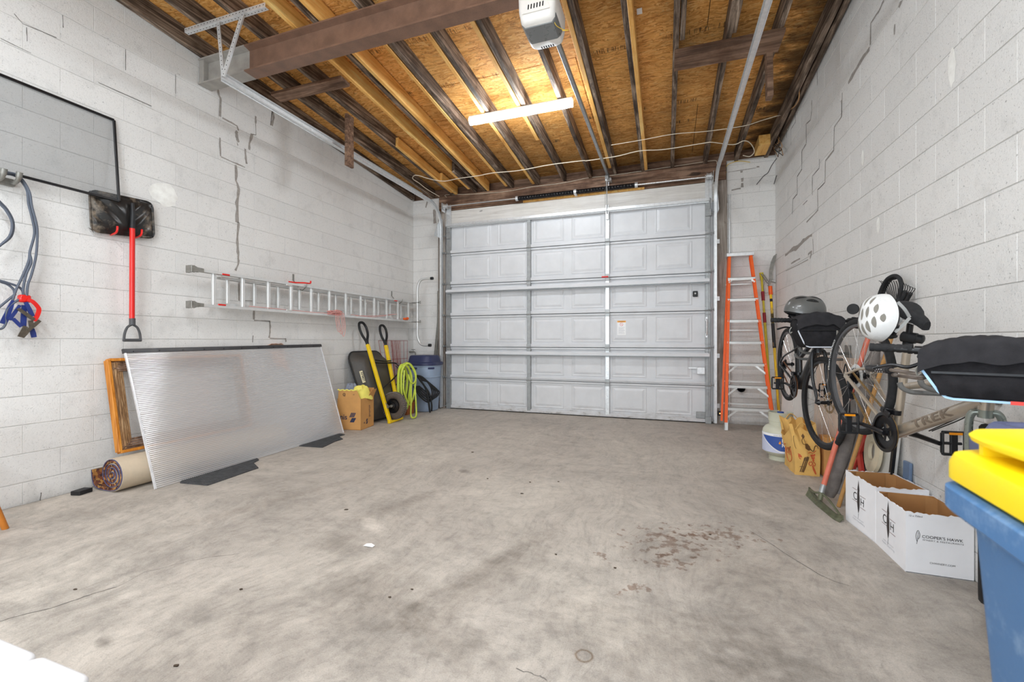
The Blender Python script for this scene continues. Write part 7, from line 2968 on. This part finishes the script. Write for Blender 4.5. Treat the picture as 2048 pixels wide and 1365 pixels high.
m.tube(catmull([oX(*z9(*p), 1.36) for p in ((1050, 430), (1090, 350), (1125, 290))], 6), .011, 10)
m.build('tube_end', BLK_RUB, bt_)

# noughts and crosses board
tb = thing('letter_board', 'pale board with a red X and a wooden O leaning on the right wall', 'board', (1.33, 3.7, 0))
m = MB()
TB = lambda y, z, off=0.0: V((1.325 + z * .09 - off, y, z))
y0, y1, zt = 3.38, 4.02, .56
m.hexa([TB(y0, .0), TB(y1, .0), TB(y1, .0, -.012), TB(y0, .0, -.012), TB(y0, zt), TB(y1, zt), TB(y1, zt, -.012), TB(y0, zt, -.012)])
m.build('backing', mat('pale_grey_board', P(206, 206, 202), .6, var=.06), tb, smooth=0)
for y in (3.40, 3.80, 3.99):
    m = MB()
    m.bar(TB(y, .005, .008), TB(y, zt, .008), .014 if y > 3.5 else .03, .016, (1, 0, 0))
    m.build('divider', BLK_MET, tb, smooth=0)
m = MB()
m.bar(TB(y0, .23, .008), TB(y1, .23, .008), .016, .014, (1, 0, 0))
m.build('divider', GREY_MET, tb, smooth=0)
oc = oX(1752, 903, 1.345)
m = MB()
pr = []
for k in range(32):
    a = 2 * pi * k / 32
    pr.append((cos(a), sin(a)))
d, s, u = V((-1, 0, .09)).normalized(), V((0, 1, 0)), V((.09, 0, 1)).normalized()
rg_ = lambda ro, off: [oc + s * (ro * .115 * x) + u * (ro * .15 * y) + d * off for x, y in pr]
m.loft([rg_(.42, .006), rg_(1, .006), rg_(1, .026), rg_(.42, .026), rg_(.42, .006)], cap=(False, False))
m.build('letter_o', PALE_WOOD, tb, smooth=30)
xc = oX(1722, 905, 1.34)
for a in (.52, -.52):
    m = MB()
    e = s * sin(a) + u * cos(a)
    m.bar(xc + d * .01 - e * .15, xc + d * .01 + e * .15, .05, .02, d, .002)
    m.build('letter_x_bar', LETTER_RED, tb, smooth=0)
bp = thing('blue_panel', 'blue plastic sheet edge standing behind the far wine box', 'panel', (1.37, 3.30, 0))
m = MB()
m.bar((1.378, 3.30, 0), (1.388, 3.30, .42), .08, .016, (1, 0, 0), .004)
m.build('sheet', mat('dull_blue_plastic', P(104, 126, 156), .5), bp, smooth=0)


# ---- wine boxes
def wine_box(lab, x0, x1, y0, y1, h, front_print, seed):
    r = random.Random(seed)
    t = thing('wine_box', lab, 'box', ((x0 + x1) / 2, (y0 + y1) / 2, 0), None)
    th = .0045
    def torn(a, c, inner):
        """one wall with a torn top edge"""
        a, c, n = V(a), V(c), 22
        e = V(inner)
        vs, fs = [], []
        for k in range(n + 1):
            p = a.lerp(c, k / n)
            z = h + r.uniform(-.005, .002)
            vs += [p, p + V((0, 0, z)), p + e + V((0, 0, z + r.uniform(-.003, .003))), p + e]
        for k in range(n):
            i, j = 4 * k, 4 * k + 4
            fs += [(i, j, j + 1, i + 1), (i + 1, j + 1, j + 2, i + 2), (i + 2, j + 2, j + 3, i + 3)]
        return vs, fs
    walls = (((x0, y0, 0), (x1, y0, 0), (0, th, 0)), ((x1, y0, 0), (x1, y1, 0), (-th, 0, 0)), ((x1, y1, 0), (x0, y1, 0), (0, -th, 0)), ((x0, y1, 0), (x0, y0, 0), (th, 0, 0)))
    m = MB()
    for a, c, e in walls:
        m.add(*torn(a, c, e))
    m.box((x0, y0, .001), (x1, y1, .004))
    m.build('carton', WHITE_CARD, t, smooth=0)
    m = MB()
    g = th + .0012
    for a, c in (((x0 + g, y0 + g), (x1 - g, y0 + g)), ((x1 - g, y0 + g), (x1 - g, y1 - g)), ((x1 - g, y1 - g), (x0 + g, y1 - g)), ((x0 + g, y1 - g), (x0 + g, y0 + g))):
        m.add([(a[0], a[1], .006), (c[0], c[1], .006), (c[0], c[1], h - .004), (a[0], a[1], h - .004)], [(3, 2, 1, 0)])
    m.box((x0 + g, y0 + g, .0045), (x1 - g, y1 - g, .0065))
    for xx in (x0 + .055, x1 - .04):                # creased inner flaps
        m.add([(xx, y1 - g - .002, .01), (x1 - g if xx > x0 + .1 else x0 + g, y1 - .05, .01), (x1 - g if xx > x0 + .1 else x0 + g, y1 - .05, h - .006), (xx, y1 - g - .002, h - .006)], [(0, 1, 2, 3)])
    m.build('lining', CARD_IN, t, smooth=0, label='bare brown cardboard inside')
    # emblem on the long side facing the room: C, feather, H between rules
    o = V((x0 - .001, (y0 + y1) / 2 + .012, h * .60))
    ux, uz = V((0, -1, 0)), V((0, 0, 1))
    m = MB()
    text(m, 'C', o - ux * .040 - uz * .020, ux, uz, size=.066, align=.5)
    text(m, 'H', o + ux * .042 - uz * .034, ux, uz, size=.062, align=.5)
    m.flat([(-.002, -.095), (-.008, -.07), (-.016, -.03), (-.014, .02), (-.010, .045), (-.013, .048), (.0, .112), (.012, .045), (.008, .042), (.013, 0), (.013, -.04), (.006, -.075)], o + V((-.0002, 0, 0)), ux, uz)
    m.flat([(-.002, -.095), (-.006, -.125), (-.004, -.125), (.001, -.095)], o, ux, uz)
    m.build('emblem_print', INK, t, smooth=0)
    m = MB()
    for a, c, z in ((-.072, -.016, .042), (-.072, -.016, -.030), (.016, .078, .020), (.016, .078, -.050)):
        m.flat([(a, z), (c, z), (c, z + .0025), (a, z + .0025)], o, ux, uz)
    m.build('rule_print', mat('maroon_print', P(110, 60, 60), .6), t, smooth=0)
    m = MB()
    for k, (sx, wd) in enumerate(((0, .115), (0, .135))):
        text(m, ('WINERY & RESTAURANTS', 'Modern Casual Dining')[k], V((x0 - .001, o.y, .062 - .017 * k)), ux, uz, width=wd, align=.5)
    m.build('small_print', mat('grey_print', (0, 0, 0)), t, smooth=0)
    if front_print:
        m = MB()
        f = lambda x, z: V((x0 + x, y0 - .001, z))
        w = x1 - x0
        text(m, "COOPER'S HAWK", f(w * .245, h * .60), (1, 0, 0), uz, width=w * .60, align=0, bold=.006)
        text(m, 'WINERY & RESTAURANTS', f(w * .25, h * .555), (1, 0, 0), uz, width=w * .60, align=0, spacing=1.25)
        text(m, '12 x 750ml', f(w * .05, h * .93), (1, 0, 0), uz, width=w * .20, align=0)
        text(m, 'WRD', f(w * .86, h * .935), (1, 0, 0), uz, size=.016, align=0)
        text(m, 'CHWINERY.COM', f(w * .36, h * .19), (1, 0, 0), uz, width=w * .37, align=0)
        q = [f(w * .17, h * .53), f(w * .155, h * .60), f(w * .16, h * .66), f(w * .185, h * .715), f(w * .21, h * .66), f(w * .205, h * .60), f(w * .185, h * .57)]
        m.tube(catmull(q, 4), .0010, 4)
        m.tube([f(w * .165, h * .49), f(w * .178, h * .56), f(w * .19, h * .68)], .0009, 4)
        m.build('front_print', INK, t, smooth=0)
    return t


wb2 = wine_box('white wine carton open and torn at the top standing behind the nearer one', 1.112, 1.367, 3.048, 3.388, .322, False, 2)
wb2.rotation_euler.z = radians(5.5)
wine_box('nearer white wine carton with printed front and torn open top', 1.130, 1.394, 2.708, 3.044, .302, True, 5)

# ---- wheeled carts at the right edge
def rr2(c, ux, uy, x0, x1, y0, y1, r, z, n=6):
    out = []
    for sx, sy, a0 in ((1, 1, 0), (0, 1, pi / 2), (0, 0, pi), (1, 0, 3 * pi / 2)):
        cx_, cy_ = (x1 - r if sx else x0 + r), (y1 - r if sy else y0 + r)
        for k in range(n + 1):
            a = a0 + pi / 2 * k / n
            out.append(c + ux * (cx_ + r * cos(a)) + uy * (cy_ + r * sin(a)) + V((0, 0, z)))
    return out


th = .107
uy = V((th, .994, 0)).normalized()
ux = V((uy.y, -uy.x, 0))
CC = V((.382, .838, 0)) - uy * .70                    # near left corner of the rim
Rr = lambda a0, a1, b0, b1, r, z: rr2(CC, ux, uy, a0, a1, b0, b1, r, z)
WX, WY = .58, .70
ct = thing('recycling_cart', 'blue wheeled recycling cart with bright yellow lid at the right edge', 'bin', CC + ux * .29 + uy * .35)
m = MB()
m.loft([Rr(.085, WX - .085, .10, WY - .075, .05, .03), Rr(.075, WX - .075, .09, WY - .065, .05, .05), Rr(.026, WX - .026, .04, WY - .022, .045, .90), Rr(.020, WX - .020, .03, WY - .018, .045, .915), Rr(.004, WX - .004, .004, WY - .004, .05, .915), Rr(0, WX, 0, WY, .05, .920), Rr(0, WX, 0, WY, .05, .948), Rr(.008, WX - .008, .008, WY - .008, .05, .954), Rr(.04, WX - .04, .04, WY - .04, .04, .954)])
m.build('cart_body', BLUE_BIN, ct, smooth=30)
m = MB()
m.loft([Rr(.012, WX - .012, .022, WY - .012, .05, .956), Rr(.002, WX - .002, .016, WY - .002, .055, .962), Rr(.002, WX - .002, .016, WY - .002, .055, .984), Rr(.006, WX - .006, .020, WY - .006, .055, .996), Rr(.020, WX - .020, .04, WY - .020, .05, 1.002), Rr(.085, WX - .085, .08, WY - .08, .04, 1.004)])
lid = m.build('lid', YELLOW2, ct, smooth=45)
m = MB()
def lip(z, g):
    base_ = [(.03, .05), (.028, .30), (.024, .50), (.020, .60), (.030, .665), (.065, .690), (.14, .685), (.30, .665), (.50, .62), (.55, .50), (.55, .05)]
    cxm, cym = .29, .36
    return [CC + ux * (cxm + (x - cxm) * g) + uy * (cym + (y - cym) * g) + V((0, 0, z)) for x, y in [(p.x, p.y) for p in catmull([V((x, y, 0)) for x, y in base_], 4, True)]]
m.loft([lip(1.018, .97), lip(1.018, 1.0), lip(1.024, 1.006), lip(1.030, .99), lip(1.040, .86), lip(1.046, .6)])
m.build('lid_brim', YELLOW2, lid, smooth=50)
m = MB()
for k in range(6):
    y = .10 + .105 * k
    m.obox(CC + ux * .06 + uy * y + V((0, 0, 1.008)), ux * .035, uy * .005, V((0, 0, .014)))
m.loft([Rr(.085, WX - .085, .08, WY - .085, .05, .999), Rr(.075, WX - .075, .075, WY - .075, .05, 1.020)], cap=(False, False))
m.build('brim_rib', YELLOW2, lid, smooth=0)
for s in (.08, WX - .08):
    m = MB()
    c = CC + ux * s + uy * .06 + V((0, 0, .10))
    m.lathe([(.03, -.03), (.085, -.028), (.10, -.015), (.10, .015), (.085, .028), (.03, .03)], c, ux, 28)
    m.build('wheel', BLK_RUB, ct)
# mark on the cart is left plain: no lettering shows in the picture

sb = thing('storage_bin', 'slate blue lidded plastic bin behind the yellow lidded cart', 'bin', (1.11, 1.46, 0))
o = V((.886, 1.173, 0))
Sx, Sy = V((1, 0, 0)), V((0, 1, 0))
SR = lambda a, b, r, z: rr2(o, Sx, Sy, a, .495 - a, b, .61 - b, r, z + .015)
m = MB()
m.loft([SR(.07, .07, .05, .0), SR(.05, .05, .05, .03), SR(.018, .018, .05, .80), SR(.012, .012, .05, .805)])
m.build('bin_body', SLATE, sb, smooth=35)
m = MB()
m.loft([SR(.002, .002, .05, .802), SR(0, 0, .05, .806), SR(0, 0, .05, .838), SR(.006, .006, .05, .846), SR(.018, .018, .045, .850), SR(.036, .030, .04, .890), SR(.042, .036, .04, .896), SR(.062, .056, .035, .895), SR(.066, .060, .035, .886), SR(.15, .15, .03, .884)])
m.build('lid', SLATE, sb, smooth=30)

# ---- white cooler at the left bottom corner
cl = thing('cooler', 'white plastic cooler with rounded corners in the bottom left corner', 'cooler', (-1.50, .36, 0))
o = V((-1.86, .14, 0))
CR = lambda g, z, r=.05: rr2(o, Sx, Sy, g, .715 - g, g, .434 - g, r, z)
m = MB()
m.loft([CR(.03, 0), CR(.02, .012), CR(.008, .36), CR(.012, .372)])
m.build('cooler_body', WHITE_FOAM, cl, smooth=40)
m = MB()
for a, c in ((0.0, .5205), (.5230, .715)):
    LR = lambda g, z, r: rr2(o, Sx, Sy, a + g, c - g, g, .434 - g, r, z)
    m.loft([LR(.0, .374, .02), LR(0, .438, .022), LR(.003, .444, .022), LR(.009, .4485, .022), LR(.03, .4505, .02)])
m.build('lid', WHITE_FOAM, cl, smooth=60)
for s in (0, 1):
    m = MB()
    xx = o.x - .012 if s == 0 else o.x + .727
    m.tube(catmull([(xx, o.y + .12, .33), (xx + (.03 if s else -.03), o.y + .15, .31), (xx + (.03 if s else -.03), o.y + .28, .31), (xx, o.y + .31, .33)], 4), .010, 8)
    m.build('side_handle', mat('light_grey_plastic', P(200, 200, 200), .5), cl)

# ---- small litter on the slab
m = MB()
q = fl(738, 1092)
m.add([q + V((x, y, .002 + z)) for x, y, z in ((-.03, -.012, 0), (-.005, -.018, .004), (.03, -.01, 0), (.034, .008, .003), (.005, .016, .006), (-.026, .012, .002))], [(0, 1, 2, 3, 4, 5)])
tag(m.build('paper_scrap', LABEL_W, solid=.001, smooth=0), 'white scrap of paper lying on the concrete floor', 'scrap')
for px, py, s, w in ((692, 1020, .016, 'beyond the white paper scrap'), (1044, 988, .012, 'in the middle of the floor, larger of a pair'), (1117, 964, .010, 'well ahead of the garage door'), (353, 1333, .012, 'nearest the bottom edge, right of the white cooler'),
                     (482, 1180, .010, 'between the white cooler and the paper scrap'), (945, 905, .018, 'farthest out towards the garage door'), (975, 958, .010, 'just behind the farthest bit'), (1112, 1110, .008, 'left of the brown splatter stain'),
                     (1420, 1070, .008, 'on the brown splatter stain'), (1060, 965, .012, 'in the middle of the floor, smaller of a pair'), (824, 1180, .007, 'nearer the camera than the paper scrap, right of two'), (780, 1196, .008, 'nearer the camera than the paper scrap, left of two'),
                     (150, 1180, .010, 'by the floor crack at left'), (1230, 1137, .009, 'under the left edge of the brown splatter stain')):
    q = fl(px, py)
    r = random.Random(px)
    m = MB()
    n = 7
    m.prism([(s * cos(2 * pi * i / n + .3) * r.uniform(.5, 1.1), s * .6 * sin(2 * pi * i / n + .3) * r.uniform(.5, 1.1)) for i in range(n)], q + V((0, 0, .0008)), (1, .2, .0), (-.2, 1, 0), (0, 0, .004))
    tag(m.build('leaf_bit', LEAF, smooth=0), 'dark leaf bit on the floor ' + w, 'debris', 'bits of dry leaf on the floor')
